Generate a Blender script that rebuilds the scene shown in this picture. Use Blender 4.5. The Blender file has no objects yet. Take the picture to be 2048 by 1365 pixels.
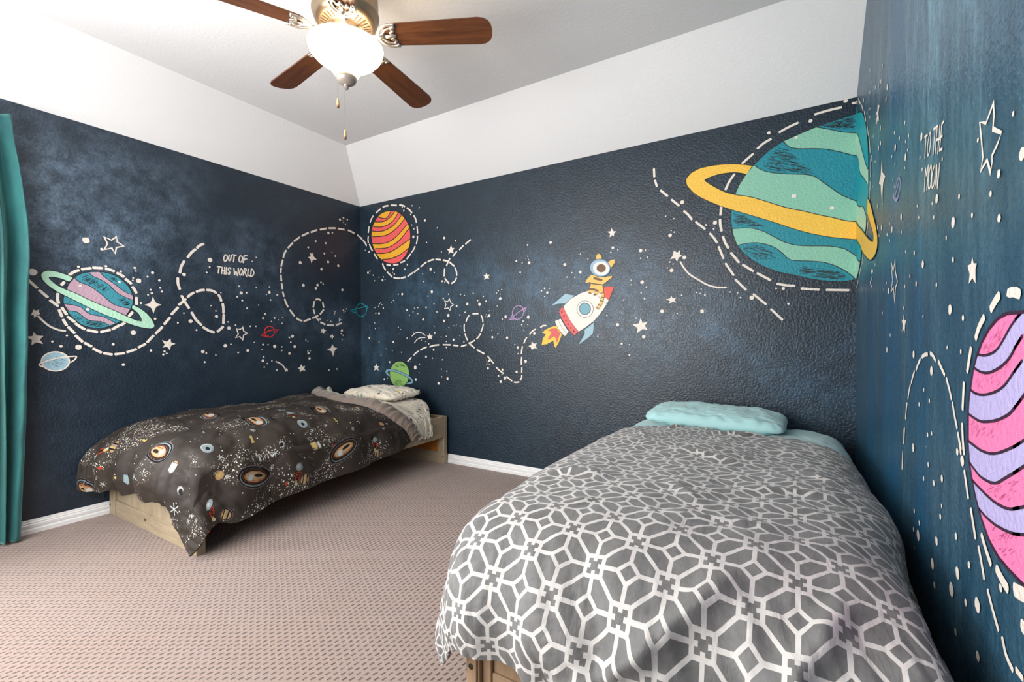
import bpy, bmesh, math, random
from mathutils import Vector, Matrix, noise, geometry
import numpy as np
random.seed(7)
SC = bpy.context.scene
COL = SC.collection
PI = math.pi
# ------------------------------------------------------------------ room numbers (metres)
# origin: back left floor corner; +x along the back wall, -y towards the camera, +z up
RW, WH_, CH = 4.037, 2.44, 2.812          # room width, top of painted walls, flat ceiling height
IB, IL = .468, .366                        # how far the sloped ceiling runs in from back / left wall
YF = -3.75                                 # front wall, behind the camera
# ------------------------------------------------------------------ camera
cd = bpy.data.cameras.new('camera'); cam = bpy.data.objects.new('camera', cd); COL.objects.link(cam)
cd.sensor_width = 36.0; cd.lens = 913.52/2048*36.0; cd.clip_start = .02
_f = Vector((-.51766469, .85553928, -.00870699)); _r = Vector((.85558307, .51764875, -.00417032)); _u = Vector((-.00093929, .00960837, .9999534))
cam.matrix_world = Matrix(((_r.x, _u.x, -_f.x, 3.71315), (_r.y, _u.y, -_f.y, -3.1767), (_r.z, _u.z, -_f.z, 1.11272), (0, 0, 0, 1)))
SC.camera = cam
# ------------------------------------------------------------------ light and exposure
SC.view_settings.view_transform = 'Standard'; SC.view_settings.look = 'None'
SC.view_settings.gamma = 1.0; SC.view_settings.exposure = 0.86; SC.view_settings.use_curve_mapping = False
w = bpy.data.worlds.new('sky'); SC.world = w; w.use_nodes = True
w.node_tree.nodes['Background'].inputs[0].default_value = (.75, .86, 1, 1)
w.node_tree.nodes['Background'].inputs[1].default_value = 1.0
def area(name, loc, rot, sx, sy, power, colr, spread=PI):
    d = bpy.data.lights.new(name, 'AREA'); d.shape = 'RECTANGLE'; d.size = sx; d.size_y = sy; d.energy = power; d.color = colr; d.spread = spread
    o = bpy.data.objects.new(name, d); COL.objects.link(o); o.location = loc; o.rotation_euler = rot; return o
# daylight through the window of the left wall, past the curtain
area('window_daylight', (-.16, -3.06, 1.42), (0, -PI/2+.28, 0), 1.36, .86, 92, (.96, .98, 1.0))
# added fill light, set at an invented window in the front wall behind the camera
area('front_fill_light', (1.75, YF-.16, 1.38), (PI/2-.10, 0, 0), 2.3, 1.4, 70, (1.0, .97, .94))
# ------------------------------------------------------------------ helpers
def tag(o, label=None, cat=None, group=None, kind=None):
    if label: o['label'] = label
    if cat: o['category'] = cat
    if group: o['group'] = group
    if kind: o['kind'] = kind
    return o
def link(name, me, mats=None, parent=None, smooth=False, auto=None):
    o = bpy.data.objects.new(name, me); COL.objects.link(o)
    for m in ([mats] if not isinstance(mats, (list, tuple)) else mats):
        if m is not None: me.materials.append(m)
    if smooth:
        me.polygons.foreach_set('use_smooth', [True]*len(me.polygons))
        if auto:
            md = o.modifiers.new('edges', 'EDGE_SPLIT'); md.split_angle = math.radians(auto)
    if parent: o.parent = parent
    return o
def bmobj(name, bm, mats, parent=None, smooth=False, auto=None):
    me = bpy.data.meshes.new(name); bmesh.ops.recalc_face_normals(bm, faces=bm.faces); bm.to_mesh(me); bm.free()
    return link(name, me, mats, parent, smooth, auto)
def empty(name, loc=(0, 0, 0), rz=0):
    o = bpy.data.objects.new(name, None); COL.objects.link(o); o.location = loc; o.rotation_euler = (0, 0, rz); o.empty_display_size = .1; return o
def box(bm, a, b, mat=0, bev=0.0, M=None):
    r = bmesh.ops.create_cube(bm, size=1.0); vs = r['verts']
    for v in vs: v.co = Vector([(a[i]+b[i])/2+(v.co[i])*(b[i]-a[i]) for i in range(3)])
    fs = list({f for v in vs for f in v.link_faces})
    for f in fs: f.material_index = mat
    if bev > 0:
        es = list({e for f in fs for e in f.edges})
        r = bmesh.ops.bevel(bm, geom=es, offset=bev, segments=2, affect='EDGES', profile=.5)
        for f in r['faces']: f.material_index = mat
        vs = list({v for f in r['faces'] for v in f.verts})
    if M is not None:
        bmesh.ops.transform(bm, matrix=M, verts=vs)
    return vs
def prism(bm, pts, axis, a, b, mat=0):
    """extrude a 2D outline along an axis from a to b"""
    def mk(p, t):
        return {0: (t, p[0], p[1]), 1: (p[0], t, p[1]), 2: (p[0], p[1], t)}[axis]
    A = [bm.verts.new(mk(p, a)) for p in pts]; B = [bm.verts.new(mk(p, b)) for p in pts]; n = len(pts)
    for i in range(n):
        f = bm.faces.new((A[i], A[(i+1) % n], B[(i+1) % n], B[i])); f.material_index = mat
    for L in (A, B):
        f = bm.faces.new(L); f.material_index = mat
    return A+B
def lathe(bm, prof, n=48, c=(0, 0), mat=0, closed=False):
    rings = []
    for r, z in prof:
        rings.append([bm.verts.new((c[0]+r*math.cos(2*PI*i/n), c[1]+r*math.sin(2*PI*i/n), z)) for i in range(n)] if r > 1e-6 else [bm.verts.new((c[0], c[1], z))])
    for a, b in zip(rings, rings[1:]):
        for i in range(n):
            j = (i+1) % n
            if len(a) == 1 and len(b) == 1: continue
            vs = (a[0], b[i], b[j]) if len(a) == 1 else ((a[i], b[0], a[j]) if len(b) == 1 else (a[i], b[i], b[j], a[j]))
            f = bm.faces.new(vs); f.material_index = mat
def tube(bm, pts, rad, n=8, mat=0, flat=1.0, up=Vector((0, 0, 1)), caps=True):
    pts = [Vector(p) for p in pts]; rings = []
    for i, p in enumerate(pts):
        t = (pts[min(i+1, len(pts)-1)]-pts[max(i-1, 0)]).normalized()
        s = t.cross(up)
        if s.length < 1e-4: s = t.cross(Vector((1, 0, 0)))
        s.normalize(); q = s.cross(t).normalized(); r = rad[i] if isinstance(rad, (list, tuple)) else rad
        rings.append([bm.verts.new(p+s*(r*math.cos(2*PI*k/n))+q*(r*flat*math.sin(2*PI*k/n))) for k in range(n)])
    for a, b in zip(rings, rings[1:]):
        for k in range(n):
            f = bm.faces.new((a[k], a[(k+1) % n], b[(k+1) % n], b[k])); f.material_index = mat
    if caps:
        for r in (rings[0], rings[-1]):
            f = bm.faces.new(r); f.material_index = mat
def catmull(P, n, closed=False):
    N = len(P); o = []
    for i in range(N if closed else N-1):
        g = (lambda k: P[k % N]) if closed else (lambda k: P[min(max(k, 0), N-1)])
        a, b, c, d = g(i-1), g(i), g(i+1), g(i+2)
        for k in range(n):
            t = k/n; o.append(tuple(.5*(2*b[j]+(-a[j]+c[j])*t+(2*a[j]-5*b[j]+4*c[j]-d[j])*t*t+(-a[j]+3*b[j]-3*c[j]+d[j])*t**3) for j in range(len(b))))
    if not closed: o.append(tuple(P[-1]))
    return o
def srgb(r, g, b):
    f = lambda c: (c/255/12.92) if c/255 <= .04045 else ((c/255+.055)/1.055)**2.4
    return (f(r), f(g), f(b), 1)
# ------------------------------------------------------------------ node maths
class V:
    """tiny wrapper that turns + - * comparisons into Math nodes"""
    def __init__(s, t, k): s.t = t; s.k = k
    def op(s, o, *a):
        n = s.t.nodes.new('ShaderNodeMath'); n.operation = o
        for i, x in enumerate((s,)+a):
            if isinstance(x, V): s.t.links.new(x.k, n.inputs[i])
            else: n.inputs[i].default_value = x
        return V(s.t, n.outputs[0])
    def __add__(s, o): return s.op('ADD', o)
    def __radd__(s, o): return s.op('ADD', o)
    def __sub__(s, o): return s.op('SUBTRACT', o)
    def __rsub__(s, o): return (s*-1)+o
    def __mul__(s, o): return s.op('MULTIPLY', o)
    def __rmul__(s, o): return s.op('MULTIPLY', o)
    def __truediv__(s, o): return s.op('DIVIDE', o)
    def __lt__(s, o): return s.op('LESS_THAN', o)
    def __gt__(s, o): return s.op('GREATER_THAN', o)
    def abs(s): return s.op('ABSOLUTE')
    def mx(s, o): return s.op('MAXIMUM', o)
    def mn(s, o): return s.op('MINIMUM', o)
    def sm(s, a, b):
        n = s.t.nodes.new('ShaderNodeMapRange'); n.interpolation_type = 'SMOOTHSTEP'; s.t.links.new(s.k, n.inputs[0])
        n.inputs[1].default_value = a; n.inputs[2].default_value = b; return V(s.t, n.outputs[0])
class Mat:
    def __init__(s, name, col=(.5, .5, .5, 1), rough=.6, **kw):
        s.m = bpy.data.materials.new(name); s.m.use_nodes = True; s.t = s.m.node_tree; s.b = s.t.nodes['Principled BSDF']
        s.b.inputs['Base Color'].default_value = col; s.b.inputs['Roughness'].default_value = rough
        for k, v in kw.items(): s.b.inputs[k.replace('_', ' ')].default_value = v
    def n(s, ty, **kw):
        x = s.t.nodes.new(ty)
        for k, v in kw.items(): setattr(x, k, v)
        return x
    def coord(s, kind='Object', scale=(1, 1, 1), rot=(0, 0, 0)):
        c = s.n('ShaderNodeTexCoord'); m = s.n('ShaderNodeMapping'); s.t.links.new(c.outputs[kind], m.inputs[0])
        m.inputs['Scale'].default_value = scale; m.inputs['Rotation'].default_value = rot; return m.outputs[0]
    def noise(s, v, scale, detail=4, rough=.6, dist=0):
        x = s.n('ShaderNodeTexNoise'); s.t.links.new(v, x.inputs['Vector']); x.inputs['Scale'].default_value = scale
        x.inputs['Detail'].default_value = detail; x.inputs['Roughness'].default_value = rough; x.inputs['Distortion'].default_value = dist
        return V(s.t, x.outputs[0])
    def voro(s, v, scale, feature='F1', out='Distance', rnd=1):
        x = s.n('ShaderNodeTexVoronoi', feature=feature); s.t.links.new(v, x.inputs['Vector']); x.inputs['Scale'].default_value = scale
        x.inputs['Randomness'].default_value = rnd; return V(s.t, x.outputs[out])
    def mix(s, f, a, b):
        x = s.n('ShaderNodeMix', data_type='RGBA'); 
        for i, q in ((0, f), (6, a), (7, b)):
            if isinstance(q, V): s.t.links.new(q.k, x.inputs[i])
            elif isinstance(q, bpy.types.NodeSocket): s.t.links.new(q, x.inputs[i])
            else: x.inputs[i].default_value = q
        return x.outputs[2]
    def color(s, k): s.t.links.new(k.k if isinstance(k, V) else k, s.b.inputs['Base Color']); return s
    def bump(s, h, strength=.3, dist=.01):
        x = s.n('ShaderNodeBump'); s.t.links.new(h.k, x.inputs['Height']); x.inputs['Strength'].default_value = strength; x.inputs['Distance'].default_value = dist
        s.t.links.new(x.outputs[0], s.b.inputs['Normal']); return s
    def sep(s, v):
        x = s.n('ShaderNodeSeparateXYZ'); s.t.links.new(v, x.inputs[0]); return [V(s.t, k) for k in x.outputs]
    def blob(s, v, c, r):
        x = s.n('ShaderNodeVectorMath', operation='DISTANCE'); s.t.links.new(v, x.inputs[0]); x.inputs[1].default_value = c
        return V(s.t, x.outputs['Value']).sm(r, 0)
# ------------------------------------------------------------------ room materials
def wall_paint(name, deep, light, blobs, streak=False, base_cloud=.10, mid=None):
    m = Mat(name, rough=.33); v = m.coord('Object')
    vs = m.coord('Object', (1, 3.4, .60) if streak else (1, 1, 1), (.35, 0, 0) if streak else (0, 0, 0))
    big = m.noise(vs, 1.7 if not streak else 1.6, 5, .62, .4); fine = m.noise(vs, 9, 8, .72); grain = m.noise(v, 60, 6, .75)
    mask = None
    for c, r, k in blobs:
        q = m.blob(v, c, r)*k; mask = q if mask is None else mask+q
    cl = (mask+base_cloud)*(big.sm(.36, .66)*.75+.25)*(fine.sm(.34, .68)*.8+.2)*(grain.sm(.3, .62)*.55+.45)
    colr = m.mix(cl.mn(1.0), deep, light)
    if mid is not None:
        colr = m.mix(m.noise(vs, .9, 3, .5).sm(.45, .7)*.8, colr, mid)
    m.color(colr)
    peel = m.noise(v, 75, 3, .55).sm(.38, .62)*.7+m.noise(v, 30, 2, .5)*.3
    m.bump(peel, .5, .003); return m.m
left_paint = wall_paint('navy_sponged_paint_left', (.0088, .0175, .0295, 1), (.135, .20, .28, 1), [((0, -2.35, 2.0), .75, 1.0), ((0, -1.95, 1.6), .7, .5), ((0, -1.75, 2.1), .5, .5), ((0, -1.1, 1.72), .5, .8), ((0, -.75, 1.45), .45, .5), ((0, -.35, 1.25), .45, .45), ((0, -1.35, 1.35), .6, .3), ((0, -.05, .95), .4, .55)])
back_paint = wall_paint('navy_sponged_paint_back', (.0085, .0185, .0300, 1), (.085, .19, .30, 1), [((.15, 0, .95), .5, .5), ((.9, 0, 1.45), .7, .42), ((1.7, 0, 1.55), .6, .45), ((2.3, 0, 1.5), .65, .5), ((2.9, 0, 1.35), .65, .5), ((3.3, 0, 1.2), .5, .4), ((3.9, 0, .95), .5, .55), ((3.6, 0, .85), .4, .3)])
right_paint = wall_paint('brushed_blue_paint_right', (.011, .050, .090, 1), (.13, .27, .36, 1), [((RW, -.6, 2.0), .8, .45), ((RW, -1.3, 2.3), .9, .9), ((RW, -1.6, 1.7), .6, .6), ((RW, -1.0, 1.35), .5, .4), ((RW, -.3, 1.6), .6, .4), ((RW, -1.9, 2.3), .7, .9)], True, .34, (.004, .075, .165, 1))
m = Mat('white_ceiling_paint', (.80, .80, .80, 1), .75); v = m.coord('Object')
m.bump(m.noise(v, 60, 4, .6).sm(.4, .6), .2, .0015); ceil_m = m.m
m = Mat('semi_gloss_white_trim', (.80, .80, .80, 1), .3); trim_m = m.m
m = Mat('mauve_loop_carpet', rough=.95, Sheen_Weight=.25); v = m.coord('Object'); X, Y, Z = m.sep(v)
wob = m.noise(v, 9, 2, .5)
wob2 = m.noise(v, 60, 2, .5)
cx = (X+wob*.010+wob2*.004)/.0225; row = cx.op('FLOOR'); fx = cx.op('FRACT')-.5
cy = (Y+wob*.010+wob2*.006)/.0265+row*.5; fy = cy.op('FRACT')-.5
dash = ((fx-fy*.25).abs()).sm(.27, .08)*(fy.abs().sm(.40, .16))
fib = m.noise(v, 420, 3, .7); soft = m.noise(v, 3.0, 4, .6)
c0 = m.mix(fib.sm(.3, .7), (.265, .185, .155, 1), (.40, .295, .25, 1))
c1 = m.mix(soft.sm(.35, .7)*.35, c0, (.33, .215, .16, 1))
c2 = m.mix(dash*(m.noise(v, 22, 3, .6).sm(.3, .6)*.6+.4)*.9, c1, (.085, .048, .036, 1))
m.color(c2); m.bump((1-dash)*.8+fib*.35, .9, .008); carpet_m = m.m
# ------------------------------------------------------------------ room shell
T = .12
def slab(name, boxes, mat, kind='structure'):
    bm = bmesh.new()
    for a, b in boxes: box(bm, a, b)
    return tag(bmobj(name, bm, mat), kind=kind)
floor = slab('floor', [((-T, YF-T, -.1), (RW+T, T, 0))], carpet_m)
wall_back = slab('wall_back', [((-T, 0, 0), (RW+T, T, CH+T))], back_paint)
wy0, wy1, wz0, wz1 = -3.49, -2.63, .74, 2.10     # window opening, left wall
wall_left = slab('wall_left', [((-T, wy1, 0), (0, 0, CH+T)), ((-T, YF, 0), (0, wy0, CH+T)), ((-T, wy0, 0), (0, wy1, wz0)), ((-T, wy0, wz1), (0, wy1, CH+T))], left_paint)
wall_right = slab('wall_right', [((RW, YF, 0), (RW+T, 0, CH+T))], right_paint)
fx0, fx1, fz0, fz1 = .6, 2.9, .7, 2.2  # unseen opening in the front wall, added for the fill light
wall_front = slab('wall_front', [((-T, YF-T, 0), (fx0, YF, CH+T)), ((fx1, YF-T, 0), (RW+T, YF, CH+T)), ((fx0, YF-T, 0), (fx1, YF, fz0)), ((fx0, YF-T, fz1), (fx1, YF, CH+T))], Mat('front_wall_paint', (.62, .6, .57, 1), .7).m)
bm = bmesh.new(); box(bm, (0, YF, CH), (RW, 0, CH+T)); ceiling = tag(bmobj('ceiling', bm, ceil_m), kind='structure')
bm = bmesh.new(); prism(bm, [(0, WH_), (0, CH), (-IB, CH)], 0, 0, RW); 
tag(bmobj('ceiling_slope', bm, ceil_m, ceiling), 'white sloped ceiling band above the back wall')
bm = bmesh.new(); prism(bm, [(0, WH_), (IL, CH), (0, CH)], 1, YF, 0)
tag(bmobj('ceiling_slope', bm, ceil_m, ceiling), 'white sloped ceiling band above the left wall')
# baseboards, moulded profile (depth, height)
prof = [(0, 0), (.016, 0), (.016, .022), (.0105, .028), (.0125, .036), (.0135, .048), (.0085, .055), (.0105, .060), (.0065, .0655), (.0065, .072), (.0045, .077), (0, .077)]
bm = bmesh.new(); prism(bm, [(-d, h) for d, h in prof], 0, 0, RW); tag(bmobj('baseboard_back', bm, trim_m), kind='structure')
bm = bmesh.new(); prism(bm, [(d, h) for d, h in prof], 1, YF, -.015); tag(bmobj('baseboard_left', bm, trim_m), kind='structure')
bm = bmesh.new(); prism(bm, [(RW-d, h) for d, h in prof], 1, YF, -.015); tag(bmobj('baseboard_right', bm, trim_m), kind='structure')
def window(name, horizontal, a0, a1, z0, z1, pos):
    root = empty(name, (pos, (a0+a1)/2, z0) if not horizontal else ((a0+a1)/2, pos, z0)); tag(root, kind='structure'); bm = bmesh.new(); f = .045
    R = [(a0, a1, z0, z0+f), (a0, a1, z1-f, z1), (a0, a0+f, z0+f, z1-f), (a1-f, a1, z0+f, z1-f), (a0+f, a1-f, (z0+z1)/2-.02, (z0+z1)/2+.02)]
    for q in R:
        if horizontal: box(bm, (q[0], pos-.05, q[2]), (q[1], pos-.01, q[3]))
        else: box(bm, (pos-.05, q[0], q[2]), (pos-.01, q[1], q[3]))
    o = bmobj('window_frame', bm, trim_m, root); o.matrix_parent_inverse = Matrix.Translation(root.location).inverted()
window('window_1', False, wy0, wy1, wz0, wz1, 0); window('added_fill_window', True, fx0, fx1, fz0, fz1, YF)  # the front wall one is made up, unseen, to go with the fill light
# ------------------------------------------------------------------ mural paint
def pm(name, c, rough=.5, mottled=.12):
    m = Mat('mural_'+name, rough=rough); v = m.coord('Object'); d = tuple(x*.8 for x in c[:3])+(1,)
    m.color(m.mix(m.noise(v, 30, 5, .7)*mottled*2, c, d)); m.bump(m.noise(v, 75, 3, .55).sm(.38, .62), .4, .003); return m.m
MP = {'cream': pm('cream', (.78, .70, .62, 1)), 'ink': pm('ink', (.012, .012, .012, 1)), 'ink_soft': pm('ink_soft', (.07, .13, .18, 1)), 'ink_plum': pm('ink_plum', (.035, .008, .03, 1)),
 'teal_soft': pm('teal_soft', (.045, .27, .34, 1)), 'mauve': pm('mauve', (.48, .32, .40, 1)), 'mint_pale': pm('mint_pale', (.42, .70, .52, 1)), 'powder': pm('powder', (.32, .50, .58, 1)),
 'red': pm('red', (.62, .03, .03, 1)), 'teal_line': pm('teal_line', (.01, .25, .28, 1)), 'lilac': pm('lilac', (.40, .25, .46, 1)), 'violet': pm('violet', (.30, .27, .52, 1)),
 'coral': pm('coral', (.80, .11, .11, 1)), 'yellow': pm('yellow', (.80, .40, .025, 1)), 'yellow2': pm('yellow2', (.88, .52, .06, 1)), 'green': pm('green', (.24, .45, .12, 1)), 'ringblue': pm('ringblue', (.17, .33, .43, 1)),
 'rocket_white': pm('rocket_white', (.82, .75, .68, 1)), 'tomato': pm('tomato', (.75, .09, .05, 1)), 'coral_red': pm('coral_red', (.70, .11, .11, 1)), 'porthole': pm('porthole', (.17, .38, .45, 1)),
 'cat_yellow': pm('cat_yellow', (.85, .50, .12, 1)), 'fur_brown': pm('fur_brown', (.15, .075, .03, 1)), 'helmet_blue': pm('helmet_blue', (.30, .45, .58, 1)),
 'teal': pm('teal', (.005, .235, .30, 1)), 'mint': pm('mint', (.235, .52, .385, 1)), 'teal_bright': pm('teal_bright', (.003, .34, .40, 1)), 'pink': pm('pink', (.85, .20, .42, 1)), 'lavender': pm('lavender', (.47, .41, .70, 1)), 'magenta': pm('magenta', (.45, .05, .18, 1))}
MURAL = [['L','painted_dashed_trail','cream dashed flight path looping past the purple-striped ringed planet',[['S','cream',2,1,[4752,2907,4675,2817],0.0138,0],
['S','cream',2,1,[4656,2792,4588,2715],0.014,0],
['S','cream',2,1,[4567,2680,4499,2617],0.0142,0],
['S','cream',2,1,[4490,2570,4466,2490],0.0142,0],
['S','cream',2,1,[4456,2457,4426,2389],0.0143,0],
['S','cream',2,1,[4411,2369,4356,2294],0.0145,0],
['S','cream',2,1,[4346,2266,4284,2190],0.0147,0],
['S','cream',2,1,[4263,2175,4199,2129],0.0149,0],
['S','cream',2,1,[4183,2103,4106,2051],0.0151,0],
['S','cream',2,1,[4081,2043,3999,2023],0.0153,0],
['S','cream',2,1,[3967,2025,3870,2037],0.0156,0],
['S','cream',2,1,[3842,2048,3744,2085],0.0159,0],
['S','cream',2,1,[3719,2108,3641,2152],0.0161,0],
['S','cream',2,1,[3621,2175,3549,2267],0.0163,0],
['S','cream',2,1,[3523,2293,3445,2385],0.0165,0],
['S','cream',2,1,[3422,2425,3353,2517],0.0167,0],
['S','cream',2,1,[3334,2563,3254,2666],0.017,0],
['S','cream',2,1,[3239,2704,3153,2791],0.0172,0],
['S','cream',2,1,[3128,2823,3092,2862,3049,2893],0.0175,0],
['S','cream',2,1,[3013,2907,2961,2934,2909,2945],0.0178,0],
['S','cream',2,1,[2872,2948,2804,2944,2742,2913],0.0182,0],
['S','cream',2,1,[2711,2887,2688,2847,2673,2797],0.0185,0],
['S','cream',2,1,[2652,2757,2643,2690,2642,2614],0.0186,0],
['S','cream',2,1,[2639,2589,2644,2454],0.0186,0],
['S','cream',2,1,[2649,2403,2729,2326],0.0184,0],
['S','cream',2,1,[2779,2313,2855,2342,2929,2390],0.0181,0],
['S','cream',2,1,[2951,2422,3024,2501,3080,2603],0.0177,0],
['S','cream',2,1,[3113,2665,3164,2749,3207,2836],0.0174,0],
['S','cream',2,1,[3227,2930,3249,3002,3251,3084],0.0172,0],
['S','cream',2,1,[3225,3160,3208,3249,3168,3336],0.0173,0],
['S','cream',2,1,[3123,3395,3080,3465,3021,3530],0.0176,0],
['S','cream',2,1,[3000,3553,2963,3596,2911,3626],0.0178,0]]],
['L','painted_dashed_trail','cream dashed flight path making a big round loop near the room corner',[['S','cream',2,1,[158,4312,230,4330,304,4342],0.0174,0],
['S','cream',2,1,[396,4337,541,4329],0.0169,0],
['S','cream',2,1,[603,4325,745,4296],0.0166,0],
['S','cream',2,1,[800,4281,935,4230],0.0163,0],
['S','cream',2,1,[1004,4210,1125,4146],0.016,0],
['S','cream',2,1,[1178,4126,1305,4047],0.0157,0],
['S','cream',2,1,[1353,4014,1459,3922],0.0154,0],
['S','cream',2,1,[1486,3890,1575,3787],0.0152,0],
['S','cream',2,1,[1606,3740,1641,3678,1661,3609],0.0151,0],
['S','cream',2,1,[1672,3564,1702,3453],0.015,0],
['S','cream',2,1,[1703,3425,1713,3339],0.015,0],
['S','cream',2,1,[1708,3302,1701,3203],0.015,0],
['S','cream',2,1,[1695,3159,1682,3070],0.0151,0],
['S','cream',2,1,[1677,3017,1657,2940],0.0151,0],
['S','cream',2,1,[1644,2893,1618,2829,1584,2764],0.0152,0],
['S','cream',2,1,[1548,2709,1466,2610],0.0154,0],
['S','cream',2,1,[1425,2573,1379,2547,1319,2530],0.0156,0],
['S','cream',2,1,[1280,2525,1154,2568],0.016,0],
['S','cream',2,1,[1105,2584,995,2634],0.0162,0],
['S','cream',2,1,[949,2662,873,2751],0.0164,0],
['S','cream',2,1,[873,2797,893,2883],0.0164,0],
['S','cream',2,1,[935,2922,981,2939,1038,2929],0.0162,0],
['S','cream',2,1,[1068,2893,1092,2785],0.0161,0],
['S','cream',2,1,[1086,2741,1064,2672],0.0161,0],
['S','cream',2,1,[1048,2622,980,2543],0.0162,0],
['S','cream',2,1,[943,2514,845,2475],0.0165,0],
['S','cream',2,1,[802,2466,657,2464],0.0168,0],
['S','cream',2,1,[597,2470,476,2511],0.0171,0],
['S','cream',2,1,[77,4294,14,4262],0.0178,0]]],
['L','painted_planet','painted teal planet with mauve wavy bands, left wall',[['P','teal_soft',0,1,[4217,3055,4130,3070,4040,3066,3949,3036,3867,2971,3808,2895,3774,2800,3770,2711,3798,2619,3847,2527,3907,2451,3978,2405,4058,2371,4147,2359,4223,2372,4297,2406,4369,2480,4420,2560,4449,2640,4454,2694,4438,2777,4407,2875,4365,2955,4302,3017]],
['P','mauve',1,0,[4217,3048,4174,3004,4108,2975,4042,2932,3996,2885,3951,2831,3887,2784,3821,2752,3773,2733,3769,2798,3832,2826,3892,2865,3950,2919,4018,2970,4075,3022,4108,3068]],
['P','mauve',1,0,[4349,2970,4313,2926,4261,2903,4197,2874,4143,2829,4088,2777,4032,2716,3964,2662,3882,2637,3804,2622,3847,2530,3906,2562,4022,2615,4144,2673,4252,2729,4325,2772,4407,2814,4417,2847,4396,2904]],
['P','mauve',1,0,[4444,2645,4368,2638,4295,2615,4254,2568,4200,2528,4124,2512,4068,2497,4012,2463,3960,2428,4024,2397,4091,2439,4168,2447,4233,2463,4286,2511,4327,2551,4369,2562,4409,2567,4434,2614]],
['S','ink',2,1,[4217,3048,4174,3004,4108,2975,4042,2932,3996,2885,3951,2831,3887,2784,3821,2752,3773,2733],0.0036,0],
['S','ink',2,1,[3769,2798,3832,2826,3892,2865,3950,2919,4018,2970,4075,3022,4108,3068],0.0037,0],
['S','ink',2,1,[4349,2970,4313,2926,4261,2903,4197,2874,4143,2829,4088,2777,4032,2716,3964,2662,3882,2637,3804,2622],0.0036,0],
['S','ink',2,1,[4444,2645,4368,2638,4295,2615,4254,2568,4200,2528,4124,2512,4068,2497,4012,2463,3960,2428],0.0035,0],
['S','ink',2,1,[4024,2397,4091,2439,4168,2447,4233,2463,4286,2511,4327,2551,4369,2562,4409,2567,4434,2614],0.0035,0],
['S','ink',2,1,[4217,3055,4130,3070,4040,3066,3949,3036,3867,2971,3808,2895,3774,2800,3770,2711,3798,2619,3847,2527,3907,2451,3978,2405,4058,2371,4147,2359,4223,2372,4297,2406,4369,2480,4420,2560,4449,2640,4454,2694,4438,2777,4407,2875,4365,2955,4302,3017],0.0043,1],
['S','ink',2,0,[4147,2951,4178,2929],0.0014,0],
['S','ink',2,0,[4223,3015,4269,2985],0.0016,0],
['S','ink',2,0,[4213,3017,4283,2989],0.0009,0],
['S','ink',2,0,[4177,2968,4235,2932],0.0011,0],
['S','ink',2,0,[4240,3004,4265,2987],0.0014,0],
['S','ink',2,0,[4128,2937,4151,2920],0.0014,0],
['S','ink',2,0,[4141,2940,4173,2901],0.0011,0],
['S','ink',2,0,[4096,2889,4137,2855],0.0015,0],
['S','ink',2,0,[4050,2882,4106,2833],0.0016,0],
['S','ink',2,0,[4252,2996,4287,2977],0.001,0],
['S','ink',2,0,[4252,2993,4277,2981],0.0014,0],
['S','ink',2,0,[4188,2983,4240,2933],0.0012,0],
['S','ink',2,0,[4208,2972,4254,2922],0.0009,0],
['S','ink',2,0,[4180,2987,4239,2962],0.0015,0],
['S','ink',2,0,[4150,2952,4179,2934],0.0015,0],
['S','ink',2,0,[4224,2959,4265,2942],0.001,0],
['S','ink',2,0,[4120,2929,4152,2914],0.001,0],
['S','ink',2,0,[4042,2881,4095,2841],0.0014,0],
['S','ink',2,0,[4118,2931,4163,2879],0.0014,0],
['S','ink',2,0,[4187,2971,4212,2961],0.0015,0],
['S','ink',2,0,[4223,2974,4261,2939],0.0016,0],
['S','ink',2,0,[4130,2953,4171,2925],0.0012,0],
['S','ink',2,0,[4063,2844,4086,2826],0.0009,0],
['S','ink',2,0,[4124,2896,4150,2881],0.0017,0],
['S','ink',2,0,[4188,2985,4219,2959],0.0008,0],
['S','ink',2,0,[4200,2979,4260,2943],0.0012,0],
['S','ink',2,0,[4087,2911,4131,2890],0.001,0],
['S','ink',2,0,[4165,2927,4199,2904],0.0015,0],
['S','ink',2,0,[4195,2959,4236,2941],0.0009,0],
['S','ink',2,0,[4237,2985,4284,2943],0.0016,0],
['S','ink',2,0,[4097,2895,4134,2868],0.0017,0],
['S','ink',2,0,[4022,2858,4057,2836],0.0008,0],
['S','ink',2,0,[4163,2974,4238,2932],0.0008,0],
['S','ink',2,0,[4081,2915,4106,2897],0.001,0],
['S','ink',2,0,[4150,2965,4192,2935],0.0015,0],
['S','ink',2,0,[4155,2972,4197,2942],0.0014,0],
['S','ink',2,0,[4136,2946,4214,2904],0.0015,0],
['S','ink',2,0,[4203,3004,4259,2965],0.0009,0],
['S','ink',2,0,[4066,2890,4092,2869],0.0011,0],
['S','ink',2,0,[4162,2936,4189,2916],0.001,0],
['S','ink',2,0,[4053,2862,4095,2832],0.0009,0],
['S','ink',2,0,[4067,2906,4128,2878],0.001,0],
['S','ink',2,0,[4211,2973,4251,2938],0.0012,0],
['S','ink',2,0,[4178,2921,4217,2909],0.001,0],
['S','ink',2,0,[4219,2976,4247,2943],0.0012,0],
['S','ink',2,0,[4082,2921,4124,2887],0.0016,0],
['S','ink',2,0,[4233,3015,4267,2992],0.0009,0],
['S','ink',2,0,[4169,2957,4227,2918],0.0009,0],
['S','ink',2,0,[4070,2900,4129,2866],0.0013,0],
['S','ink',2,0,[4182,2944,4219,2920],0.0009,0],
['S','ink',2,0,[4223,3013,4259,2994],0.0017,0],
['S','ink',2,0,[4168,2933,4217,2905],0.0013,0],
['S','ink',2,0,[4019,2862,4051,2836],0.0009,0],
['S','ink',2,0,[4033,2877,4089,2843],0.0012,0],
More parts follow.
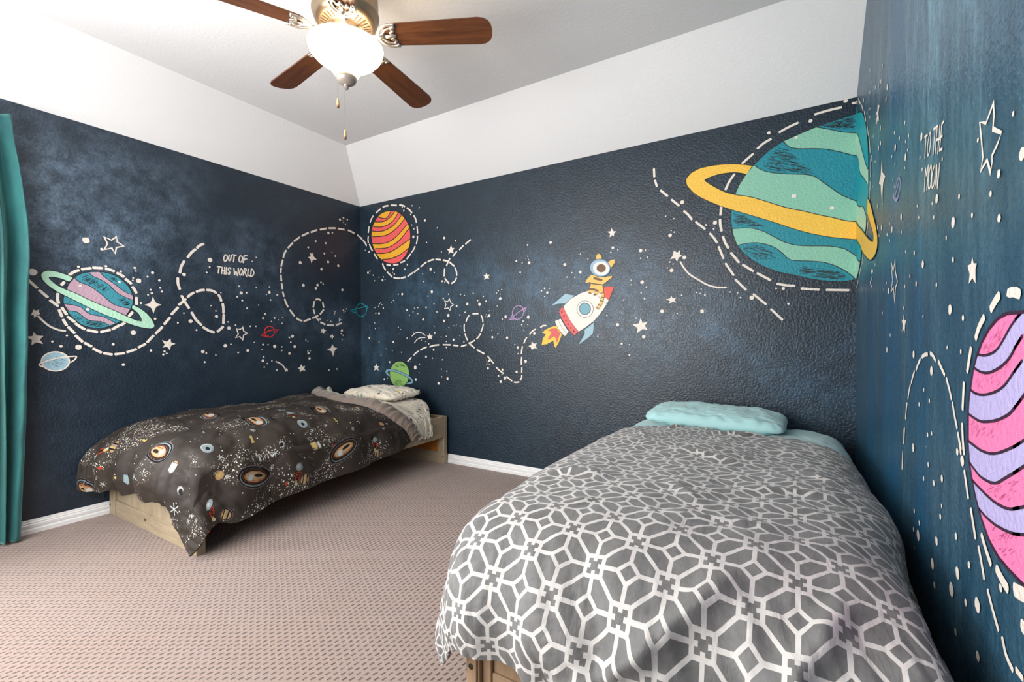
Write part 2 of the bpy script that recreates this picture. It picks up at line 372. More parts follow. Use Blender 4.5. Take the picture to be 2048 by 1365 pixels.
['S','ink',2,0,[4211,3004,4256,2955],0.0008,0],
['S','ink',2,0,[4153,2924,4181,2894],0.0015,0],
['S','ink',2,0,[4133,2958,4216,2916],0.0015,0],
['S','ink',2,0,[4194,2938,4222,2916],0.0013,0],
['S','ink',2,0,[4019,2863,4074,2825],0.0016,0],
['S','ink',2,0,[4059,2857,4091,2835],0.0015,0],
['S','ink',2,0,[3829,2713,3848,2702],0.0017,0],
['S','ink',2,0,[3870,2730,3899,2715],0.0016,0],
['S','ink',2,0,[3847,2722,3903,2687],0.001,0],
['S','ink',2,0,[3846,2697,3887,2678],0.0017,0],
['S','ink',2,0,[3831,2709,3851,2696],0.0011,0],
['S','ink',2,0,[3819,2721,3869,2698],0.0012,0],
['S','ink',2,0,[3857,2738,3910,2717],0.0013,0],
['S','ink',2,0,[3913,2742,3939,2725],0.0017,0],
['S','ink',2,0,[3881,2720,3923,2702],0.0013,0],
['S','ink',2,0,[3861,2753,3914,2728],0.0016,0],
['S','ink',2,0,[3812,2723,3845,2707],0.0015,0],
['S','ink',2,0,[3852,2680,3869,2665],0.0009,0],
['S','ink',2,0,[3832,2690,3883,2663],0.0012,0],
['S','ink',2,0,[3883,2746,3921,2729],0.0008,0],
['S','ink',2,0,[3859,2733,3879,2723],0.0012,0],
['S','ink',2,0,[3847,2705,3888,2689],0.0015,0],
['S','ink',2,0,[3813,2684,3870,2661],0.0015,0],
['S','ink',2,0,[3823,2681,3855,2676],0.0017,0],
['S','ink',2,0,[3844,2720,3865,2706],0.0009,0],
['S','ink',2,0,[3803,2692,3863,2666],0.0011,0],
['S','ink',2,0,[3886,2670,3906,2662],0.0009,0],
['S','ink',2,0,[3918,2766,3952,2748],0.0008,0],
['S','ink',2,0,[3824,2670,3852,2661],0.0013,0],
['S','ink',2,0,[3882,2747,3903,2731],0.0016,0],
['S','ink',2,0,[3894,2730,3922,2720],0.001,0],
['S','ink',2,0,[3823,2698,3878,2682],0.0011,0],
['S','ink',2,0,[3866,2731,3882,2721],0.0012,0],
['S','ink',2,0,[3802,2685,3830,2669],0.0017,0],
['S','ink',2,0,[3813,2677,3874,2662],0.0014,0],
['S','ink',2,0,[3829,2677,3847,2668],0.0011,0],
['S','ink',2,0,[3815,2676,3857,2661],0.0013,0],
['S','ink',2,0,[3861,2750,3916,2731],0.0015,0],
['S','ink',2,0,[3832,2734,3864,2722],0.0011,0],
['S','ink',2,0,[3851,2747,3884,2729],0.0009,0],
['S','ink',2,0,[3864,2712,3885,2700],0.0008,0],
['S','ink',2,0,[3817,2689,3849,2663],0.0017,0],
['S','ink',2,0,[3829,2688,3871,2663],0.0009,0],
['S','ink',2,0,[3858,2741,3899,2724],0.0017,0],
['S','ink',2,0,[3810,2708,3868,2688],0.0011,0],
['S','ink',2,0,[3808,2708,3859,2687],0.0011,0],
['S','ink',2,0,[4213,2426,4264,2407],0.0015,0],
['S','ink',2,0,[4064,2394,4128,2372],0.0018,0],
['S','ink',2,0,[4203,2445,4229,2441],0.0013,0],
['S','ink',2,0,[4152,2400,4186,2386],0.0008,0],
['S','ink',2,0,[4207,2438,4240,2417],0.0017,0],
['S','ink',2,0,[4324,2521,4345,2509],0.0013,0],
['S','ink',2,0,[4122,2436,4185,2406],0.0014,0],
['S','ink',2,0,[4122,2429,4182,2410],0.0011,0],
['S','ink',2,0,[4047,2404,4070,2390],0.0017,0],
['S','ink',2,0,[4072,2395,4117,2378],0.0016,0],
['S','ink',2,0,[4091,2414,4131,2400],0.0009,0],
['S','ink',2,0,[4096,2404,4123,2394],0.0012,0],
['S','ink',2,0,[4208,2419,4239,2404],0.001,0],
['S','ink',2,0,[4151,2391,4178,2380],0.0012,0],
['S','ink',2,0,[4194,2434,4249,2408],0.0016,0],
['S','ink',2,0,[4124,2432,4195,2400],0.0016,0],
['S','ink',2,0,[4264,2441,4297,2439],0.0016,0],
['S','ink',2,0,[4150,2438,4201,2419],0.0015,0],
['S','ink',2,0,[4236,2440,4257,2429],0.0012,0],
['S','ink',2,0,[4148,2416,4210,2400],0.0017,0],
['S','ink',2,0,[4147,2419,4205,2396],0.0017,0],
['S','ink',2,0,[4103,2402,4162,2382],0.0014,0],
['S','ink',2,0,[4093,2384,4122,2373],0.0015,0],
['S','ink',2,0,[4101,2392,4159,2377],0.0008,0],
['S','ink',2,0,[4089,2417,4157,2371],0.0013,0],
['S','ink',2,0,[4207,2449,4261,2433],0.0011,0],
['S','ink',2,0,[4084,2398,4145,2377],0.0016,0],
['S','ink',2,0,[4139,2429,4213,2396],0.0009,0],
['S','ink',2,0,[4190,2444,4252,2420],0.0015,0],
['S','ink',2,0,[4320,2523,4372,2508],0.0009,0],
['S','ink',2,0,[4120,2418,4141,2405],0.0014,0],
['S','ink',2,0,[4106,2428,4172,2397],0.001,0],
['S','ink',2,0,[4281,2478,4309,2467],0.0015,0],
['S','ink',2,0,[4186,2426,4227,2413],0.0014,0],
['S','ink',2,0,[4209,2449,4239,2434],0.001,0],
['S','ink',2,0,[4162,2405,4228,2392],0.0012,0],
['S','ink',2,0,[4141,2416,4184,2399],0.0013,0],
['S','ink',2,0,[4278,2482,4306,2465],0.0012,0],
['S','ink',2,0,[4095,2429,4164,2392],0.0016,0],
['S','ink',2,0,[4311,2503,4350,2466],0.001,0],
['S','ink',2,0,[4203,2420,4268,2406],0.001,0],
['S','ink',2,0,[4220,2418,4254,2400],0.0017,0],
['S','ink',2,0,[4127,2379,4158,2375],0.0018,0],
['S','ink',2,0,[4098,2417,4121,2401],0.0009,0],
['S','ink',2,0,[4147,2409,4180,2392],0.0014,0],
['S','ink',2,0,[4292,2484,4331,2469],0.0017,0],
['S','ink',2,0,[4282,2486,4359,2466],0.0015,0],
['S','ink',2,0,[4282,2473,4324,2459],0.001,0],
['S','ink',2,0,[4090,2425,4133,2407],0.001,0],
['S','ink',2,0,[4227,2451,4274,2423],0.0011,0],
['S','ink',2,0,[4074,2411,4129,2396],0.0014,0],
['S','ink',2,0,[4283,2464,4326,2444],0.0009,0],
['S','ink',2,0,[4160,2410,4200,2392],0.0013,0],
['S','ink',2,0,[4164,2431,4194,2413],0.001,0],
['S','ink',2,0,[4145,2423,4206,2407],0.0013,0],
['S','ink',2,0,[4157,2414,4218,2387],0.0011,0],
['S','ink',2,0,[4133,2428,4186,2414],0.0013,0],
['S','ink',2,0,[4312,2469,4338,2452],0.0009,0],
['S','ink',2,0,[4336,2507,4366,2493],0.0015,0],
['S','ink',2,0,[4313,2494,4333,2478],0.0013,0],
['S','ink',2,0,[3954,3006,3977,2976],0.0014,0],
['S','ink',2,0,[3908,2963,3927,2953],0.0015,0],
['S','ink',2,0,[3940,2992,3964,2973],0.0014,0],
['S','ink',2,0,[4013,3027,4031,3011],0.0009,0],
['S','ink',2,0,[3958,3008,3997,2991],0.0016,0],
['S','ink',2,0,[3981,2999,3999,2987],0.001,0],
['S','ink',2,0,[3958,3000,3997,2986],0.0014,0],
['S','ink',2,0,[3979,3011,4009,2991],0.0017,0],
['S','ink',2,0,[3916,2969,3934,2958],0.001,0],
['S','ink',2,0,[4029,3038,4049,3024],0.0013,0],
['S','ink',2,0,[3941,2984,3962,2975],0.0012,0],
['S','ink',2,0,[3963,2997,3990,2976],0.0017,0],
['S','ink',2,0,[3962,3010,3986,2988],0.0014,0],
['S','ink',2,0,[3960,3002,3980,2984],0.0008,0],
['S','ink',2,0,[3911,2967,3930,2953],0.0011,0],
['S','ink',2,0,[3950,2999,3986,2973],0.0014,0],
['S','ink',2,0,[3957,2984,3977,2966],0.001,0],
['S','ink',2,0,[3959,3009,3981,2994],0.001,0],
['S','ink',2,0,[3975,3015,4010,2991],0.0017,0],
['S','ink',2,0,[3996,3019,4013,3005],0.0011,0],
['S','ink',2,0,[3994,3025,4010,3007],0.001,0],
['S','ink',2,0,[3967,3009,3997,2998],0.0011,0],
['S','ink',2,0,[3999,3030,4027,3010],0.0008,0],
['S','ink',2,0,[3926,2972,3944,2959],0.0008,0],
['S','ink',2,0,[3934,2974,3955,2958],0.0015,0],
['S','ink',2,0,[4151,2539,4178,2530],0.001,0],
['S','ink',2,0,[4392,2680,4413,2670],0.0011,0],
['S','ink',2,0,[4386,2678,4414,2667],0.0011,0],
['D','cream',3,[8597,5752,28,7829,5924,29,8460,5180,34]]]],
['L','planet_ring','pale mint ring tilted around the teal and mauve planet',[['P','mint_pale',3,0,[4365,2969,4446,3007,4525,3028,4592,3028,4631,2999,4642,2958,4622,2901,4565,2834,4488,2773,4408,2725,4306,2663,4200,2599,4090,2539,3977,2486,3860,2438,3763,2398,3664,2369,3574,2360,3535,2391,3554,2461,3599,2537,3662,2603,3736,2655,3779,2668,3788,2627,3749,2591,3712,2547,3682,2465,3738,2471,3823,2510,3918,2561,4033,2619,4144,2673,4252,2729,4346,2784,4427,2819,4507,2866,4555,2915,4572,2949,4525,2955,4456,2938,4396,2915]],
['S','ink',4,1,[4365,2969,4446,3007,4525,3028,4592,3028,4631,2999,4642,2958,4622,2901,4565,2834,4488,2773,4408,2725,4306,2663,4200,2599,4090,2539,3977,2486,3860,2438,3763,2398,3664,2369,3574,2360,3535,2391,3554,2461,3599,2537,3662,2603,3736,2655,3779,2668,3788,2627,3749,2591,3712,2547,3682,2465,3738,2471,3823,2510,3918,2561,4033,2619,4144,2673,4252,2729,4346,2784,4427,2819,4507,2866,4555,2915,4572,2949,4525,2955,4456,2938,4396,2915],0.0038,1]]],
['L','painted_dashed_halo','cream dashed circle around the teal and mauve planet',[['S','cream',1,1,[4393,3000,4354,3039,4307,3065],0.0152,0],
['S','cream',1,1,[4281,3080,4197,3104],0.0155,0],
['S','cream',1,1,[4175,3113,4090,3118],0.0158,0],
['S','cream',1,1,[4051,3114,4006,3108,3968,3092],0.016,0],
['S','cream',1,1,[3937,3074,3902,3059,3869,3033],0.0162,0],
['S','cream',1,1,[3849,3006,3789,2952],0.0165,0],
['S','cream',1,1,[3777,2908,3753,2874,3737,2833],0.0166,0],
['S','cream',1,1,[3735,2773,3734,2683],0.0166,0],
['S','cream',1,1,[3780,2575,3817,2521],0.0164,0],
['S','cream',1,1,[3860,2438,3902,2400],0.0162,0],
['S','cream',1,1,[3920,2399,3990,2347],0.016,0],
['S','cream',1,1,[4015,2339,4106,2310],0.0158,0],
['S','cream',1,1,[4142,2309,4237,2333],0.0155,0],
['S','cream',1,1,[4261,2343,4303,2374,4344,2412],0.0153,0],
['S','cream',1,1,[4354,2432,4415,2492],0.015,0],
['S','cream',1,1,[4425,2519,4465,2599],0.0149,0],
['S','cream',1,1,[4494,2651,4503,2704,4500,2765],0.0148,0],
['S','cream',1,1,[4467,2870,4442,2906],0.015,0]]],
['L','painted_planet','small pale blue planet outlined in white, below the left wall stars',[['P','powder',0,1,[4410,1954,4416,1920,4434,1891,4460,1868,4493,1855,4529,1852,4564,1860,4596,1877,4620,1902,4636,1932,4641,1965,4635,1997,4619,2026,4594,2049,4562,2063,4527,2067,4491,2061,4458,2044,4432,2019,4416,1988]],
['S','cream',2,1,[4406,1954,4412,1919,4430,1888,4458,1864,4492,1850,4529,1847,4566,1855,4598,1873,4624,1899,4640,1931,4645,1965,4639,1999,4622,2030,4596,2053,4564,2068,4527,2073,4490,2066,4456,2049,4429,2022,4412,1990],0.0073,1],
['S','cream',3,1,[4626,1955,4564,1983,4475,2005,4394,2012,4345,2010,4354,1976,4395,1941],0.0076,0],
['S','cream',3,1,[4624,1898,4655,1913,4664,1933,4642,1949,4621,1957],0.0072,0],
['S','ink_soft',2,0,[4539,1937,4565,1945],0.0014,0],
['S','ink_soft',2,0,[4441,1903,4458,1912],0.0009,0],
['S','ink_soft',2,0,[4498,2002,4526,2014],0.0016,0],
['S','ink_soft',2,0,[4437,1961,4469,1977],0.0013,0],
['S','ink_soft',2,0,[4485,1971,4545,1987],0.0012,0],
['S','ink_soft',2,0,[4512,1897,4556,1927],0.0015,0],
['S','ink_soft',2,0,[4476,1922,4532,1944],0.0008,0],
['S','ink_soft',2,0,[4575,1943,4601,1950],0.0008,0],
['S','ink_soft',2,0,[4519,1944,4552,1971],0.0013,0],
['S','ink_soft',2,0,[4464,1905,4480,1915],0.001,0],
['S','ink_soft',2,0,[4473,1932,4531,1948],0.0009,0],
['S','ink_soft',2,0,[4496,1893,4537,1921],0.0016,0],
['S','ink_soft',2,0,[4461,1982,4511,2005],0.001,0],
['S','ink_soft',2,0,[4456,1933,4482,1946],0.0011,0],
['S','ink_soft',2,0,[4504,1931,4526,1938],0.0008,0],
['S','ink_soft',2,0,[4444,1946,4477,1959],0.0014,0],
['S','ink_soft',2,0,[4515,1974,4532,1982],0.0008,0],
['S','ink_soft',2,0,[4494,1954,4543,1976],0.001,0],
['S','ink_soft',2,0,[4440,1958,4472,1986],0.0011,0],
['S','ink_soft',2,0,[4503,1976,4552,1995],0.0011,0],
['S','ink_soft',2,0,[4495,1922,4531,1939],0.0008,0],
['S','ink_soft',2,0,[4429,1923,4489,1947],0.0014,0],
['S','ink_soft',2,0,[4514,1973,4539,1986],0.0009,0],
['S','ink_soft',2,0,[4519,1979,4562,1999],0.0015,0],
['S','ink_soft',2,0,[4465,1913,4501,1917],0.0015,0]]],
['L','painted_star_outline','hollow white star outline above the ringed mauve planet',[['S','cream',1,0,[4064,3519,3991,3489,3938,3543,3933,3478,3865,3435,3940,3403,3955,3320,3986,3388,4062,3357,4031,3439],0.0081,1]]],
['L','painted_star','cream four-pointed star to the right of the mauve ringed planet',[['P','cream',1,0,[3551,2799,3529,2738,3508,2712,3450,2692,3509,2665,3530,2625,3547,2562,3564,2628,3587,2657,3648,2680,3587,2707,3568,2739]]]],
['L','painted_star','large cream star lowest by the green curtain',[['P','cream',1,0,[4707,2305,4680,2266,4626,2260,4657,2220,4629,2167,4685,2187,4727,2155,4722,2214,4767,2253,4717,2260]]]],
['L','painted_star','cream star at the right end of the path dip on the left wall',[['P','cream',1,0,[3348,2227,3342,2171,3287,2150,3343,2123,3357,2060,3391,2108,3445,2099,3418,2141,3451,2204,3393,2180]]]],
['L','painted_shooting_star','cream shooting star with curved tail by the green curtain',[['P','cream',1,0,[4709,2566,4686,2554,4658,2565,4663,2536,4649,2517,4673,2502,4701,2466,4705,2501,4728,2500,4714,2533]],
['S','cream',1,1,[4668,2489,4626,2432,4570,2373,4502,2334,4437,2319],0.01,0]]],
['L','painted_star','cream star inside the big dashed loop on the left wall',[['P','cream',1,0,[1159,3776,1110,3750,1081,3794,1077,3715,1009,3664,1089,3653,1123,3582,1138,3646,1189,3684,1133,3706]]]],
['L','painted_star','small cream star under the curled tail of the dashed loop',[['P','cream',1,0,[881,2407,858,2372,817,2362,858,2341,870,2296,905,2331,940,2316,921,2357,940,2392,898,2382]]]],
['L','painted_star','smallest cream star above the four-pointed star near the corner',[['P','cream',1,0,[683,2297,673,2263,641,2248,673,2234,679,2200,708,2234,744,2228,727,2255,739,2284,707,2271]]]],
['L','painted_star_outline','hollow white star outline below the lettering on the left wall',[['S','cream',1,0,[2449,2372,2390,2364,2355,2403,2342,2338,2282,2303,2343,2273,2357,2193,2399,2251,2463,2234,2424,2294],0.0079,1]]],
['L','painted_star','cream four-pointed star above the pillow end of the patterned bed',[['P','cream',1,0,[686,2105,650,2042,577,2028,633,1986,673,1866,709,1969,806,2009,724,2031]]]],
['L','painted_star','cream star just right of the short comet on the left wall',[['P','cream',1,0,[1341,1756,1317,1713,1265,1722,1284,1674,1256,1639,1323,1647,1367,1615,1371,1671,1412,1691,1366,1706]]]],
['L','painted_shooting_star','small comet with a curved cream tail above the dark duvet',[['S','cream',1,1,[1812,1828,1734,1790,1681,1746,1650,1699],0.0101,0],
['P','cream',1,0,[1628,1711,1614,1686,1589,1685,1603,1665,1593,1641,1622,1653,1650,1638,1643,1668,1661,1686,1637,1688]]]],
['L','painted_ringed_planet','little red line-drawn planet with a ring',[['S','red',2,1,[1833,2332,1837,2304,1850,2278,1869,2258,1892,2246,1918,2241,1944,2246,1967,2258,1986,2278,1997,2303,2001,2330,1997,2358,1985,2383,1966,2403,1943,2416,1917,2421,1891,2417,1867,2404,1849,2385,1837,2360],0.0073,1],
['S','red',2,0,[2009,2309,2059,2270,1985,2254,1935,2261],0.0073,0],
['S','red',2,0,[2018,2303,1934,2342,1841,2365,1763,2370,1819,2320],0.0074,0]]],
['L','painted_ringed_planet','left half of the little teal line-drawn planet at the corner',[['S','teal_line',2,1,[26,2915,89,2878,131,2810,131,2744,91,2690,28,2655],0.0088,0],
['S','teal_line',2,0,[26,2826,131,2799,274,2763,199,2736,104,2734],0.0087,0]]],
['L','painted_lettering','cream hand lettering OUT OF THIS WORLD',[['S','cream',1,1,[2602,3512,2624,3481,2630,3435,2616,3411,2594,3425,2577,3465,2583,3502],0.0094,1],
['S','cream',1,1,[2548,3519,2557,3472,2556,3438,2547,3430,2531,3449,2520,3496,2515,3525],0.0095,0],
['S','cream',1,1,[2499,3530,2444,3525],0.0096,0],
['S','cream',1,1,[2475,3524,2479,3476,2487,3417],0.0096,0],
['S','cream',1,1,[2380,3529,2399,3491,2401,3452,2387,3431,2366,3438,2348,3475,2350,3514],0.0097,1],
['S','cream',1,1,[2323,3537,2326,3486,2338,3424],0.0097,0],
['S','cream',1,1,[2323,3541,2275,3546],0.0098,0],
['S','cream',1,1,[2320,3483,2278,3497],0.0098,0],
['S','cream',1,1,[2727,3317,2666,3316],0.0093,0],
['S','cream',1,1,[2696,3314,2705,3268,2709,3216],0.0093,0],
['S','cream',1,1,[2650,3316,2659,3259,2662,3212],0.0093,0],
['S','cream',1,1,[2616,3321,2619,3264,2626,3211],0.0094,0],
['S','cream',1,1,[2656,3259,2617,3264],0.0094,0],
['S','cream',1,1,[2590,3320,2594,3271,2601,3210],0.0094,0],
['S','cream',1,1,[2527,3302,2545,3318,2561,3309,2565,3282,2547,3261,2545,3235,2560,3216,2572,3239],0.0095,0],
['S','cream',1,1,[2481,3319,2476,3266,2472,3217],0.0096,0],
['S','cream',1,1,[2472,3217,2450,3277],0.0096,0],
['S','cream',1,1,[2450,3277,2428,3210],0.0096,0],
['S','cream',1,1,[2428,3210,2416,3273,2414,3331],0.0096,0],
['S','cream',1,1,[2367,3326,2390,3292,2396,3245,2383,3223,2360,3249,2350,3289],0.0097,1],
['S','cream',1,1,[2321,3335,2329,3284,2341,3224],0.0097,0],
['S','cream',1,1,[2321,3337,2294,3331,2291,3308,2322,3285],0.0098,0],
['S','cream',1,1,[2318,3285,2284,3211],0.0098,0],
['S','cream',1,1,[2256,3336,2266,3276,2268,3240],0.0098,0],
['S','cream',1,1,[2268,3236,2237,3228],0.0098,0],
['S','cream',1,1,[2209,3341,2217,3281,2222,3218],0.0099,0],
['S','cream',1,1,[2222,3218,2190,3237,2170,3279,2182,3325,2205,3344],0.0099,0]]],
['L','painted_dots','scattered cream paint dots over the left wall',[['D','cream',1,[8476,6885,73,9416,5988,78,8176,6715,34,8624,6213,28,8097,6295,29,7798,6195,27,7500,6328,30,7476,6249,21,7417,5996,61,7535,6059,21,7545,5992,21,7218,6127,25,7104,6248,37,6947,6054,31,6928,5852,25,7152,5779,25,7127,5686,31,6889,5752,28,7213,5636,22,7372,5401,27,7055,4991,31,7546,4609,60,7972,4306,32,7160,4126,31,6845,4092,28,6873,4007,28,6791,4033,25,7766,3772,36,8849,4533,22,9104,4390,24,8954,4275,33,8642,4247,61]],
['D','cream',1,[6343,6286,50,5651,6801,66,5662,6585,26,5745,6414,26,4259,7084,21,4389,6937,21,5352,5840,20,4811,6091,28,4268,6106,21,3825,6161,26,4745,5885,49,4580,5905,28,4871,5757,28,4717,5647,31,3827,5981,51,3925,5900,22,3551,5914,34,3788,5726,29,4568,5410,28,4194,5534,22,3980,5247,33,4051,5107,33,3655,5127,33,3373,5148,19,3524,5072,19,3764,5009,22,3383,4955,23,4290,4834,25,4472,4831,28,4930,4857,24,5152,4954,24,5128,4764,51,5636,5437,23,5499,5279,23,5484,5113,47,6358,5175,22,6186,4950,54,6513,4894,25,6036,4693,26,5240,4221,54,5074,4262,24,992,9024,47,828,9124,39,647,9099,35,825,8941,26,732,8896,26,865,9009,17,1516,8401,50,1336,8449,33,2058,8003,40,1634,8004,37,2370,7722,36,1699,7604,37,1362,7706,21,1216,7577,34,2688,7128,59,1540,7310,50,1084,7229,51,1827,7005,49,2574,6334,55,1999,6397,49,2069,6273,48,1850,6509,33,1762,6456,29,905,6313,51,860,5525,34,715,5584,26,768,5486,22,845,5453,21,1249,5443,25,1275,5371,25,1904,5149,29,1608,5105,25,1434,5072,25,1052,5176,25,991,5148,26,1052,5112,25,939,4731,51,971,4612,30,889,4548,30,932,4381,26,3010,4511,54,3125,4469,31,3073,4300,31,2926,4147,50,3402,4149,26,3656,4169,56,4059,4235,33,3888,4229,26,4349,4312,21,2492,4372,24,2413,4328,24]],
['D','cream',1,[5872,4059,49,5779,4009,26,5514,3944,21,4855,3998,28,4557,4054,47,5824,3743,29,4092,4071,19,3411,4023,27,3126,3913,48,2416,3975,25,2317,3983,21,2389,3896,42,2351,3707,46,4042,3834,32,4066,3702,48,3918,3601,26,4022,3487,26,3760,3681,26,3591,3365,27,1533,3230,33,1184,3249,34]]]],
['B','painted_dashed_trail','cream dashed path curling right of the pink and yellow planet',[['S','cream',2,1,[0,4257,55,4216],0.0167,0],
['S','cream',2,1,[81,4191,138,4136,182,4073],0.0166,0],
['S','cream',2,1,[633,3673,662,3610,713,3542],0.0161,0],
['S','cream',2,1,[757,3500,890,3397],0.0159,0],
['S','cream',2,1,[934,3381,1021,3358,1108,3354],0.0158,0],
['S','cream',2,1,[1131,3352,1244,3369],0.0156,0],
['S','cream',2,1,[1301,3376,1424,3434],0.0154,0],
['S','cream',2,1,[1459,3442,1583,3503],0.0152,0],
['S','cream',2,1,[1624,3530,1763,3603],0.0151,0],
['S','cream',2,1,[1797,3606,1863,3626,1941,3633],0.015,0],
['S','cream',2,1,[1985,3633,2103,3614],0.0148,0],
['S','cream',2,1,[2158,3603,2283,3569],0.0146,0],
['S','cream',2,1,[2303,3552,2406,3475],0.0145,0],
['S','cream',2,1,[2425,3441,2454,3375,2461,3307],0.0144,0],
['S','cream',2,1,[2453,3265,2416,3210,2342,3176],0.0145,0],
['S','cream',2,1,[2286,3180,2194,3272],0.0147,0],
['S','cream',2,1,[2177,3318,2188,3444],0.0147,0],
['S','cream',2,1,[2233,3499,2308,3619],0.0146,0],
['S','cream',2,1,[2378,3651,2461,3726],0.0144,0],
['S','cream',2,1,[2524,3752,2608,3814],0.0143,0],
['S','cream',2,1,[2656,3837,2762,3897],0.0141,0]]],
['B','painted_planet','oval planet striped coral pink and yellow near the corner',[['P','coral',0,1,[872,4668,1032,4628,1175,4534,1287,4405,1356,4273,1374,4127,1362,3984,1310,3856,1225,3750,1096,3668,936,3647,759,3677,594,3756,457,3888,365,4049,323,4207,337,4369,385,4483,464,4570,587,4649,723,4677]],
['P','yellow',1,0,[365,4448,366,4450,417,4517,460,4511,522,4502,589,4494,646,4491,690,4494,728,4502,763,4512,797,4524,830,4539,861,4556,890,4574,915,4592,937,4610,955,4628,970,4645,973,4648,980,4646,1032,4628,1066,4610,1053,4595,1020,4556,982,4516,944,4483,906,4459,866,4440,825,4425,781,4413,735,4404,687,4398,637,4395,585,4396,524,4402,457,4413,396,4424,358,4431]],
['P','yellow',1,0,[322,4262,328,4318,333,4347,363,4341,424,4328,491,4316,553,4310,608,4308,661,4310,713,4316,765,4326,818,4340,870,4357,922,4379,972,4405,1025,4442,1080,4486,1127,4528,1154,4551,1175,4534,1216,4494,1236,4471,1211,4453,1155,4409,1091,4363,1030,4324,972,4294,913,4267,854,4244,794,4227,735,4216,675,4212,614,4211,552,4213,482,4218,405,4227,336,4237,322,4239]],
['P','yellow',1,0,[390,3995,365,4049,348,4096,404,4087,480,4075,551,4068,613,4066,674,4065,733,4069,793,4078,851,4092,907,4110,966,4135,1028,4167,1104,4217,1189,4279,1266,4339,1309,4371,1315,4362,1338,4318,1351,4285,1314,4254,1241,4193,1160,4128,1085,4077,1018,4042,951,4015,885,3995,821,3979,760,3970,701,3968,642,3969,581,3973,510,3979,434,3988,391,3994]],
['P','yellow',1,0,[544,3795,498,3840,457,3888,452,3895,506,3886,575,3875,641,3870,700,3869,761,3872,820,3878,880,3889,937,3904,994,3923,1051,3945,1113,3970,1187,3999,1269,4033,1344,4065,1373,4078,1370,4030,1362,3984,1349,3939,1339,3917,1323,3906,1274,3879,1226,3854,1179,3833,1130,3813,1078,3795,1025,3780,968,3768,909,3759,849,3753,790,3749,727,3749,662,3752,604,3756,593,3757]],
['P','yellow',1,0,[532,4619,543,4627,587,4649,631,4664,677,4672,723,4677,772,4678,821,4675,869,4668,859,4654,840,4627,819,4599,797,4577,778,4562,758,4551,736,4544,707,4543,665,4550,614,4566,565,4582,531,4593]],
['S','ink',2,0,[531,4593,552,4586,580,4577,614,4566,648,4555,681,4547,707,4543,727,4543,744,4546,758,4551,771,4558,784,4567,797,4577,811,4590,826,4608,840,4627,853,4645,864,4661],0.008,0],
['S','ink',2,0,[417,4517,442,4514,479,4508,522,4502,567,4496,610,4492,646,4491,676,4493,703,4496,728,4502,752,4508,774,4516,797,4524,819,4533,841,4544,861,4556,881,4568,899,4580,915,4592,930,4604,943,4616,955,4628,965,4640],0.008,0],
['S','ink',2,0,[379,4428,415,4421,457,4413,502,4405,545,4399,585,4396,620,4395,654,4396,687,4398,719,4402,750,4407,781,4413,810,4421,839,4430,866,4440,893,4453,919,4467,944,4483,969,4503,995,4529,1020,4556,1043,4583,1062,4606],0.008,0],
['S','ink',2,0,[347,4344,382,4337,424,4328,469,4320,513,4313,553,4310,590,4308,626,4309,661,4310,696,4314,730,4319,765,4326,800,4335,835,4345,870,4357,905,4371,939,4387,972,4405,1007,4428,1043,4456,1080,4486,1113,4515,1141,4540],0.008,0],
['S','ink',2,0,[358,4234,405,4227,456,4221,507,4216,552,4213,594,4211,635,4211,675,4212,715,4214,754,4219,794,4227,834,4238,873,4251,913,4267,952,4284,991,4304,1030,4324,1070,4349,1113,4378,1155,4409,1194,4439,1227,4464],0.008,0],
['S','ink',2,0,[356,4094,404,4087,455,4079,505,4072,551,4068,593,4066,633,4065,674,4065,713,4067,753,4071,793,4078,832,4087,870,4097,907,4110,946,4126,986,4144,1028,4167,1077,4198,1132,4237,1189,4279,1242,4320,1288,4355],0.008,0],
['S','ink',2,0,[434,3988,485,3981,535,3976,581,3973,622,3970,662,3969,701,3968,740,3969,780,3973,821,3979,864,3989,907,4001,951,4015,995,4032,1040,4053,1085,4077,1134,4109,1187,4149,1241,4193,1291,4235,1334,4271],0.008,0],
['S','ink',2,0,[463,3893,506,3886,552,3879,598,3873,641,3870,680,3869,720,3870,761,3872,800,3876,840,3881,880,3889,918,3898,956,3910,994,3923,1032,3938,1071,3953,1113,3970,1160,3988,1214,4010,1269,4033,1321,4055,1364,4074],0.008,0],
['S','ink',2,0,[622,3755,662,3752,705,3750,749,3748,790,3749,829,3751,869,3754,909,3759,949,3765,988,3772,1025,3780,1061,3789,1096,3800,1130,3813,1163,3826,1195,3840,1226,3854,1258,3870,1291,3888,1323,3906],0.008,0],
['S','ink',3,1,[872,4668,1032,4628,1175,4534,1287,4405,1356,4273,1374,4127,1362,3984,1310,3856,1225,3750,1096,3668,936,3647,759,3677,594,3756,457,3888,365,4049,323,4207,337,4369,385,4483,464,4570,587,4649,723,4677],0.0063,1]]],
['B','painted_dashed_halo','cream dashed oval around the coral and yellow planet',[['S','cream',1,1,[465,4689,520,4719,588,4746],0.0162,0],
['S','cream',1,1,[649,4773,724,4783,793,4779],0.016,0],
['S','cream',1,1,[873,4778,1019,4751],0.0158,0],
['S','cream',1,1,[1097,4748,1171,4728,1233,4698],0.0156,0],
['S','cream',1,1,[1289,4663,1358,4611,1413,4552],0.0154,0],
['S','cream',1,1,[1460,4494,1503,4427,1522,4357],0.0153,0],
['S','cream',1,1,[1540,4280,1553,4156],0.0153,0],
['S','cream',1,1,[1547,4106,1541,4036,1519,3967],0.0153,0],
['S','cream',1,1,[1485,3920,1449,3862,1399,3816],0.0154,0],
['S','cream',1,1,[1374,3788,1275,3708],0.0155,0],
['S','cream',1,1,[1224,3678,1173,3660,1110,3653],0.0156,0],
['S','cream',1,1,[1052,3620,930,3622],0.0159,0],
['S','cream',1,1,[848,3620,744,3646],0.016,0],
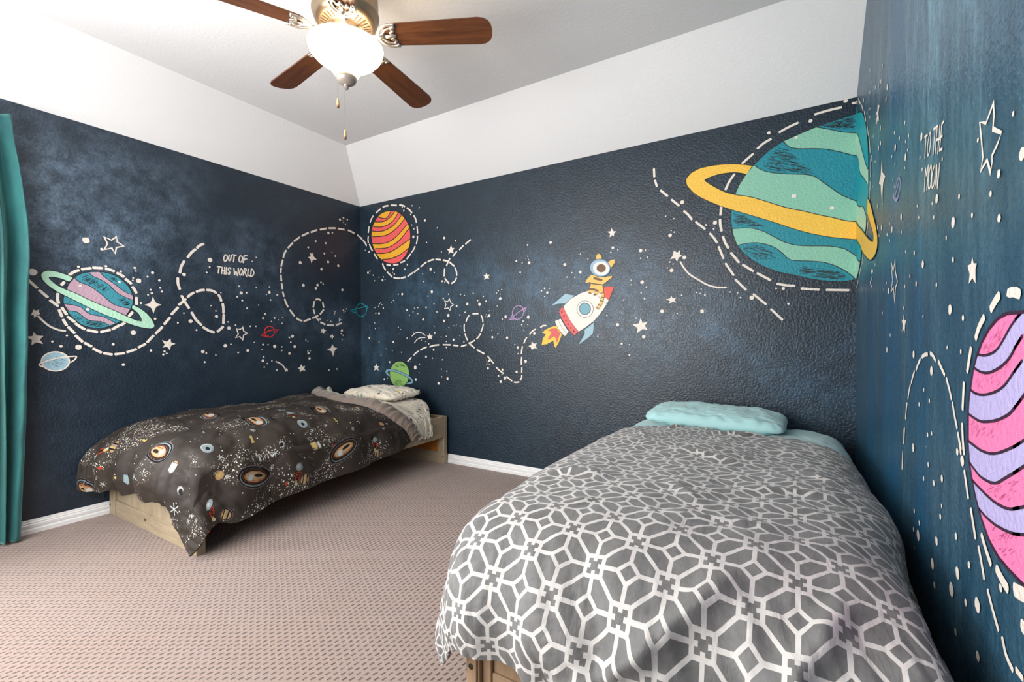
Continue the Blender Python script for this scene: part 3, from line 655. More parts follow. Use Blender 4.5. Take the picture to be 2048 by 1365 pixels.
['S','cream',1,1,[487,3781,401,3882],0.0163,0],
['S','cream',1,1,[349,3953,302,4017,265,4093],0.0164,0],
['S','cream',1,1,[234,4129,225,4192,235,4250],0.0165,0],
['S','cream',1,1,[236,4327,259,4444],0.0165,0],
['S','cream',1,1,[291,4523,327,4588,377,4640],0.0164,0]]],
['B','painted_dashed_trail','cream dashed path from the green planet looping to the rocket flame',[['S','cream',2,1,[1282,1772,1377,1848],0.0137,0],
['S','cream',2,1,[1439,1893,1491,1936,1554,1969],0.0136,0],
['S','cream',2,1,[1605,1992,1674,2023,1753,2047],0.0135,0],
['S','cream',2,1,[1830,2053,1940,2080,2047,2090],0.0133,0],
['S','cream',2,1,[2144,2094,2316,2091],0.013,0],
['S','cream',2,1,[2372,2085,2485,2075],0.0128,0],
['S','cream',2,1,[2549,2065,2662,2093],0.0127,0],
['S','cream',2,1,[2735,2120,2839,2172],0.0125,0],
['S','cream',2,1,[2880,2197,2925,2237,2961,2283],0.0125,0],
['S','cream',2,1,[2972,2316,3002,2379,3019,2445],0.0124,0],
['S','cream',2,1,[3011,2481,3003,2541,2977,2594],0.0124,0],
['S','cream',2,1,[2917,2626,2800,2626],0.0126,0],
['S','cream',2,1,[2721,2598,2685,2552,2658,2493],0.0126,0],
['S','cream',2,1,[2620,2452,2615,2388,2625,2325],0.0127,0],
['S','cream',2,1,[2635,2282,2656,2228,2687,2176],0.0127,0],
['S','cream',2,1,[2714,2130,2768,2087,2832,2044],0.0126,0],
['S','cream',2,1,[2887,2009,3034,1947],0.0124,0],
['S','cream',2,1,[3107,1905,3162,1850,3221,1790],0.0123,0],
['S','cream',2,1,[3279,1722,3346,1669,3418,1626],0.0121,0],
['S','cream',2,1,[3478,1576,3581,1510],0.0119,0],
['S','cream',2,1,[3622,1493,3669,1492,3713,1500],0.0118,0],
['S','cream',2,1,[3737,1531,3761,1568,3768,1613],0.0118,0],
['S','cream',2,1,[3765,1655,3769,1738],0.0118,0],
['S','cream',2,1,[3760,1780,3759,1842,3766,1901],0.0118,0],
['S','cream',2,1,[3761,1958,3767,2014,3781,2071],0.0118,0],
['S','cream',2,1,[3807,2126,3830,2173,3861,2219],0.0117,0],
['S','cream',2,1,[3916,2269,3961,2316,4017,2345],0.0116,0],
['S','cream',2,1,[4107,2374,4152,2400,4206,2400],0.0114,0]]],
['B','painted_planet','green planet right above the bed pillow',[['P','green',0,1,[1322,1534,1312,1465,1281,1401,1234,1346,1172,1305,1102,1282,1028,1278,957,1294,894,1329,845,1381,814,1444,804,1514,816,1585,848,1651,897,1706,961,1746,1032,1768,1106,1769,1176,1751,1237,1715,1283,1664,1313,1602]],
['S','ink',2,1,[1322,1534,1312,1465,1281,1401,1234,1346,1172,1305,1102,1282,1028,1278,957,1294,894,1329,845,1381,814,1444,804,1514,816,1585,848,1651,897,1706,961,1746,1032,1768,1106,1769,1176,1751,1237,1715,1283,1664,1313,1602],0.0047,1],
['S','ink',2,0,[1066,1705,1136,1696],0.0018,0],
['S','ink',2,0,[963,1700,1040,1675],0.0021,0],
['S','ink',2,0,[1143,1711,1213,1693],0.0011,0],
['S','ink',2,0,[1070,1693,1150,1678],0.0017,0],
['S','ink',2,0,[1147,1695,1195,1675],0.0024,0],
['S','ink',2,0,[1046,1736,1132,1689],0.0011,0],
['S','ink',2,0,[1107,1694,1147,1686],0.0019,0],
['S','ink',2,0,[937,1691,984,1687],0.0014,0],
['S','ink',2,0,[1019,1678,1054,1672],0.0012,0],
['S','ink',2,0,[988,1667,1077,1663],0.0023,0],
['S','ink',2,0,[984,1721,1059,1700],0.0014,0],
['S','ink',2,0,[960,1722,995,1721],0.0014,0],
['S','ink',2,0,[943,1685,1043,1669],0.0024,0],
['S','ink',2,0,[1144,1719,1176,1709],0.0011,0],
['S','ink',2,0,[1112,1712,1172,1703],0.0018,0],
['S','ink',2,0,[1115,1693,1203,1672],0.0011,0],
['S','ink',2,0,[1123,1697,1169,1683],0.002,0],
['S','ink',2,0,[1083,1711,1114,1706],0.0015,0],
['S','ink',2,0,[1153,1668,1194,1655],0.0023,0],
['S','ink',2,0,[1146,1693,1228,1678],0.0013,0],
['S','ink',2,0,[1058,1731,1155,1698],0.0022,0],
['S','ink',2,0,[1040,1708,1107,1688],0.0022,0],
['S','ink',2,0,[1033,1398,1061,1386],0.0016,0],
['S','ink',2,0,[950,1421,1028,1387],0.0019,0],
['S','ink',2,0,[1067,1398,1108,1387],0.0023,0],
['S','ink',2,0,[1120,1349,1147,1332],0.0011,0],
['S','ink',2,0,[966,1392,1007,1381],0.002,0],
['S','ink',2,0,[1082,1370,1137,1343],0.0011,0],
['S','ink',2,0,[987,1403,1065,1372],0.0012,0],
['S','ink',2,0,[934,1353,993,1315],0.0011,0],
['S','ink',2,0,[929,1363,962,1344],0.0018,0],
['S','ink',2,0,[911,1404,943,1397],0.0014,0],
['S','ink',2,0,[979,1395,1024,1384],0.0014,0],
['S','ink',2,0,[948,1415,976,1403],0.0011,0],
['S','ink',2,0,[1100,1332,1172,1321],0.0017,0],
['S','ink',2,0,[1095,1337,1138,1333],0.0014,0],
['S','ink',2,0,[1049,1404,1098,1384],0.0014,0],
['S','ink',2,0,[1118,1403,1155,1386],0.0022,0],
['S','ink',2,0,[1076,1350,1128,1323],0.002,0],
['S','ink',2,0,[938,1359,990,1338],0.002,0],
['S','ink',2,0,[978,1334,1031,1316],0.0023,0],
['S','ink',2,0,[940,1368,1034,1337],0.0022,0],
['S','ink',2,0,[931,1380,1010,1352],0.0019,0],
['S','ink',2,0,[981,1409,1035,1386],0.0015,0],
['S','ink',2,0,[1091,1337,1146,1311],0.0016,0],
['S','ink',2,0,[959,1326,1002,1314],0.0015,0],
['S','ink',2,0,[1022,1378,1102,1359],0.0021,0],
['S','ink',2,0,[1045,1394,1098,1364],0.0016,0],
['S','ink',2,0,[1050,1407,1100,1390],0.0023,0],
['S','ink',2,0,[1039,1428,1115,1390],0.0016,0],
['S','ink',2,0,[1004,1390,1077,1337],0.0022,0],
['S','ink',2,0,[1061,1346,1109,1338],0.0012,0]]],
['B','planet_ring','blue grey ring slanting across the green planet',[['P','ringblue',3,0,[817,1465,732,1496,687,1552,712,1595,800,1616,944,1610,1098,1576,1250,1526,1349,1484,1411,1431,1422,1386,1385,1357,1298,1341,1248,1346,1274,1373,1336,1388,1368,1407,1324,1446,1224,1488,1072,1538,918,1569,813,1571,759,1554,772,1526,812,1503]],
['S','ink',4,1,[817,1465,732,1496,687,1552,712,1595,800,1616,944,1610,1098,1576,1250,1526,1349,1484,1411,1431,1422,1386,1385,1357,1298,1341,1248,1346,1274,1373,1336,1388,1368,1407,1324,1446,1224,1488,1072,1538,918,1569,813,1571,759,1554,772,1526,812,1503],0.0037,1]]],
['B','painted_shooting_star','cream star with two curved speed lines',[['S','cream',1,1,[1393,2251,1479,2305,1576,2321,1660,2298,1724,2262],0.0081,0],
['S','cream',1,1,[1453,2121,1527,2190,1623,2221,1723,2221],0.0081,0],
['P','cream',1,0,[1832,2302,1855,2261,1902,2256,1871,2229,1894,2185,1836,2208,1784,2181,1799,2226,1766,2253,1813,2260]]]],
['B','painted_star','cream star below the rocket flame',[['P','cream',1,0,[3949,2157,3981,2119,4042,2126,4012,2076,4050,2042,3984,2049,3949,2010,3937,2056,3889,2079,3942,2103]]]],
['B','painted_star','cream star left of the green planet',[['P','cream',1,0,[436,1713,460,1660,518,1657,479,1621,511,1568,437,1597,368,1563,396,1619,360,1653,416,1662]]]],
['B','painted_star','cream star touching the curl of the dashed path near the coral planet',[['P','cream',1,0,[2335,3853,2359,3798,2413,3792,2371,3748,2402,3697,2321,3728,2279,3694,2285,3757,2240,3785,2305,3788]]]],
['B','painted_star','cream star mid wall between the dashed curl and the rocket',[['P','cream',1,0,[3089,3307,3109,3269,3160,3271,3126,3236,3144,3193,3093,3218,3041,3191,3055,3241,3026,3269,3071,3272]]]],
['B','painted_star_outline','hollow white star outline left of the lilac planet',[['S','cream',1,0,[2291,2911,2323,2842,2384,2795,2315,2765,2307,2703,2265,2747,2183,2736,2216,2808,2184,2877,2253,2855],0.0078,1]]],
['B','painted_ringed_planet','little lilac line-drawn planet left of the rocket',[['S','lilac',2,1,[3797,2590,3779,2559,3754,2533,3724,2516,3691,2510,3659,2514,3630,2528,3609,2552,3596,2582,3594,2616,3602,2651,3619,2682,3645,2708,3676,2724,3709,2731,3741,2726,3769,2712,3790,2688,3802,2658,3804,2624],0.0071,1],
['S','lilac',2,0,[3579,2538,3720,2632,3842,2689],0.0071,0],
['S','lilac',2,0,[3782,2678,3854,2694,3818,2625],0.007,0],
['S','lilac',2,0,[3592,2583,3539,2513,3644,2519],0.0072,0]]],
['B','painted_ringed_planet','right half of the little teal line-drawn planet at the corner',[['S','teal_line',2,1,[0,2920,67,2905,148,2858,179,2790,146,2714,81,2665,0,2652],0.0077,0],
['S','teal_line',2,0,[0,2837,196,2860,221,2833,163,2786],0.0077,0]]],
['B','painted_rocket','white cartoon rocket flying up right across the back wall',[['P','rocket_white',1,0,[4499,2686,4536,2729,4620,2797,4692,2832,4786,2877,4890,2903,4993,2903,5060,2873,5127,2827,5215,2748,5182,2692,5138,2625,5082,2552,4986,2453,4877,2374,4749,2299,4690,2366,4619,2455,4559,2556,4517,2635]],
['S','ink',2,0,[4499,2686,4536,2729,4620,2797,4692,2832,4786,2877,4890,2903,4993,2903,5060,2873,5127,2827,5215,2748,5182,2692,5138,2625,5082,2552,4986,2453,4877,2374,4749,2299,4690,2366,4619,2455,4559,2556,4517,2635],0.0021,1],
['S','ink',3,1,[5043,2836,5082,2786,5132,2741,5187,2695],0.0021,0]]],
['B','rocket_fin','pale blue upper rocket fin',[['P','powder',0,0,[4530,2879,4686,2844,4620,2797,4524,2730,4438,2733,4301,2713,4401,2785]],
['S','ink',1,0,[4530,2879,4686,2844,4620,2797,4524,2730,4438,2733,4301,2713,4401,2785],0.0017,1]]],
['B','rocket_fin','pale blue lower rocket fin',[['P','powder',0,0,[4986,2437,4986,2361,4971,2265,4888,2201,4743,2104,4796,2190,4842,2266,4842,2331,4912,2379]],
['S','ink',1,0,[4986,2437,4986,2361,4971,2265,4888,2201,4743,2104,4796,2190,4842,2266,4842,2331,4912,2379],0.0016,1]]],
['B','rocket_nose','red rocket nose cone',[['P','tomato',2,0,[5136,2937,5199,2952,5297,2938,5253,2841,5215,2748,5177,2782,5138,2805,5144,2879]],
['S','ink',3,0,[5136,2937,5199,2952,5297,2938,5253,2841,5215,2748,5177,2782,5138,2805,5144,2879],0.0016,1]]],
['B','rocket_skirt','red riveted rocket skirt band',[['P','coral_red',2,0,[4487,2686,4438,2638,4425,2605,4474,2503,4535,2401,4607,2312,4678,2245,4747,2299,4690,2366,4619,2455,4559,2556,4517,2635]],
['S','ink',3,0,[4487,2686,4438,2638,4425,2605,4474,2503,4535,2401,4607,2312,4678,2245,4747,2299,4690,2366,4619,2455,4559,2556,4517,2635],0.0016,1],
['D','ink',3,[8949,5207,25,9021,5082,24,9082,4947,24,9154,4830,24,9242,4718,24,9338,4618,24]]]],
['B','rocket_nozzle','white rocket exhaust nozzle',[['P','rocket_white',2,0,[4357,2472,4456,2503,4510,2413,4559,2340,4592,2306,4528,2232,4473,2274,4412,2353,4369,2427]],
['S','ink',3,0,[4357,2472,4456,2503,4510,2413,4559,2340,4592,2306,4528,2232,4473,2274,4412,2353,4369,2427],0.0017,1],
['S','ink',3,1,[4406,2488,4461,2391,4522,2313,4561,2273],0.0022,0]]],
['B','rocket_flame','yellow and red flame behind the rocket',[['P','yellow2',0,0,[4381,2398,4275,2372,4186,2333,4132,2288,4198,2265,4147,2196,4123,2099,4210,2111,4330,2168,4343,2100,4361,2053,4411,2123,4473,2257,4418,2336]],
['P','coral_red',1,0,[4381,2353,4300,2349,4237,2327,4306,2298,4268,2236,4230,2181,4287,2207,4337,2241,4368,2213,4389,2140,4418,2213,4436,2280]],
['S','ink',2,0,[4381,2353,4300,2349,4237,2327,4306,2298,4268,2236,4230,2181,4287,2207,4337,2241,4368,2213,4389,2140,4418,2213,4436,2280],0.0017,1]]],
['B','rocket_porthole','round blue rocket porthole',[['P','porthole',3,1,[4935,2636,4931,2610,4919,2587,4900,2569,4876,2558,4849,2554,4822,2559,4798,2572,4779,2592,4766,2616,4762,2642,4766,2668,4779,2692,4798,2710,4823,2721,4849,2724,4876,2718,4900,2705,4919,2686,4931,2662]],
['S','ink',4,1,[4936,2636,4932,2610,4920,2586,4900,2568,4876,2557,4849,2553,4822,2558,4797,2571,4778,2591,4765,2615,4761,2642,4765,2669,4778,2692,4798,2710,4822,2722,4849,2725,4877,2719,4901,2706,4920,2687,4932,2662],0.0038,1],
['S','ink',3,1,[4980,2630,4973,2592,4955,2559,4927,2532,4891,2516,4851,2511,4811,2518,4775,2537,4746,2565,4727,2600,4721,2639,4727,2678,4746,2712,4775,2738,4812,2754,4852,2758,4892,2750,4927,2731,4956,2703,4974,2668],0.0027,1]]],
['B','painted_cat','yellow striped cartoon cat in a space helmet riding the rocket',[['P','cat_yellow',2,0,[5019,3356,5028,3414,5062,3439,5101,3407,5117,3358]],
['P','cat_yellow',2,0,[5194,3292,5254,3329,5308,3329,5303,3278,5254,3211,5216,3243]],
['S','ink',3,0,[5019,3356,5028,3414,5062,3439,5101,3407,5117,3358],0.0016,0],
['S','ink',3,0,[5194,3292,5254,3329,5308,3329,5303,3278,5254,3211,5216,3243],0.0016,0],
['P','cat_yellow',4,0,[4960,3141,4891,3087,4856,3035,4865,3013,4931,3030,4942,2987,4911,2924,4896,2882,4930,2854,4964,2867,4987,2893,5015,2886,4987,2842,5002,2828,5049,2847,5067,2867,5105,2849,5133,2847,5140,2889,5122,2975,5194,3024,5270,3076,5265,3098,5194,3092,5150,3085,5061,3094]],
['S','ink',5,0,[4960,3141,4891,3087,4856,3035,4865,3013,4931,3030,4942,2987,4911,2924,4896,2882,4930,2854,4964,2867,4987,2893,5015,2886,4987,2842,5002,2828,5049,2847,5067,2867,5105,2849,5133,2847,5140,2889,5122,2975,5194,3024,5270,3076,5265,3098,5194,3092,5150,3085,5061,3094],0.0016,1],
['S','fur_brown',5,1,[5122,2864,5125,2805,5114,2753,5088,2695,5049,2644],0.0234,0],
['S','cat_yellow',6,1,[5122,2864,5125,2805,5114,2753,5088,2695,5049,2644],0.0191,0],
['S','fur_brown',6,1,[4993,3082,5050,3065,5111,3045],0.0171,0],
['S','fur_brown',6,1,[4939,3011,5027,2992,5119,2978],0.0086,0],
['S','fur_brown',6,1,[4911,2926,4982,2920,5055,2892],0.014,0],
['S','fur_brown',6,1,[4913,2870,4947,2862],0.0086,0],
['S','fur_brown',6,1,[4987,2842,5027,2840],0.0086,0],
['S','fur_brown',7,0,[5103,2860,5140,2858],0.0064,0],
['S','fur_brown',7,0,[5098,2801,5140,2794],0.0064,0],
['S','fur_brown',7,0,[5085,2751,5129,2739],0.0064,0],
['S','fur_brown',7,0,[5054,2697,5102,2679],0.0064,0],
['S','fur_brown',7,0,[5028,2650,5065,2625],0.0064,0]]],
['B','cat_helmet','round glass space helmet with brown face',[['P','helmet_blue',8,1,[5239,3192,5227,3156,5200,3126,5163,3106,5118,3098,5071,3101,5024,3117,4984,3144,4954,3178,4937,3217,4935,3257,4949,3294,4976,3324,5014,3343,5060,3351,5108,3347,5154,3330,5193,3303,5222,3269,5238,3231]],
['S','ink_soft',9,1,[5239,3192,5227,3156,5200,3126,5163,3106,5118,3098,5071,3101,5024,3117,4984,3144,4954,3178,4937,3217,4935,3257,4949,3294,4976,3324,5014,3343,5060,3351,5108,3347,5154,3330,5193,3303,5222,3269,5238,3231],0.0022,1],
['P','rocket_white',9,1,[5223,3186,5212,3158,5190,3136,5159,3122,5124,3116,5086,3121,5049,3134,5018,3156,4995,3184,4982,3215,4982,3246,4994,3274,5016,3296,5047,3310,5084,3315,5122,3310,5158,3296,5188,3274,5211,3247,5222,3216]],
['P','fur_brown',10,1,[5175,3212,5172,3194,5162,3178,5147,3166,5127,3159,5106,3158,5084,3163,5064,3173,5049,3187,5039,3204,5035,3223,5039,3241,5049,3257,5065,3269,5084,3276,5106,3277,5128,3272,5147,3262,5162,3248,5172,3230]]]],
['B','painted_planet','huge teal and mint banded planet, its larger part on the back wall',[['P','teal',0,0,[8073,4694,8073,4694,7927,4673,7779,4650,7695,4636,7558,4601,7453,4570,7363,4543,7236,4476,7142,4400,7047,4312,6970,4219,6902,4111,6852,4010,6823,3905,6809,3775,6809,3643,6829,3508,6872,3371,6951,3254,7048,3158,7162,3073,7310,2997,7490,2942,7664,2882,7832,2846,7962,2834,8073,2852]],
['P','mint',1,0,[7695,4636,7796,4592,7862,4560,7943,4521,8073,4478,8073,4223,7992,4264,7911,4307,7796,4359,7662,4395,7523,4424,7435,4464,7390,4516,7367,4552,7453,4570,7558,4601]],
['P','mint',1,0,[7067,4319,7142,4251,7236,4201,7346,4168,7471,4136,7611,4103,7696,4059,7763,3990,7846,3906,7928,3822,8009,3764,8073,3723,8073,3494,7977,3518,7863,3568,7730,3618,7576,3685,7436,3737,7309,3798,7161,3874,7009,3946,6862,3993,6902,4111,6970,4219,7047,4312]],
['P','mint',1,0,[6829,3574,6931,3568,7048,3551,7162,3500,7273,3423,7382,3347,7489,3300,7612,3275,7748,3260,7864,3240,7978,3196,8073,3110,8073,2844,8010,2923,7913,3000,7798,3060,7663,3092,7525,3111,7436,3133,7364,3213,7292,3284,7199,3336,7086,3370,6970,3372,6882,3359,6829,3508]],
['S','ink',2,1,[7695,4636,7796,4592,7862,4560,7943,4521,8073,4478],0.004,0],
['S','ink',2,1,[8073,4223,7992,4264,7911,4307,7796,4359,7662,4395,7523,4424,7435,4464,7390,4516,7367,4552],0.0041,0],
['S','ink',2,1,[7067,4319,7142,4251,7236,4201,7346,4168,7471,4136,7611,4103,7696,4059,7763,3990,7846,3906,7928,3822,8009,3764,8073,3723],0.0041,0],
['S','ink',2,1,[6829,3574,6931,3568,7048,3551,7162,3500,7273,3423,7382,3347,7489,3300,7612,3275,7748,3260,7864,3240,7978,3196,8073,3110],0.0042,0],
['S','ink',2,1,[8073,2844,8010,2923,7913,3000,7798,3060,7663,3092,7525,3111,7436,3133,7364,3213,7292,3284,7199,3336,7086,3370,6970,3372,6882,3359],0.0042,0],
['S','ink',2,0,[8073,4694,8073,4694,7927,4673,7779,4650,7695,4636,7558,4601,7453,4570,7363,4543,7236,4476,7142,4400,7047,4312,6970,4219,6902,4111,6852,4010,6823,3905,6809,3775,6809,3643,6829,3508,6872,3371,6951,3254,7048,3158,7162,3073,7310,2997,7490,2942,7664,2882,7832,2846,7962,2834,8073,2852],0.0044,0],
['S','ink',2,0,[7954,4666,8043,4621],0.0018,0],
['S','ink',2,0,[8010,4598,8046,4595],0.0018,0],
['S','ink',2,0,[7972,4544,8011,4542],0.0011,0],
['S','ink',2,0,[7977,4659,8007,4653],0.0019,0],
['S','ink',2,0,[7942,4591,8016,4583],0.0016,0],
['S','ink',2,0,[7945,4603,8007,4586],0.0024,0],
['S','ink',2,0,[7849,4638,7953,4615],0.0018,0],
['S','ink',2,0,[7844,4609,7944,4596],0.0019,0],
['S','ink',2,0,[7875,4655,7949,4635],0.0013,0],
['S','ink',2,0,[7943,4613,7997,4591],0.0014,0],
['S','ink',2,0,[7841,4618,7928,4608],0.0015,0],
['S','ink',2,0,[7962,4658,8029,4644],0.0015,0],
['S','ink',2,0,[7976,4630,8045,4606],0.0021,0],
['S','ink',2,0,[7990,4624,8035,4609],0.0017,0],
['S','ink',2,0,[7846,4595,7889,4585],0.0023,0],
['S','ink',2,0,[7900,4635,7977,4603],0.0012,0],
['S','ink',2,0,[7977,4600,8039,4586],0.0023,0],
['S','ink',2,0,[7895,4630,7936,4622],0.0013,0],
['S','ink',2,0,[7984,4661,8048,4649],0.0017,0],
['S','ink',2,0,[7806,4611,7862,4601],0.0016,0],
['S','ink',2,0,[7913,4591,8010,4560],0.0021,0],
['S','ink',2,0,[7953,4666,8051,4649],0.0011,0],
['S','ink',2,0,[7935,4644,7978,4634],0.0014,0],
['S','ink',2,0,[7962,4652,8013,4635],0.0012,0],
['S','ink',2,0,[7808,4620,7865,4609],0.0019,0],
['S','ink',2,0,[8016,4552,8058,4548],0.0024,0],
['S','ink',2,0,[7995,4648,8038,4638],0.0024,0],
['S','ink',2,0,[7845,4594,7877,4589],0.0019,0],
['S','ink',2,0,[7865,4641,7931,4640],0.0015,0],
['S','ink',2,0,[7839,4595,7904,4583],0.0015,0],
['S','ink',2,0,[8013,4664,8043,4652],0.0016,0],
['S','ink',2,0,[7751,4639,7858,4625],0.0023,0],
['S','ink',2,0,[7918,4652,7972,4640],0.0012,0],
['S','ink',2,0,[7887,4572,7918,4565],0.0011,0],
['S','ink',2,0,[7911,4621,7976,4610],0.0017,0],
['S','ink',2,0,[7827,4649,7884,4638],0.0016,0],
['S','ink',2,0,[7817,4636,7856,4620],0.0019,0],
['S','ink',2,0,[7820,4627,7920,4612],0.0023,0],
['S','ink',2,0,[7830,4636,7877,4641],0.0014,0],
['S','ink',2,0,[7791,4636,7895,4617],0.0012,0],
['S','ink',2,0,[7786,4621,7869,4602],0.002,0],
['S','ink',2,0,[8034,4663,8064,4661],0.0022,0],
['S','ink',2,0,[8022,4573,8061,4554],0.0021,0],
['S','ink',2,0,[7962,4646,8000,4639],0.0012,0],
['S','ink',2,0,[7953,4592,7980,4577],0.0019,0],
['S','ink',2,0,[7871,4609,7916,4598],0.0022,0],
['S','ink',2,0,[7878,4597,7917,4584],0.0018,0],
['S','ink',2,0,[7902,4609,7992,4589],0.0017,0],
['S','ink',2,0,[7972,4590,8013,4573],0.0019,0],
['S','ink',2,0,[7943,4661,7992,4654],0.0017,0],
['S','ink',2,0,[8014,4562,8060,4551],0.0015,0],
['S','ink',2,0,[7843,4611,7909,4615],0.0019,0],
['S','ink',2,0,[7840,4598,7924,4594],0.0023,0],
['S','ink',2,0,[7760,4638,7800,4628],0.0011,0],
['S','ink',2,0,[7970,4654,7998,4641],0.0014,0],
['S','ink',2,0,[7839,4602,7892,4589],0.0019,0],
['S','ink',2,0,[7978,4655,8010,4651],0.0011,0],
['S','ink',2,0,[7861,4639,7945,4624],0.0022,0],
['S','ink',2,0,[7905,4591,7979,4588],0.0021,0],
['S','ink',2,0,[7772,4626,7812,4618],0.0024,0],
['S','ink',2,0,[7966,4575,8052,4549],0.0011,0],
['S','ink',2,0,[7965,4579,8023,4570],0.0017,0],
['S','ink',2,0,[7986,4600,8055,4595],0.0018,0],
['S','ink',2,0,[7891,4599,7984,4581],0.0021,0],
['S','ink',2,0,[7902,4621,8004,4582],0.0015,0],
['S','ink',2,0,[7951,4570,8033,4558],0.0018,0],
['S','ink',2,0,[7949,4656,8037,4622],0.0016,0],
['S','ink',2,0,[7869,4637,7963,4628],0.0012,0],
['S','ink',2,0,[7852,4624,7928,4610],0.0011,0],
['S','ink',2,0,[8024,4638,8059,4624],0.0017,0],
['S','ink',2,0,[7856,4646,7920,4630],0.0015,0],
['S','ink',2,0,[7969,4574,8036,4545],0.0022,0],
['S','ink',2,0,[7887,4579,7945,4569],0.0018,0],
['S','ink',2,0,[7947,4578,8040,4578],0.0013,0],
['S','ink',2,0,[7953,4559,7995,4559],0.0015,0],
['S','ink',2,0,[7969,4625,8069,4591],0.0018,0],
['S','ink',2,0,[7876,4599,7936,4580],0.0016,0],
['S','ink',2,0,[7823,4632,7903,4603],0.0018,0],
['S','ink',2,0,[7838,4629,7883,4612],0.0015,0],
['S','ink',2,0,[7909,4573,7942,4568],0.0021,0],
['S','ink',2,0,[7857,4636,7946,4628],0.0019,0],
['S','ink',2,0,[7866,4651,7956,4632],0.0019,0],
['S','ink',2,0,[7939,4559,8039,4534],0.0013,0],
['S','ink',2,0,[7981,4564,8051,4560],0.0015,0],
['S','ink',2,0,[7948,4579,7990,4573],0.0019,0],
['S','ink',2,0,[7794,4631,7860,4616],0.002,0],
['S','ink',2,0,[7840,4631,7930,4589],0.0016,0],
['S','ink',2,0,[7900,4624,7939,4620],0.0018,0],
['S','ink',2,0,[7977,4633,8069,4607],0.0023,0],
['S','ink',2,0,[7858,4597,7922,4584],0.0022,0],
['S','ink',2,0,[7234,4384,7284,4358],0.0021,0],
['S','ink',2,0,[7448,4238,7483,4221],0.0022,0],
['S','ink',2,0,[7272,4423,7324,4402],0.0024,0],
['S','ink',2,0,[7210,4294,7309,4235],0.0013,0],
['S','ink',2,0,[7414,4326,7493,4251],0.0013,0],
['S','ink',2,0,[7479,4328,7527,4306],0.0015,0],
['S','ink',2,0,[7350,4382,7446,4352],0.0023,0],
['S','ink',2,0,[7279,4463,7385,4423],0.0021,0],
['S','ink',2,0,[7285,4216,7324,4197],0.0015,0],
['S','ink',2,0,[7408,4200,7510,4175],0.0011,0],
['S','ink',2,0,[7260,4447,7362,4401],0.0022,0],
['S','ink',2,0,[7475,4273,7530,4237],0.0018,0],
['S','ink',2,0,[7295,4418,7328,4400],0.002,0],
['S','ink',2,0,[7466,4202,7532,4167],0.0023,0],
['S','ink',2,0,[7352,4393,7447,4350],0.0022,0],
['S','ink',2,0,[7282,4387,7342,4358],0.0011,0],
['S','ink',2,0,[7358,4224,7438,4199],0.0018,0],
['S','ink',2,0,[7433,4330,7472,4313],0.0021,0],
['S','ink',2,0,[7387,4312,7455,4283],0.0016,0],
['S','ink',2,0,[7273,4256,7382,4188],0.0012,0],
['S','ink',2,0,[7408,4301,7506,4263],0.0023,0],
['S','ink',2,0,[7315,4259,7357,4246],0.0015,0],
['S','ink',2,0,[7519,4178,7612,4164],0.0014,0],
['S','ink',2,0,[7313,4285,7360,4271],0.0021,0],
['S','ink',2,0,[7246,4263,7347,4213],0.0022,0],
['S','ink',2,0,[7292,4242,7352,4221],0.0019,0],
['S','ink',2,0,[7163,4302,7209,4280],0.0012,0],
['S','ink',2,0,[7337,4352,7421,4310],0.0021,0],
['S','ink',2,0,[7500,4162,7617,4132],0.0013,0],
['S','ink',2,0,[7241,4321,7349,4283],0.0015,0],
['S','ink',2,0,[7511,4182,7555,4168],0.0023,0],
['S','ink',2,0,[7377,4364,7479,4322],0.0021,0],
['S','ink',2,0,[7503,4200,7576,4161],0.0014,0],
['S','ink',2,0,[7440,4287,7477,4274],0.0022,0],
['S','ink',2,0,[7351,4260,7381,4240],0.0019,0],
['S','ink',2,0,[7358,4359,7439,4313],0.002,0],
['S','ink',2,0,[7520,4218,7598,4188],0.002,0],
['S','ink',2,0,[7263,4383,7328,4363],0.0019,0],
['S','ink',2,0,[7266,4426,7344,4410],0.0013,0],
['S','ink',2,0,[7467,4339,7509,4324],0.0017,0],
['S','ink',2,0,[7234,4431,7285,4407],0.0011,0],
['S','ink',2,0,[7367,4414,7420,4399],0.002,0],
['S','ink',2,0,[7255,4337,7367,4312],0.0018,0],
['S','ink',2,0,[7340,4425,7378,4414],0.0017,0],
['S','ink',2,0,[7559,4157,7622,4136],0.0012,0],
['S','ink',2,0,[7378,4385,7471,4360],0.0017,0],
['S','ink',2,0,[7450,4247,7512,4225],0.0015,0],
['S','ink',2,0,[7512,4191,7609,4177],0.0017,0],
['S','ink',2,0,[7324,4470,7419,4435],0.0021,0],
['S','ink',2,0,[7235,4260,7327,4234],0.0014,0],
['S','ink',2,0,[7290,4428,7386,4371],0.0022,0],
['S','ink',2,0,[7419,4389,7494,4325],0.0016,0],
['S','ink',2,0,[7510,4218,7554,4198],0.0016,0],
['S','ink',2,0,[7425,4218,7489,4178],0.0016,0],
['S','ink',2,0,[7546,4142,7612,4121],0.002,0],
['S','ink',2,0,[7297,4424,7332,4415],0.0015,0],
['S','ink',2,0,[7235,4239,7340,4198],0.0013,0],
['S','ink',2,0,[7262,4261,7364,4227],0.002,0],
['S','ink',2,0,[7577,4172,7673,4100],0.0023,0],
['S','ink',2,0,[7221,4362,7337,4310],0.0024,0],
['S','ink',2,0,[7386,4336,7451,4307],0.0019,0],
['S','ink',2,0,[7363,4279,7423,4255],0.0021,0],
['S','ink',2,0,[7231,4267,7294,4238],0.0018,0],
['S','ink',2,0,[7207,4318,7246,4306],0.0012,0],
['S','ink',2,0,[7522,4227,7597,4182],0.0021,0],
['S','ink',2,0,[7543,4205,7641,4160],0.0016,0],
['S','ink',2,0,[7439,4198,7529,4161],0.0019,0],
['S','ink',2,0,[7255,4320,7336,4283],0.0024,0],
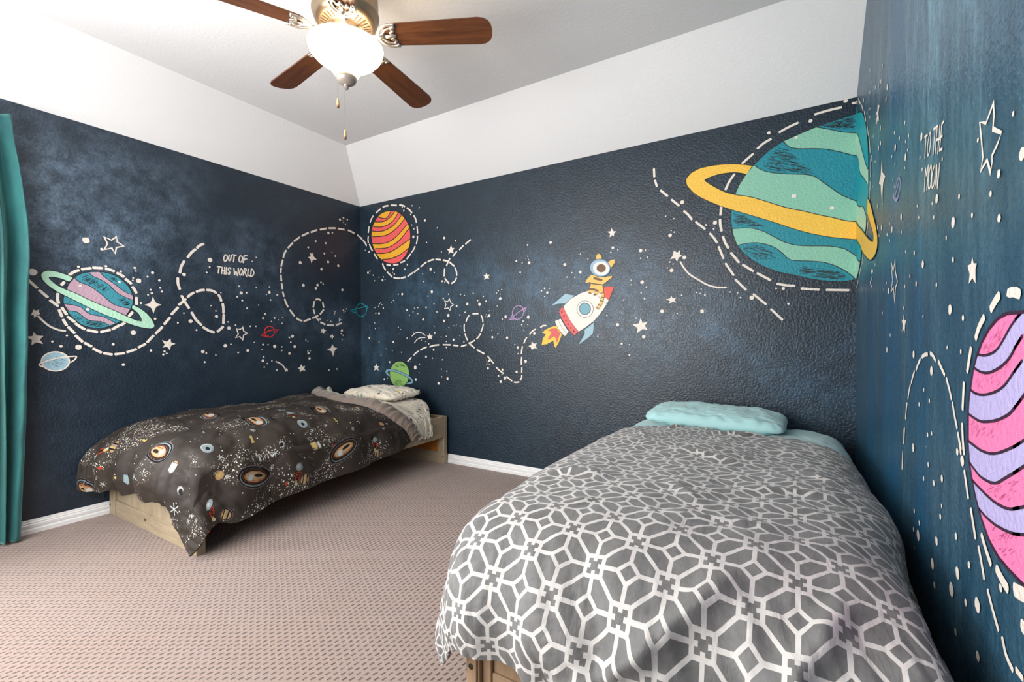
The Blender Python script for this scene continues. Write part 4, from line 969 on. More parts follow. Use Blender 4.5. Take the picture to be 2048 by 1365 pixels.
['S','ink',2,0,[7575,4193,7642,4155],0.0016,0],
['S','ink',2,0,[7251,4376,7347,4367],0.0022,0],
['S','ink',2,0,[7415,4341,7527,4294],0.0011,0],
['S','ink',2,0,[7343,4251,7380,4233],0.002,0],
['S','ink',2,0,[7328,4429,7377,4411],0.0019,0],
['S','ink',2,0,[7236,4261,7343,4221],0.0017,0],
['S','ink',2,0,[7390,4264,7515,4234],0.0015,0],
['S','ink',2,0,[7514,4180,7556,4159],0.0015,0],
['S','ink',2,0,[7206,4254,7297,4217],0.0018,0],
['S','ink',2,0,[7281,4244,7321,4223],0.0016,0],
['S','ink',2,0,[7404,4208,7508,4170],0.0023,0],
['S','ink',2,0,[7220,4324,7340,4288],0.0013,0],
['S','ink',2,0,[7349,4295,7441,4259],0.0011,0],
['S','ink',2,0,[7317,4391,7412,4349],0.0023,0],
['S','ink',2,0,[7464,4207,7562,4164],0.0015,0],
['S','ink',2,0,[7286,4386,7351,4363],0.0017,0],
['S','ink',2,0,[7576,4199,7645,4153],0.0019,0],
['S','ink',2,0,[7406,4367,7494,4324],0.0023,0],
['S','ink',2,0,[7233,4317,7344,4260],0.0012,0],
['S','ink',2,0,[7506,4188,7560,4175],0.0023,0],
['S','ink',2,0,[7290,4316,7384,4292],0.0018,0],
['S','ink',2,0,[7368,4366,7402,4351],0.0019,0],
['S','ink',2,0,[7384,4366,7429,4345],0.0022,0],
['S','ink',2,0,[7378,4205,7497,4162],0.0014,0],
['S','ink',2,0,[7327,4400,7392,4377],0.0013,0],
['S','ink',2,0,[7236,4397,7276,4383],0.0013,0],
['S','ink',2,0,[7333,4423,7394,4398],0.0019,0],
['S','ink',2,0,[7340,4261,7435,4216],0.0014,0],
['S','ink',2,0,[7452,4284,7522,4251],0.0024,0],
['S','ink',2,0,[7227,4326,7313,4266],0.0019,0],
['S','ink',2,0,[7208,4282,7325,4226],0.0015,0],
['S','ink',2,0,[7383,4214,7449,4185],0.0014,0],
['S','ink',2,0,[7322,4298,7363,4287],0.0015,0],
['S','ink',2,0,[7383,4417,7470,4370],0.0014,0],
['S','ink',2,0,[7447,4176,7537,4145],0.0018,0],
['S','ink',2,0,[7165,4290,7208,4273],0.0022,0],
['S','ink',2,0,[7435,4352,7489,4334],0.0021,0],
['S','ink',2,0,[7479,4278,7543,4250],0.0019,0],
['S','ink',2,0,[7431,4291,7479,4279],0.0013,0],
['S','ink',2,0,[7464,4255,7497,4239],0.0022,0],
['S','ink',2,0,[7214,4371,7273,4354],0.0015,0],
['S','ink',2,0,[7427,4291,7466,4274],0.0011,0],
['S','ink',2,0,[7437,4343,7477,4321],0.0014,0],
['S','ink',2,0,[7278,4310,7318,4283],0.0018,0],
['S','ink',2,0,[7394,4357,7450,4341],0.0018,0],
['S','ink',2,0,[7187,4303,7303,4248],0.0011,0],
['S','ink',2,0,[7198,4313,7260,4296],0.0019,0],
['S','ink',2,0,[7434,4190,7539,4149],0.0014,0],
['S','ink',2,0,[7330,4348,7408,4305],0.0022,0],
['S','ink',2,0,[7284,4222,7398,4185],0.0022,0],
['S','ink',2,0,[7531,4244,7580,4226],0.002,0],
['S','ink',2,0,[7199,4294,7268,4269],0.0021,0],
['S','ink',2,0,[7304,4325,7409,4294],0.0013,0],
['S','ink',2,0,[7389,4400,7461,4363],0.0013,0],
['S','ink',2,0,[7211,4378,7326,4324],0.0019,0],
['S','ink',2,0,[7192,4352,7236,4332],0.0011,0],
['S','ink',2,0,[7462,4250,7577,4209],0.0021,0],
['S','ink',2,0,[7350,4349,7441,4305],0.0012,0],
['S','ink',2,0,[7263,4396,7311,4372],0.0016,0],
['S','ink',2,0,[7367,4448,7433,4424],0.0023,0],
['S','ink',2,0,[7340,4294,7451,4256],0.0016,0],
['S','ink',2,0,[7458,4357,7495,4346],0.0013,0],
['S','ink',2,0,[6868,3689,6937,3682],0.0023,0],
['S','ink',2,0,[6841,3745,6893,3731],0.0022,0],
['S','ink',2,0,[6835,3755,6906,3731],0.0019,0],
['S','ink',2,0,[7042,3604,7116,3581],0.002,0],
['S','ink',2,0,[6956,3636,7074,3586],0.0017,0],
['S','ink',2,0,[6887,3664,6955,3647],0.0013,0],
['S','ink',2,0,[6837,3661,6949,3652],0.0019,0],
['S','ink',2,0,[7010,3659,7105,3607],0.0017,0],
['S','ink',2,0,[6887,3699,6926,3689],0.0024,0],
['S','ink',2,0,[6999,3582,7068,3576],0.002,0],
['S','ink',2,0,[7073,3570,7115,3569],0.0017,0],
['S','ink',2,0,[6834,3717,6964,3717],0.0022,0],
['S','ink',2,0,[6910,3661,6959,3653],0.0015,0],
['S','ink',2,0,[7030,3620,7084,3615],0.0014,0],
['S','ink',2,0,[6882,3734,6964,3710],0.002,0],
['S','ink',2,0,[6889,3647,6964,3640],0.0015,0],
['S','ink',2,0,[7016,3585,7081,3577],0.0012,0],
['S','ink',2,0,[6865,3648,6908,3643],0.0015,0],
['S','ink',2,0,[6904,3646,7001,3640],0.0019,0],
['S','ink',2,0,[6830,3754,6887,3739],0.002,0],
['S','ink',2,0,[7049,3590,7136,3572],0.0015,0],
['S','ink',2,0,[6840,3678,6887,3666],0.002,0],
['S','ink',2,0,[7091,3588,7140,3590],0.0016,0],
['S','ink',2,0,[6854,3653,6914,3649],0.0016,0],
['S','ink',2,0,[6849,3731,6936,3690],0.0015,0],
['S','ink',2,0,[6931,3680,7037,3643],0.0013,0],
['S','ink',2,0,[6929,3687,6995,3690],0.0022,0],
['S','ink',2,0,[6938,3692,7036,3652],0.0015,0],
['S','ink',2,0,[6853,3645,6926,3634],0.0012,0],
['S','ink',2,0,[6879,3607,6926,3606],0.0015,0],
['S','ink',2,0,[7004,3636,7110,3609],0.0015,0],
['S','ink',2,0,[7006,3644,7086,3614],0.0012,0],
['S','ink',2,0,[7016,3590,7066,3580],0.0011,0],
['S','ink',2,0,[7026,3589,7115,3577],0.0017,0],
['S','ink',2,0,[7014,3672,7051,3661],0.0015,0],
['S','ink',2,0,[6956,3649,7037,3632],0.002,0],
['S','ink',2,0,[6972,3633,7093,3613],0.002,0],
['S','ink',2,0,[6928,3626,7008,3619],0.0011,0],
['S','ink',2,0,[6872,3721,6956,3709],0.0022,0],
['S','ink',2,0,[6896,3657,6976,3619],0.002,0],
['S','ink',2,0,[6909,3671,6987,3656],0.0021,0],
['S','ink',2,0,[7031,3618,7088,3612],0.0015,0],
['S','ink',2,0,[6973,3598,7036,3585],0.002,0],
['S','ink',2,0,[6861,3669,6968,3640],0.0017,0],
['S','ink',2,0,[7092,3576,7191,3574],0.0019,0],
['S','ink',2,0,[6863,3635,6913,3621],0.0017,0],
['S','ink',2,0,[6907,3650,7008,3623],0.0015,0],
['S','ink',2,0,[6867,3701,6944,3671],0.0021,0],
['S','ink',2,0,[6834,3680,6910,3678],0.0022,0],
['S','ink',2,0,[7045,3600,7159,3565],0.0022,0],
['S','ink',2,0,[6889,3654,6997,3643],0.0023,0],
['S','ink',2,0,[6959,3622,7019,3619],0.002,0],
['S','ink',2,0,[6840,3719,6922,3708],0.0015,0],
['S','ink',2,0,[6914,3640,6955,3638],0.0013,0],
['S','ink',2,0,[6872,3738,6988,3701],0.0013,0],
['S','ink',2,0,[6905,3625,6943,3618],0.0015,0],
['S','ink',2,0,[6920,3703,6994,3676],0.0023,0],
['S','ink',2,0,[6946,3689,7045,3636],0.0023,0],
['S','ink',2,0,[6916,3708,6962,3699],0.0018,0],
['S','ink',2,0,[7048,3611,7140,3588],0.0012,0],
['S','ink',2,0,[7081,3241,7117,3223],0.0013,0],
['S','ink',2,0,[7089,3168,7122,3152],0.002,0],
['S','ink',2,0,[7080,3237,7160,3200],0.0015,0],
['S','ink',2,0,[7059,3251,7091,3234],0.0017,0],
['S','ink',2,0,[7198,3256,7255,3223],0.0019,0],
['S','ink',2,0,[7022,3251,7077,3229],0.0014,0],
['S','ink',2,0,[7033,3300,7097,3262],0.0014,0],
['S','ink',2,0,[6954,3301,6998,3278],0.0018,0],
['S','ink',2,0,[6978,3346,7009,3336],0.0021,0],
['S','ink',2,0,[7131,3311,7167,3299],0.0019,0],
['S','ink',2,0,[7044,3248,7142,3208],0.0012,0],
['S','ink',2,0,[7136,3244,7178,3220],0.0018,0],
['S','ink',2,0,[7099,3222,7154,3197],0.0021,0],
['S','ink',2,0,[6968,3321,7010,3301],0.002,0],
['S','ink',2,0,[7103,3279,7170,3250],0.0018,0],
['S','ink',2,0,[7121,3187,7214,3148],0.0022,0],
['S','ink',2,0,[7110,3300,7185,3262],0.0019,0],
['S','ink',2,0,[7048,3208,7107,3186],0.0022,0],
['S','ink',2,0,[7102,3247,7136,3231],0.0013,0],
['S','ink',2,0,[7017,3317,7083,3294],0.0012,0],
['S','ink',2,0,[7015,3317,7059,3294],0.0024,0],
['S','ink',2,0,[6970,3314,7002,3295],0.002,0],
['S','ink',2,0,[7069,3277,7162,3232],0.0019,0],
['S','ink',2,0,[6979,3347,7075,3308],0.0013,0],
['S','ink',2,0,[6949,3319,6990,3296],0.0016,0],
['S','ink',2,0,[7038,3263,7089,3222],0.0015,0],
['S','ink',2,0,[7036,3325,7076,3322],0.0016,0],
['S','ink',2,0,[7069,3287,7112,3268],0.0016,0],
['S','ink',2,0,[7179,3221,7219,3205],0.0022,0],
['S','ink',2,0,[7175,3218,7235,3204],0.0016,0],
['S','ink',2,0,[6979,3258,7008,3238],0.0018,0],
['S','ink',2,0,[7117,3244,7179,3218],0.0012,0],
['S','ink',2,0,[7167,3189,7240,3158],0.0021,0],
['S','ink',2,0,[7153,3242,7253,3200],0.0014,0],
['S','ink',2,0,[7025,3233,7095,3209],0.0021,0],
['S','ink',2,0,[7029,3344,7103,3327],0.0023,0],
['S','ink',2,0,[6973,3279,7070,3237],0.002,0],
['S','ink',2,0,[6957,3334,7046,3298],0.0012,0],
['S','ink',2,0,[6944,3304,7023,3266],0.0023,0],
['S','ink',2,0,[7163,3237,7262,3189],0.0019,0],
['S','ink',2,0,[7140,3305,7205,3257],0.0012,0],
['S','ink',2,0,[7077,3318,7109,3300],0.0015,0],
['S','ink',2,0,[7179,3261,7266,3224],0.0021,0],
['S','ink',2,0,[7120,3243,7192,3215],0.0023,0],
['S','ink',2,0,[7131,3175,7159,3158],0.0019,0],
['S','ink',2,0,[7165,3295,7223,3264],0.0011,0],
['S','ink',2,0,[7103,3303,7153,3270],0.002,0],
['S','ink',2,0,[6981,3324,7081,3289],0.0011,0],
['S','ink',2,0,[7123,3240,7218,3192],0.0019,0],
['S','ink',2,0,[7159,3263,7244,3235],0.0019,0],
['S','ink',2,0,[7072,3196,7110,3177],0.0011,0],
['S','ink',2,0,[7249,3181,7295,3166],0.0024,0],
['S','ink',2,0,[7081,3325,7128,3310],0.0012,0],
['S','ink',2,0,[7161,3280,7259,3233],0.002,0],
['S','ink',2,0,[7146,3317,7175,3299],0.0016,0],
['S','ink',2,0,[7037,3303,7073,3288],0.0012,0],
['S','ink',2,0,[7085,3321,7139,3297],0.0012,0],
['S','ink',2,0,[7179,3195,7233,3156],0.002,0],
['S','ink',2,0,[7087,3170,7130,3157],0.0011,0],
['S','ink',2,0,[7085,3303,7142,3280],0.0011,0],
['S','ink',2,0,[7074,3343,7166,3307],0.0013,0],
['S','ink',2,0,[7243,3169,7292,3147],0.0013,0],
['S','ink',2,0,[6944,3321,6993,3305],0.0021,0],
['S','ink',2,0,[7122,3233,7149,3213],0.0011,0],
['S','ink',2,0,[7238,3231,7268,3209],0.0021,0],
['S','ink',2,0,[7036,3302,7084,3296],0.0014,0],
['S','ink',2,0,[7054,3225,7147,3179],0.0018,0],
['S','ink',2,0,[7133,3286,7219,3255],0.0021,0],
['S','ink',2,0,[7091,3244,7126,3236],0.0017,0],
['S','ink',2,0,[7043,3322,7107,3304],0.0022,0],
['S','ink',2,0,[7850,2880,7953,2914],0.0013,0],
['S','ink',2,0,[7535,3009,7652,3003],0.0013,0],
['S','ink',2,0,[7665,2922,7784,2897],0.0023,0],
['S','ink',2,0,[7542,2991,7673,2989],0.0022,0],
['S','ink',2,0,[7633,3006,7752,2969],0.0012,0],
['S','ink',2,0,[7755,2893,7855,2893],0.0024,0],
['S','ink',2,0,[7560,2960,7692,2963],0.0021,0],
['S','ink',2,0,[7775,2910,7872,2895],0.0019,0],
['S','ink',2,0,[7702,2905,7767,2897],0.0014,0],
['S','ink',2,0,[7630,2968,7730,2942],0.0016,0],
['S','ink',2,0,[7661,3002,7735,3004],0.0011,0],
['S','ink',2,0,[7792,2955,7861,2951],0.0021,0],
['S','ink',2,0,[7859,2893,7974,2891],0.002,0],
['S','ink',2,0,[7620,2985,7686,2961],0.0014,0],
['S','ink',2,0,[7730,2972,7789,2972],0.0012,0],
['S','ink',2,0,[7595,2999,7644,2993],0.0012,0],
['S','ink',2,0,[7566,2981,7648,2976],0.0011,0],
['S','ink',2,0,[7763,2956,7890,2941],0.0017,0],
['S','ink',2,0,[7832,2884,7926,2867],0.0013,0],
['S','ink',2,0,[7745,2936,7810,2940],0.0017,0],
['S','ink',2,0,[7576,2989,7650,2970],0.0013,0],
['S','ink',2,0,[7905,2902,7963,2892],0.0022,0],
['S','ink',2,0,[7723,2960,7827,2950],0.0018,0],
['S','ink',2,0,[7637,3002,7684,2990],0.002,0],
['S','ink',2,0,[7917,2890,7970,2900],0.0018,0],
['S','ink',2,0,[7529,3026,7579,3023],0.0015,0],
['S','ink',2,0,[7542,3027,7666,2988],0.0023,0],
['S','ink',2,0,[7714,2963,7820,2962],0.0019,0],
['S','ink',2,0,[7722,2938,7773,2930],0.0012,0],
['S','ink',2,0,[7565,2974,7689,2961],0.0023,0],
['S','ink',2,0,[7581,3034,7627,3023],0.0015,0],
['S','ink',2,0,[7799,2945,7873,2937],0.0011,0],
['S','ink',2,0,[7574,2985,7666,2995],0.0019,0],
['S','ink',2,0,[7852,2881,7972,2875],0.0021,0],
['S','ink',2,0,[7795,2910,7873,2918],0.0014,0],
['S','ink',2,0,[7847,2925,7921,2933],0.0013,0],
['S','ink',2,0,[7743,2911,7784,2910],0.0017,0],
['S','ink',2,0,[7697,2939,7813,2926],0.0016,0],
['S','ink',2,0,[7576,2979,7622,2974],0.0013,0],
['S','ink',2,0,[7533,2980,7640,2978],0.002,0],
['S','ink',2,0,[7718,2934,7815,2928],0.0014,0],
['S','ink',2,0,[7574,2955,7624,2952],0.0019,0],
['S','ink',2,0,[7826,2875,7892,2885],0.0015,0],
['S','ink',2,0,[7876,2891,7986,2894],0.0013,0],
['S','ink',2,0,[7694,2965,7778,2964],0.0016,0],
['S','ink',2,0,[7677,2913,7730,2910],0.0013,0],
['S','ink',2,0,[7700,2977,7782,2956],0.0019,0],
['S','ink',2,0,[7866,2920,7953,2926],0.0015,0],
['S','ink',2,0,[7827,2937,7909,2927],0.0019,0],
['S','ink',2,0,[7657,2919,7765,2913],0.0023,0],
['S','ink',2,0,[7768,2895,7862,2884],0.0023,0],
['S','ink',2,0,[7877,2956,7926,2944],0.0023,0],
['S','ink',2,0,[7650,2974,7694,2964],0.0021,0],
['S','ink',2,0,[7567,3011,7649,3001],0.0019,0],
['S','ink',2,0,[7804,2951,7920,2939],0.0023,0],
['S','ink',2,0,[7538,2957,7648,2970],0.0013,0],
['S','ink',2,0,[7753,2912,7851,2894],0.0017,0],
['S','ink',2,0,[7530,3026,7636,3016],0.0017,0],
['S','ink',2,0,[7693,2958,7793,2916],0.0013,0],
['S','ink',2,0,[7787,2921,7905,2888],0.0022,0],
['S','ink',2,0,[7735,2983,7809,2967],0.0017,0],
['S','ink',2,0,[7837,2922,7966,2903],0.0019,0],
['S','ink',2,0,[7598,2979,7641,2976],0.0019,0],
['S','ink',2,0,[7873,2921,7954,2902],0.0015,0],
['S','ink',2,0,[7550,2956,7647,2962],0.0016,0],
['S','ink',2,0,[7695,2948,7736,2945],0.0016,0],
['S','ink',2,0,[7847,2919,7972,2913],0.0011,0],
['S','ink',2,0,[7518,3004,7565,2994],0.0024,0],
['S','ink',2,0,[7913,2896,7957,2893],0.0015,0],
['S','ink',2,0,[7766,2962,7858,2955],0.0023,0],
['S','ink',2,0,[7762,2947,7832,2952],0.0024,0],
['S','ink',2,0,[7797,2946,7893,2910],0.0018,0],
['S','ink',2,0,[7861,2880,7925,2877],0.0019,0],
['S','ink',2,0,[7815,2970,7869,2961],0.0015,0],
['S','ink',2,0,[7828,2946,7912,2946],0.0018,0],
['S','ink',2,0,[7815,2923,7865,2923],0.0018,0],
['S','ink',2,0,[7688,2971,7767,2985],0.0016,0],
['S','ink',2,0,[7861,2898,7925,2883],0.0012,0],
['S','ink',2,0,[7656,2977,7759,2966],0.0014,0],
['S','ink',2,0,[7624,2979,7670,2968],0.0023,0],
['S','ink',2,0,[7852,2950,7929,2935],0.0022,0],
['S','ink',2,0,[7828,2872,7877,2876],0.0015,0],
['S','ink',2,0,[7710,2924,7792,2925],0.0011,0],
['S','ink',2,0,[7841,2880,7916,2871],0.0018,0],
['S','ink',2,0,[7612,2973,7688,2968],0.0012,0],
['S','ink',2,0,[7564,3042,7621,3023],0.0014,0],
['S','ink',2,0,[7597,2972,7643,2964],0.0012,0],
['S','ink',2,0,[7718,2973,7768,2957],0.002,0],
['S','ink',2,0,[7731,2930,7777,2920],0.0011,0],
['S','ink',2,0,[7786,2971,7867,2961],0.0017,0],
['D','cream',3,[14960,7751,50,15700,7359,44,15004,9118,33]]]],
['B','planet_ring','wide yellow ring of the huge planet on the back wall',[['P','yellow2',3,0,[7044,4319,6931,4357,6772,4393,6609,4409,6441,4402,6333,4361,6272,4291,6285,4208,6376,4089,6504,3989,6650,3899,6813,3814,6970,3741,7161,3650,7310,3577,7472,3493,7629,3422,7798,3362,7945,3324,8073,3295,8073,3494,7977,3518,7863,3568,7730,3618,7576,3685,7436,3737,7309,3798,7161,3874,7009,3946,6862,3993,6732,4053,6609,4141,6536,4203,6504,4238,6557,4262,6671,4281,6813,4277,6912,4254,6980,4221]],
['S','ink',4,1,[7044,4319,6931,4357,6772,4393,6609,4409,6441,4402,6333,4361,6272,4291,6285,4208,6376,4089,6504,3989,6650,3899,6813,3814,6970,3741,7161,3650,7310,3577,7472,3493,7629,3422,7798,3362,7945,3324,8073,3295],0.0034,0],
['S','ink',4,1,[8073,3494,7977,3518,7863,3568,7730,3618,7576,3685,7436,3737,7309,3798,7161,3874,7009,3946,6862,3993,6732,4053,6609,4141,6536,4203,6504,4238,6557,4262,6671,4281,6813,4277,6912,4254,6980,4221],0.0044,0]]],
['B','painted_dashed_halo','cream dashed arc around the huge teal planet',[['S','cream',1,1,[7687,4784,7796,4796,7935,4800],0.0131,0],
['S','cream',1,1,[8035,4820,8073,4818,8073,4832],0.0127,0],
['S','cream',1,1,[7331,4661,7417,4697,7520,4728],0.0136,0],
['S','cream',1,1,[7101,4516,7170,4569,7245,4601],0.0139,0],
['S','cream',1,1,[6935,4371,7053,4462],0.014,0],
['S','cream',1,1,[6746,4077,6789,4171,6846,4253],0.0144,0],
['S','cream',1,1,[6687,3766,6697,3869],0.0145,0],
['S','cream',1,1,[6681,3709,6685,3637,6701,3561],0.0145,0],
['S','cream',1,1,[6716,3488,6742,3408,6778,3337],0.0145,0],
['S','cream',1,1,[6809,3272,6898,3145],0.0143,0],
['S','cream',1,1,[6941,3113,7057,3023],0.0141,0],
['S','cream',1,1,[7099,2996,7240,2900],0.0138,0],
['S','cream',1,1,[7310,2853,7401,2829,7490,2817],0.0136,0],
['S','cream',1,1,[7557,2782,7728,2758],0.0132,0],
['S','cream',1,1,[7799,2752,8006,2736],0.0128,0]]],
['B','painted_dashed_trail','cream dashed path running down past the huge planet on its left',[['S','cream',2,1,[5857,4510,5862,4402],0.0144,0],
['S','cream',2,1,[5869,4353,5897,4264],0.0143,0],
['S','cream',2,1,[5946,4203,6036,4110],0.0142,0],
['S','cream',2,1,[6088,4055,6183,3959],0.014,0],
['S','cream',2,1,[6245,3880,6300,3821,6343,3755],0.0139,0],
['S','cream',2,1,[6393,3716,6504,3611],0.0136,0],
['S','cream',2,1,[6561,3547,6609,3485,6644,3423],0.0135,0],
['S','cream',2,1,[6665,3365,6722,3210],0.0134,0],
['S','cream',2,1,[6746,3145,6839,2989],0.0132,0],
['S','cream',2,1,[6859,2933,6976,2799],0.0131,0],
['S','cream',2,1,[7058,2740,7194,2611],0.0128,0],
['S','cream',2,1,[7246,2549,7365,2419],0.0126,0]]],
['B','painted_star','cream star above the cat riding the rocket',[['P','cream',1,0,[5257,3783,5286,3732,5334,3726,5294,3699,5294,3660,5266,3679,5229,3652,5237,3703,5196,3735,5245,3737]]]],
['B','painted_star','cream star level with the rocket to its right, smaller of two',[['P','cream',1,0,[6081,2773,6102,2735,6148,2741,6124,2708,6149,2678,6102,2691,6048,2661,6067,2700,6014,2725,6067,2734]]]],
['B','painted_star','biggest cream star on the back wall, right below the rocket',[['P','cream',1,0,[5673,2484,5699,2412,5771,2431,5729,2374,5771,2313,5699,2329,5622,2271,5630,2345,5557,2392,5645,2406]]]],
['B','painted_shooting_star','cream shooting star with a long curved tail left of the huge planet',[['P','cream',1,0,[6117,3373,6159,3339,6199,3372,6194,3317,6225,3289,6180,3275,6157,3218,6131,3269,6067,3260,6103,3308]],
['S','cream',1,1,[6199,3215,6243,3135,6312,3043,6420,2964,6526,2892,6644,2850,6756,2841],0.01,0]]],
['B','painted_dots','scattered cream paint dots over the back wall',[['D','cream',1,[2829,9370,29,3189,9242,28,2408,9247,37,2335,9391,29,2760,9052,29,3464,8735,48,2812,8659,25,2921,8494,29,2891,8204,53,4046,8392,24,4363,7992,47,3537,7920,28,4866,7838,31,4233,7505,24,286,7970,22,514,7881,44,2577,7195,33,1847,7089,46,2446,7032,33,1799,6961,21,1898,6886,34,3724,6930,56,3895,6793,24,3336,6795,20,436,7053,48,519,7112,22,582,7107,18,531,7015,18,731,6934,26,1059,6824,22,1303,6824,26,1253,6698,47,1392,6714,21,817,6706,26,3388,6501,24,4261,6455,35,4387,6427,27,3775,6108,56,3591,5958,24,2106,6107,25,2302,6097,50,4549,5980,27,5081,5945,27,5248,5898,23,5623,5954,23,4307,5836,31,3876,5673,28,4909,5546,38,5369,5600,49,5888,5568,56,5811,5698,26,6154,5660,30,6043,5828,26,6721,5722,51,6722,5867,18,6583,5911,18,6653,5990,22,6783,6016,22,6599,5477,18,7758,7376,28,7342,6908,32,7815,6803,49,7562,6818,21,7692,6954,14,7764,7017,17,7800,6912,14,7487,6529,28,5273,5311,30,5043,5226,23,4529,5225,55,4008,5367,28,4337,5035,47,3350,5113,44,2546,5488,41,3089,5559,24,2919,5541,20,2852,5408,25,3087,5335,24,2673,5286,25,3498,5552,36,1742,5817,21,1843,5884,25,819,5639,22,1030,5687,22,1092,5780,22,1160,5825,22,1214,5740,22,1291,5604,34,866,5415,30,1052,5405,48,6281,5169,52,6161,5205,18,6214,5138,22,6125,5140,15,6282,5334,18,6927,5115,47,6803,5042,22,7776,5079,52,7590,4960,25,7537,4845,25,7755,4845,17,7613,4668,25,800,5033,22,523,4915,18,836,4806,22,1040,4829,22,2090,4840,25,2210,4754,21,2122,4600,21]],
['D','cream',1,[485,4442,43,1045,4279,23,1819,4280,45,2122,4598,19,2536,4426,26,2865,4648,18,2966,4457,18,3256,4348,22,3460,4305,18,3615,4213,25,3901,4610,39,4205,4467,21,4434,4487,24,4433,4303,21,4436,4087,24,4759,4365,41,5041,4512,20,5218,4284,24,3846,4001,39,1420,4017,19,1764,3948,23,2239,3890,22,1149,3753,23,3479,3742,43,3788,3695,25,4249,3645,25,1618,3499,38,2728,3538,18,3152,3461,25,2947,3328,69,3131,3138,22,2973,2880,51,1313,2814,42,1495,2868,19,4202,3307,21,4448,3242,24,4218,3034,25,4482,2976,49,4066,2792,49,3135,2496,29,4556,4802,17,4771,4864,17,4889,4883,17,5082,4839,17,3884,4854,18,6381,4681,16,6621,4565,23,6403,4446,39,6982,4428,45,7279,4215,19,7381,4115,41,7398,3913,22,7672,3671,50,7337,3322,41,6795,3376,39,6889,3100,55,6771,3208,23,6641,3164,29,6724,2977,45,6216,3403,43,6166,3540,16,6213,3567,13,6273,3542,16,6174,3632,20,6269,3657,39,7991,4561,43,7608,4667,16,8309,4437,15]],
['D','cream',1,[8573,7365,47,9049,6640,47,9548,6375,46,9560,6913,20,9676,6941,16,9796,6741,19,9283,6379,20,9120,6259,23,9378,6230,20,8251,5892,27,8359,5961,27,8530,5951,17,8454,5826,41,8358,5712,17,10555,6995,41,10493,6866,22,10700,6927,19,11349,6833,46,11479,6829,21,11346,6620,21,11530,6630,21,12136,7162,47,12244,7234,18,12170,7287,15,12022,7690,18,12233,7596,18,13032,7325,25,13244,7353,50,13215,7200,22,12500,6536,49,12129,6447,21,12212,6384,18,12069,6296,18,12172,6220,50,11387,5957,49,11077,6033,15,11077,5906,15,11505,5813,21,11359,5663,21,11453,5500,24,10862,5482,19,10374,5057,19,10689,4788,47,10093,4465,19,10806,4250,31,11027,4223,19,11427,4447,49,11026,3929,25,11214,4963,21,11923,5130,51,12317,5061,20,12432,5542,20,12915,5682,17,12805,5597,20,12893,5561,17,13005,5518,20,12936,5094,48,13272,4819,20]],
['D','cream',1,[15288,9439,41,14445,9360,38,12446,7998,51,15949,9724,43,14077,5395,52,14856,5216,25,13832,5411,22,13765,5533,18,13597,5564,18,14602,5594,21,14748,5585,34,13271,4818,18]]]],
['R','painted_planet','narrow foreshortened side of the huge teal planet on the right wall',[['P','teal_bright',0,0,[0,4777,125,4658,362,4569,527,4487,632,4399,709,4325,784,4232,833,4143,882,4027,907,3922,918,3815,926,3648,926,3572,900,3521,861,3464,817,3390,779,3297,733,3238,662,3183,551,3123,454,3094,389,3012,288,2952,182,2890,34,2849,0,2857]],
['P','mint_pale',1,0,[0,4561,36,4465,130,4414,251,4322,425,4167,588,4030,741,3900,886,3805,919,3777,921,3649,818,3693,591,3812,374,3911,287,3984,196,4106,103,4184,41,4214,0,4295]],
['P','mint_pale',1,0,[0,3766,18,3728,131,3651,311,3589,511,3545,638,3484,759,3395,761,3301,709,3247,483,3332,280,3392,135,3459,22,3491,0,3518]],
['P','mint_pale',1,0,[0,3155,29,3124,105,3067,251,3021,369,3006,302,2951,182,2899,34,2854,0,2866]],
['S','ink',2,1,[36,4465,130,4414,251,4322,425,4167,588,4030,741,3900,886,3805],0.006,0],
['S','ink',2,1,[818,3693,591,3812,374,3911,287,3984,196,4106,103,4184,41,4214],0.006,0],
['S','ink',2,1,[18,3728,131,3651,311,3589,511,3545,638,3484,759,3395],0.006,0],
['S','ink',2,1,[29,3124,105,3067,251,3021,369,3006],0.006,0],
['S','ink',2,0,[125,4658,362,4569,527,4487,632,4399,709,4325,784,4232,833,4143,882,4027,907,3922,918,3815,926,3648,926,3572,900,3521,861,3464,817,3390,779,3297,733,3238,662,3183,551,3123,454,3094,389,3012,288,2952,182,2890,34,2849],0.007,0]]],
['R','planet_ring','yellow ring end of the huge planet on the right wall',[['P','yellow2',3,0,[0,3518,22,3491,135,3435,349,3359,548,3287,733,3217,934,3141,1119,3084,1209,3064,1243,3093,1193,3157,1091,3224,985,3303,874,3378,834,3437,861,3489,888,3528,982,3484,1114,3387,1264,3258,1359,3177,1428,3103,1460,3038,1452,2980,1386,2939,1270,2915,1097,2912,937,2943,766,2997,552,3069,387,3159,212,3226,26,3298,0,3321]],
['S','ink',4,1,[22,3491,135,3435,349,3359,548,3287,733,3217,934,3141,1119,3084,1209,3064,1243,3093,1193,3157,1091,3224,985,3303,874,3378,834,3437,861,3489,888,3528,982,3484,1114,3387,1264,3258,1359,3177,1428,3103,1460,3038,1452,2980,1386,2939,1270,2915,1097,2912,937,2943,766,2997,552,3069,387,3159,212,3226,26,3298],0.006,0]]],
['R','painted_dashed_halo','white dashed edge beside the huge planet on the right wall',[['S','cream',1,1,[184,4779,349,4653],0.013,0],
['S','cream',1,1,[444,4596,564,4490],0.013,0],
['S','cream',1,1,[631,4454,744,4318],0.013,0],
['S','cream',1,1,[807,4268,904,4120],0.013,0],
['S','cream',1,1,[964,4061,1028,3915],0.013,0],
['S','cream',1,1,[1115,3855,1091,3817],0.013,0],
['S','cream',1,1,[1056,3839,1045,3688],0.013,0],
['S','cream',1,1,[1024,3647,1017,3575],0.013,0],
['S','cream',1,1,[1007,3575,982,3492],0.013,0],
['S','cream',1,1,[863,3376,875,3348],0.013,0],
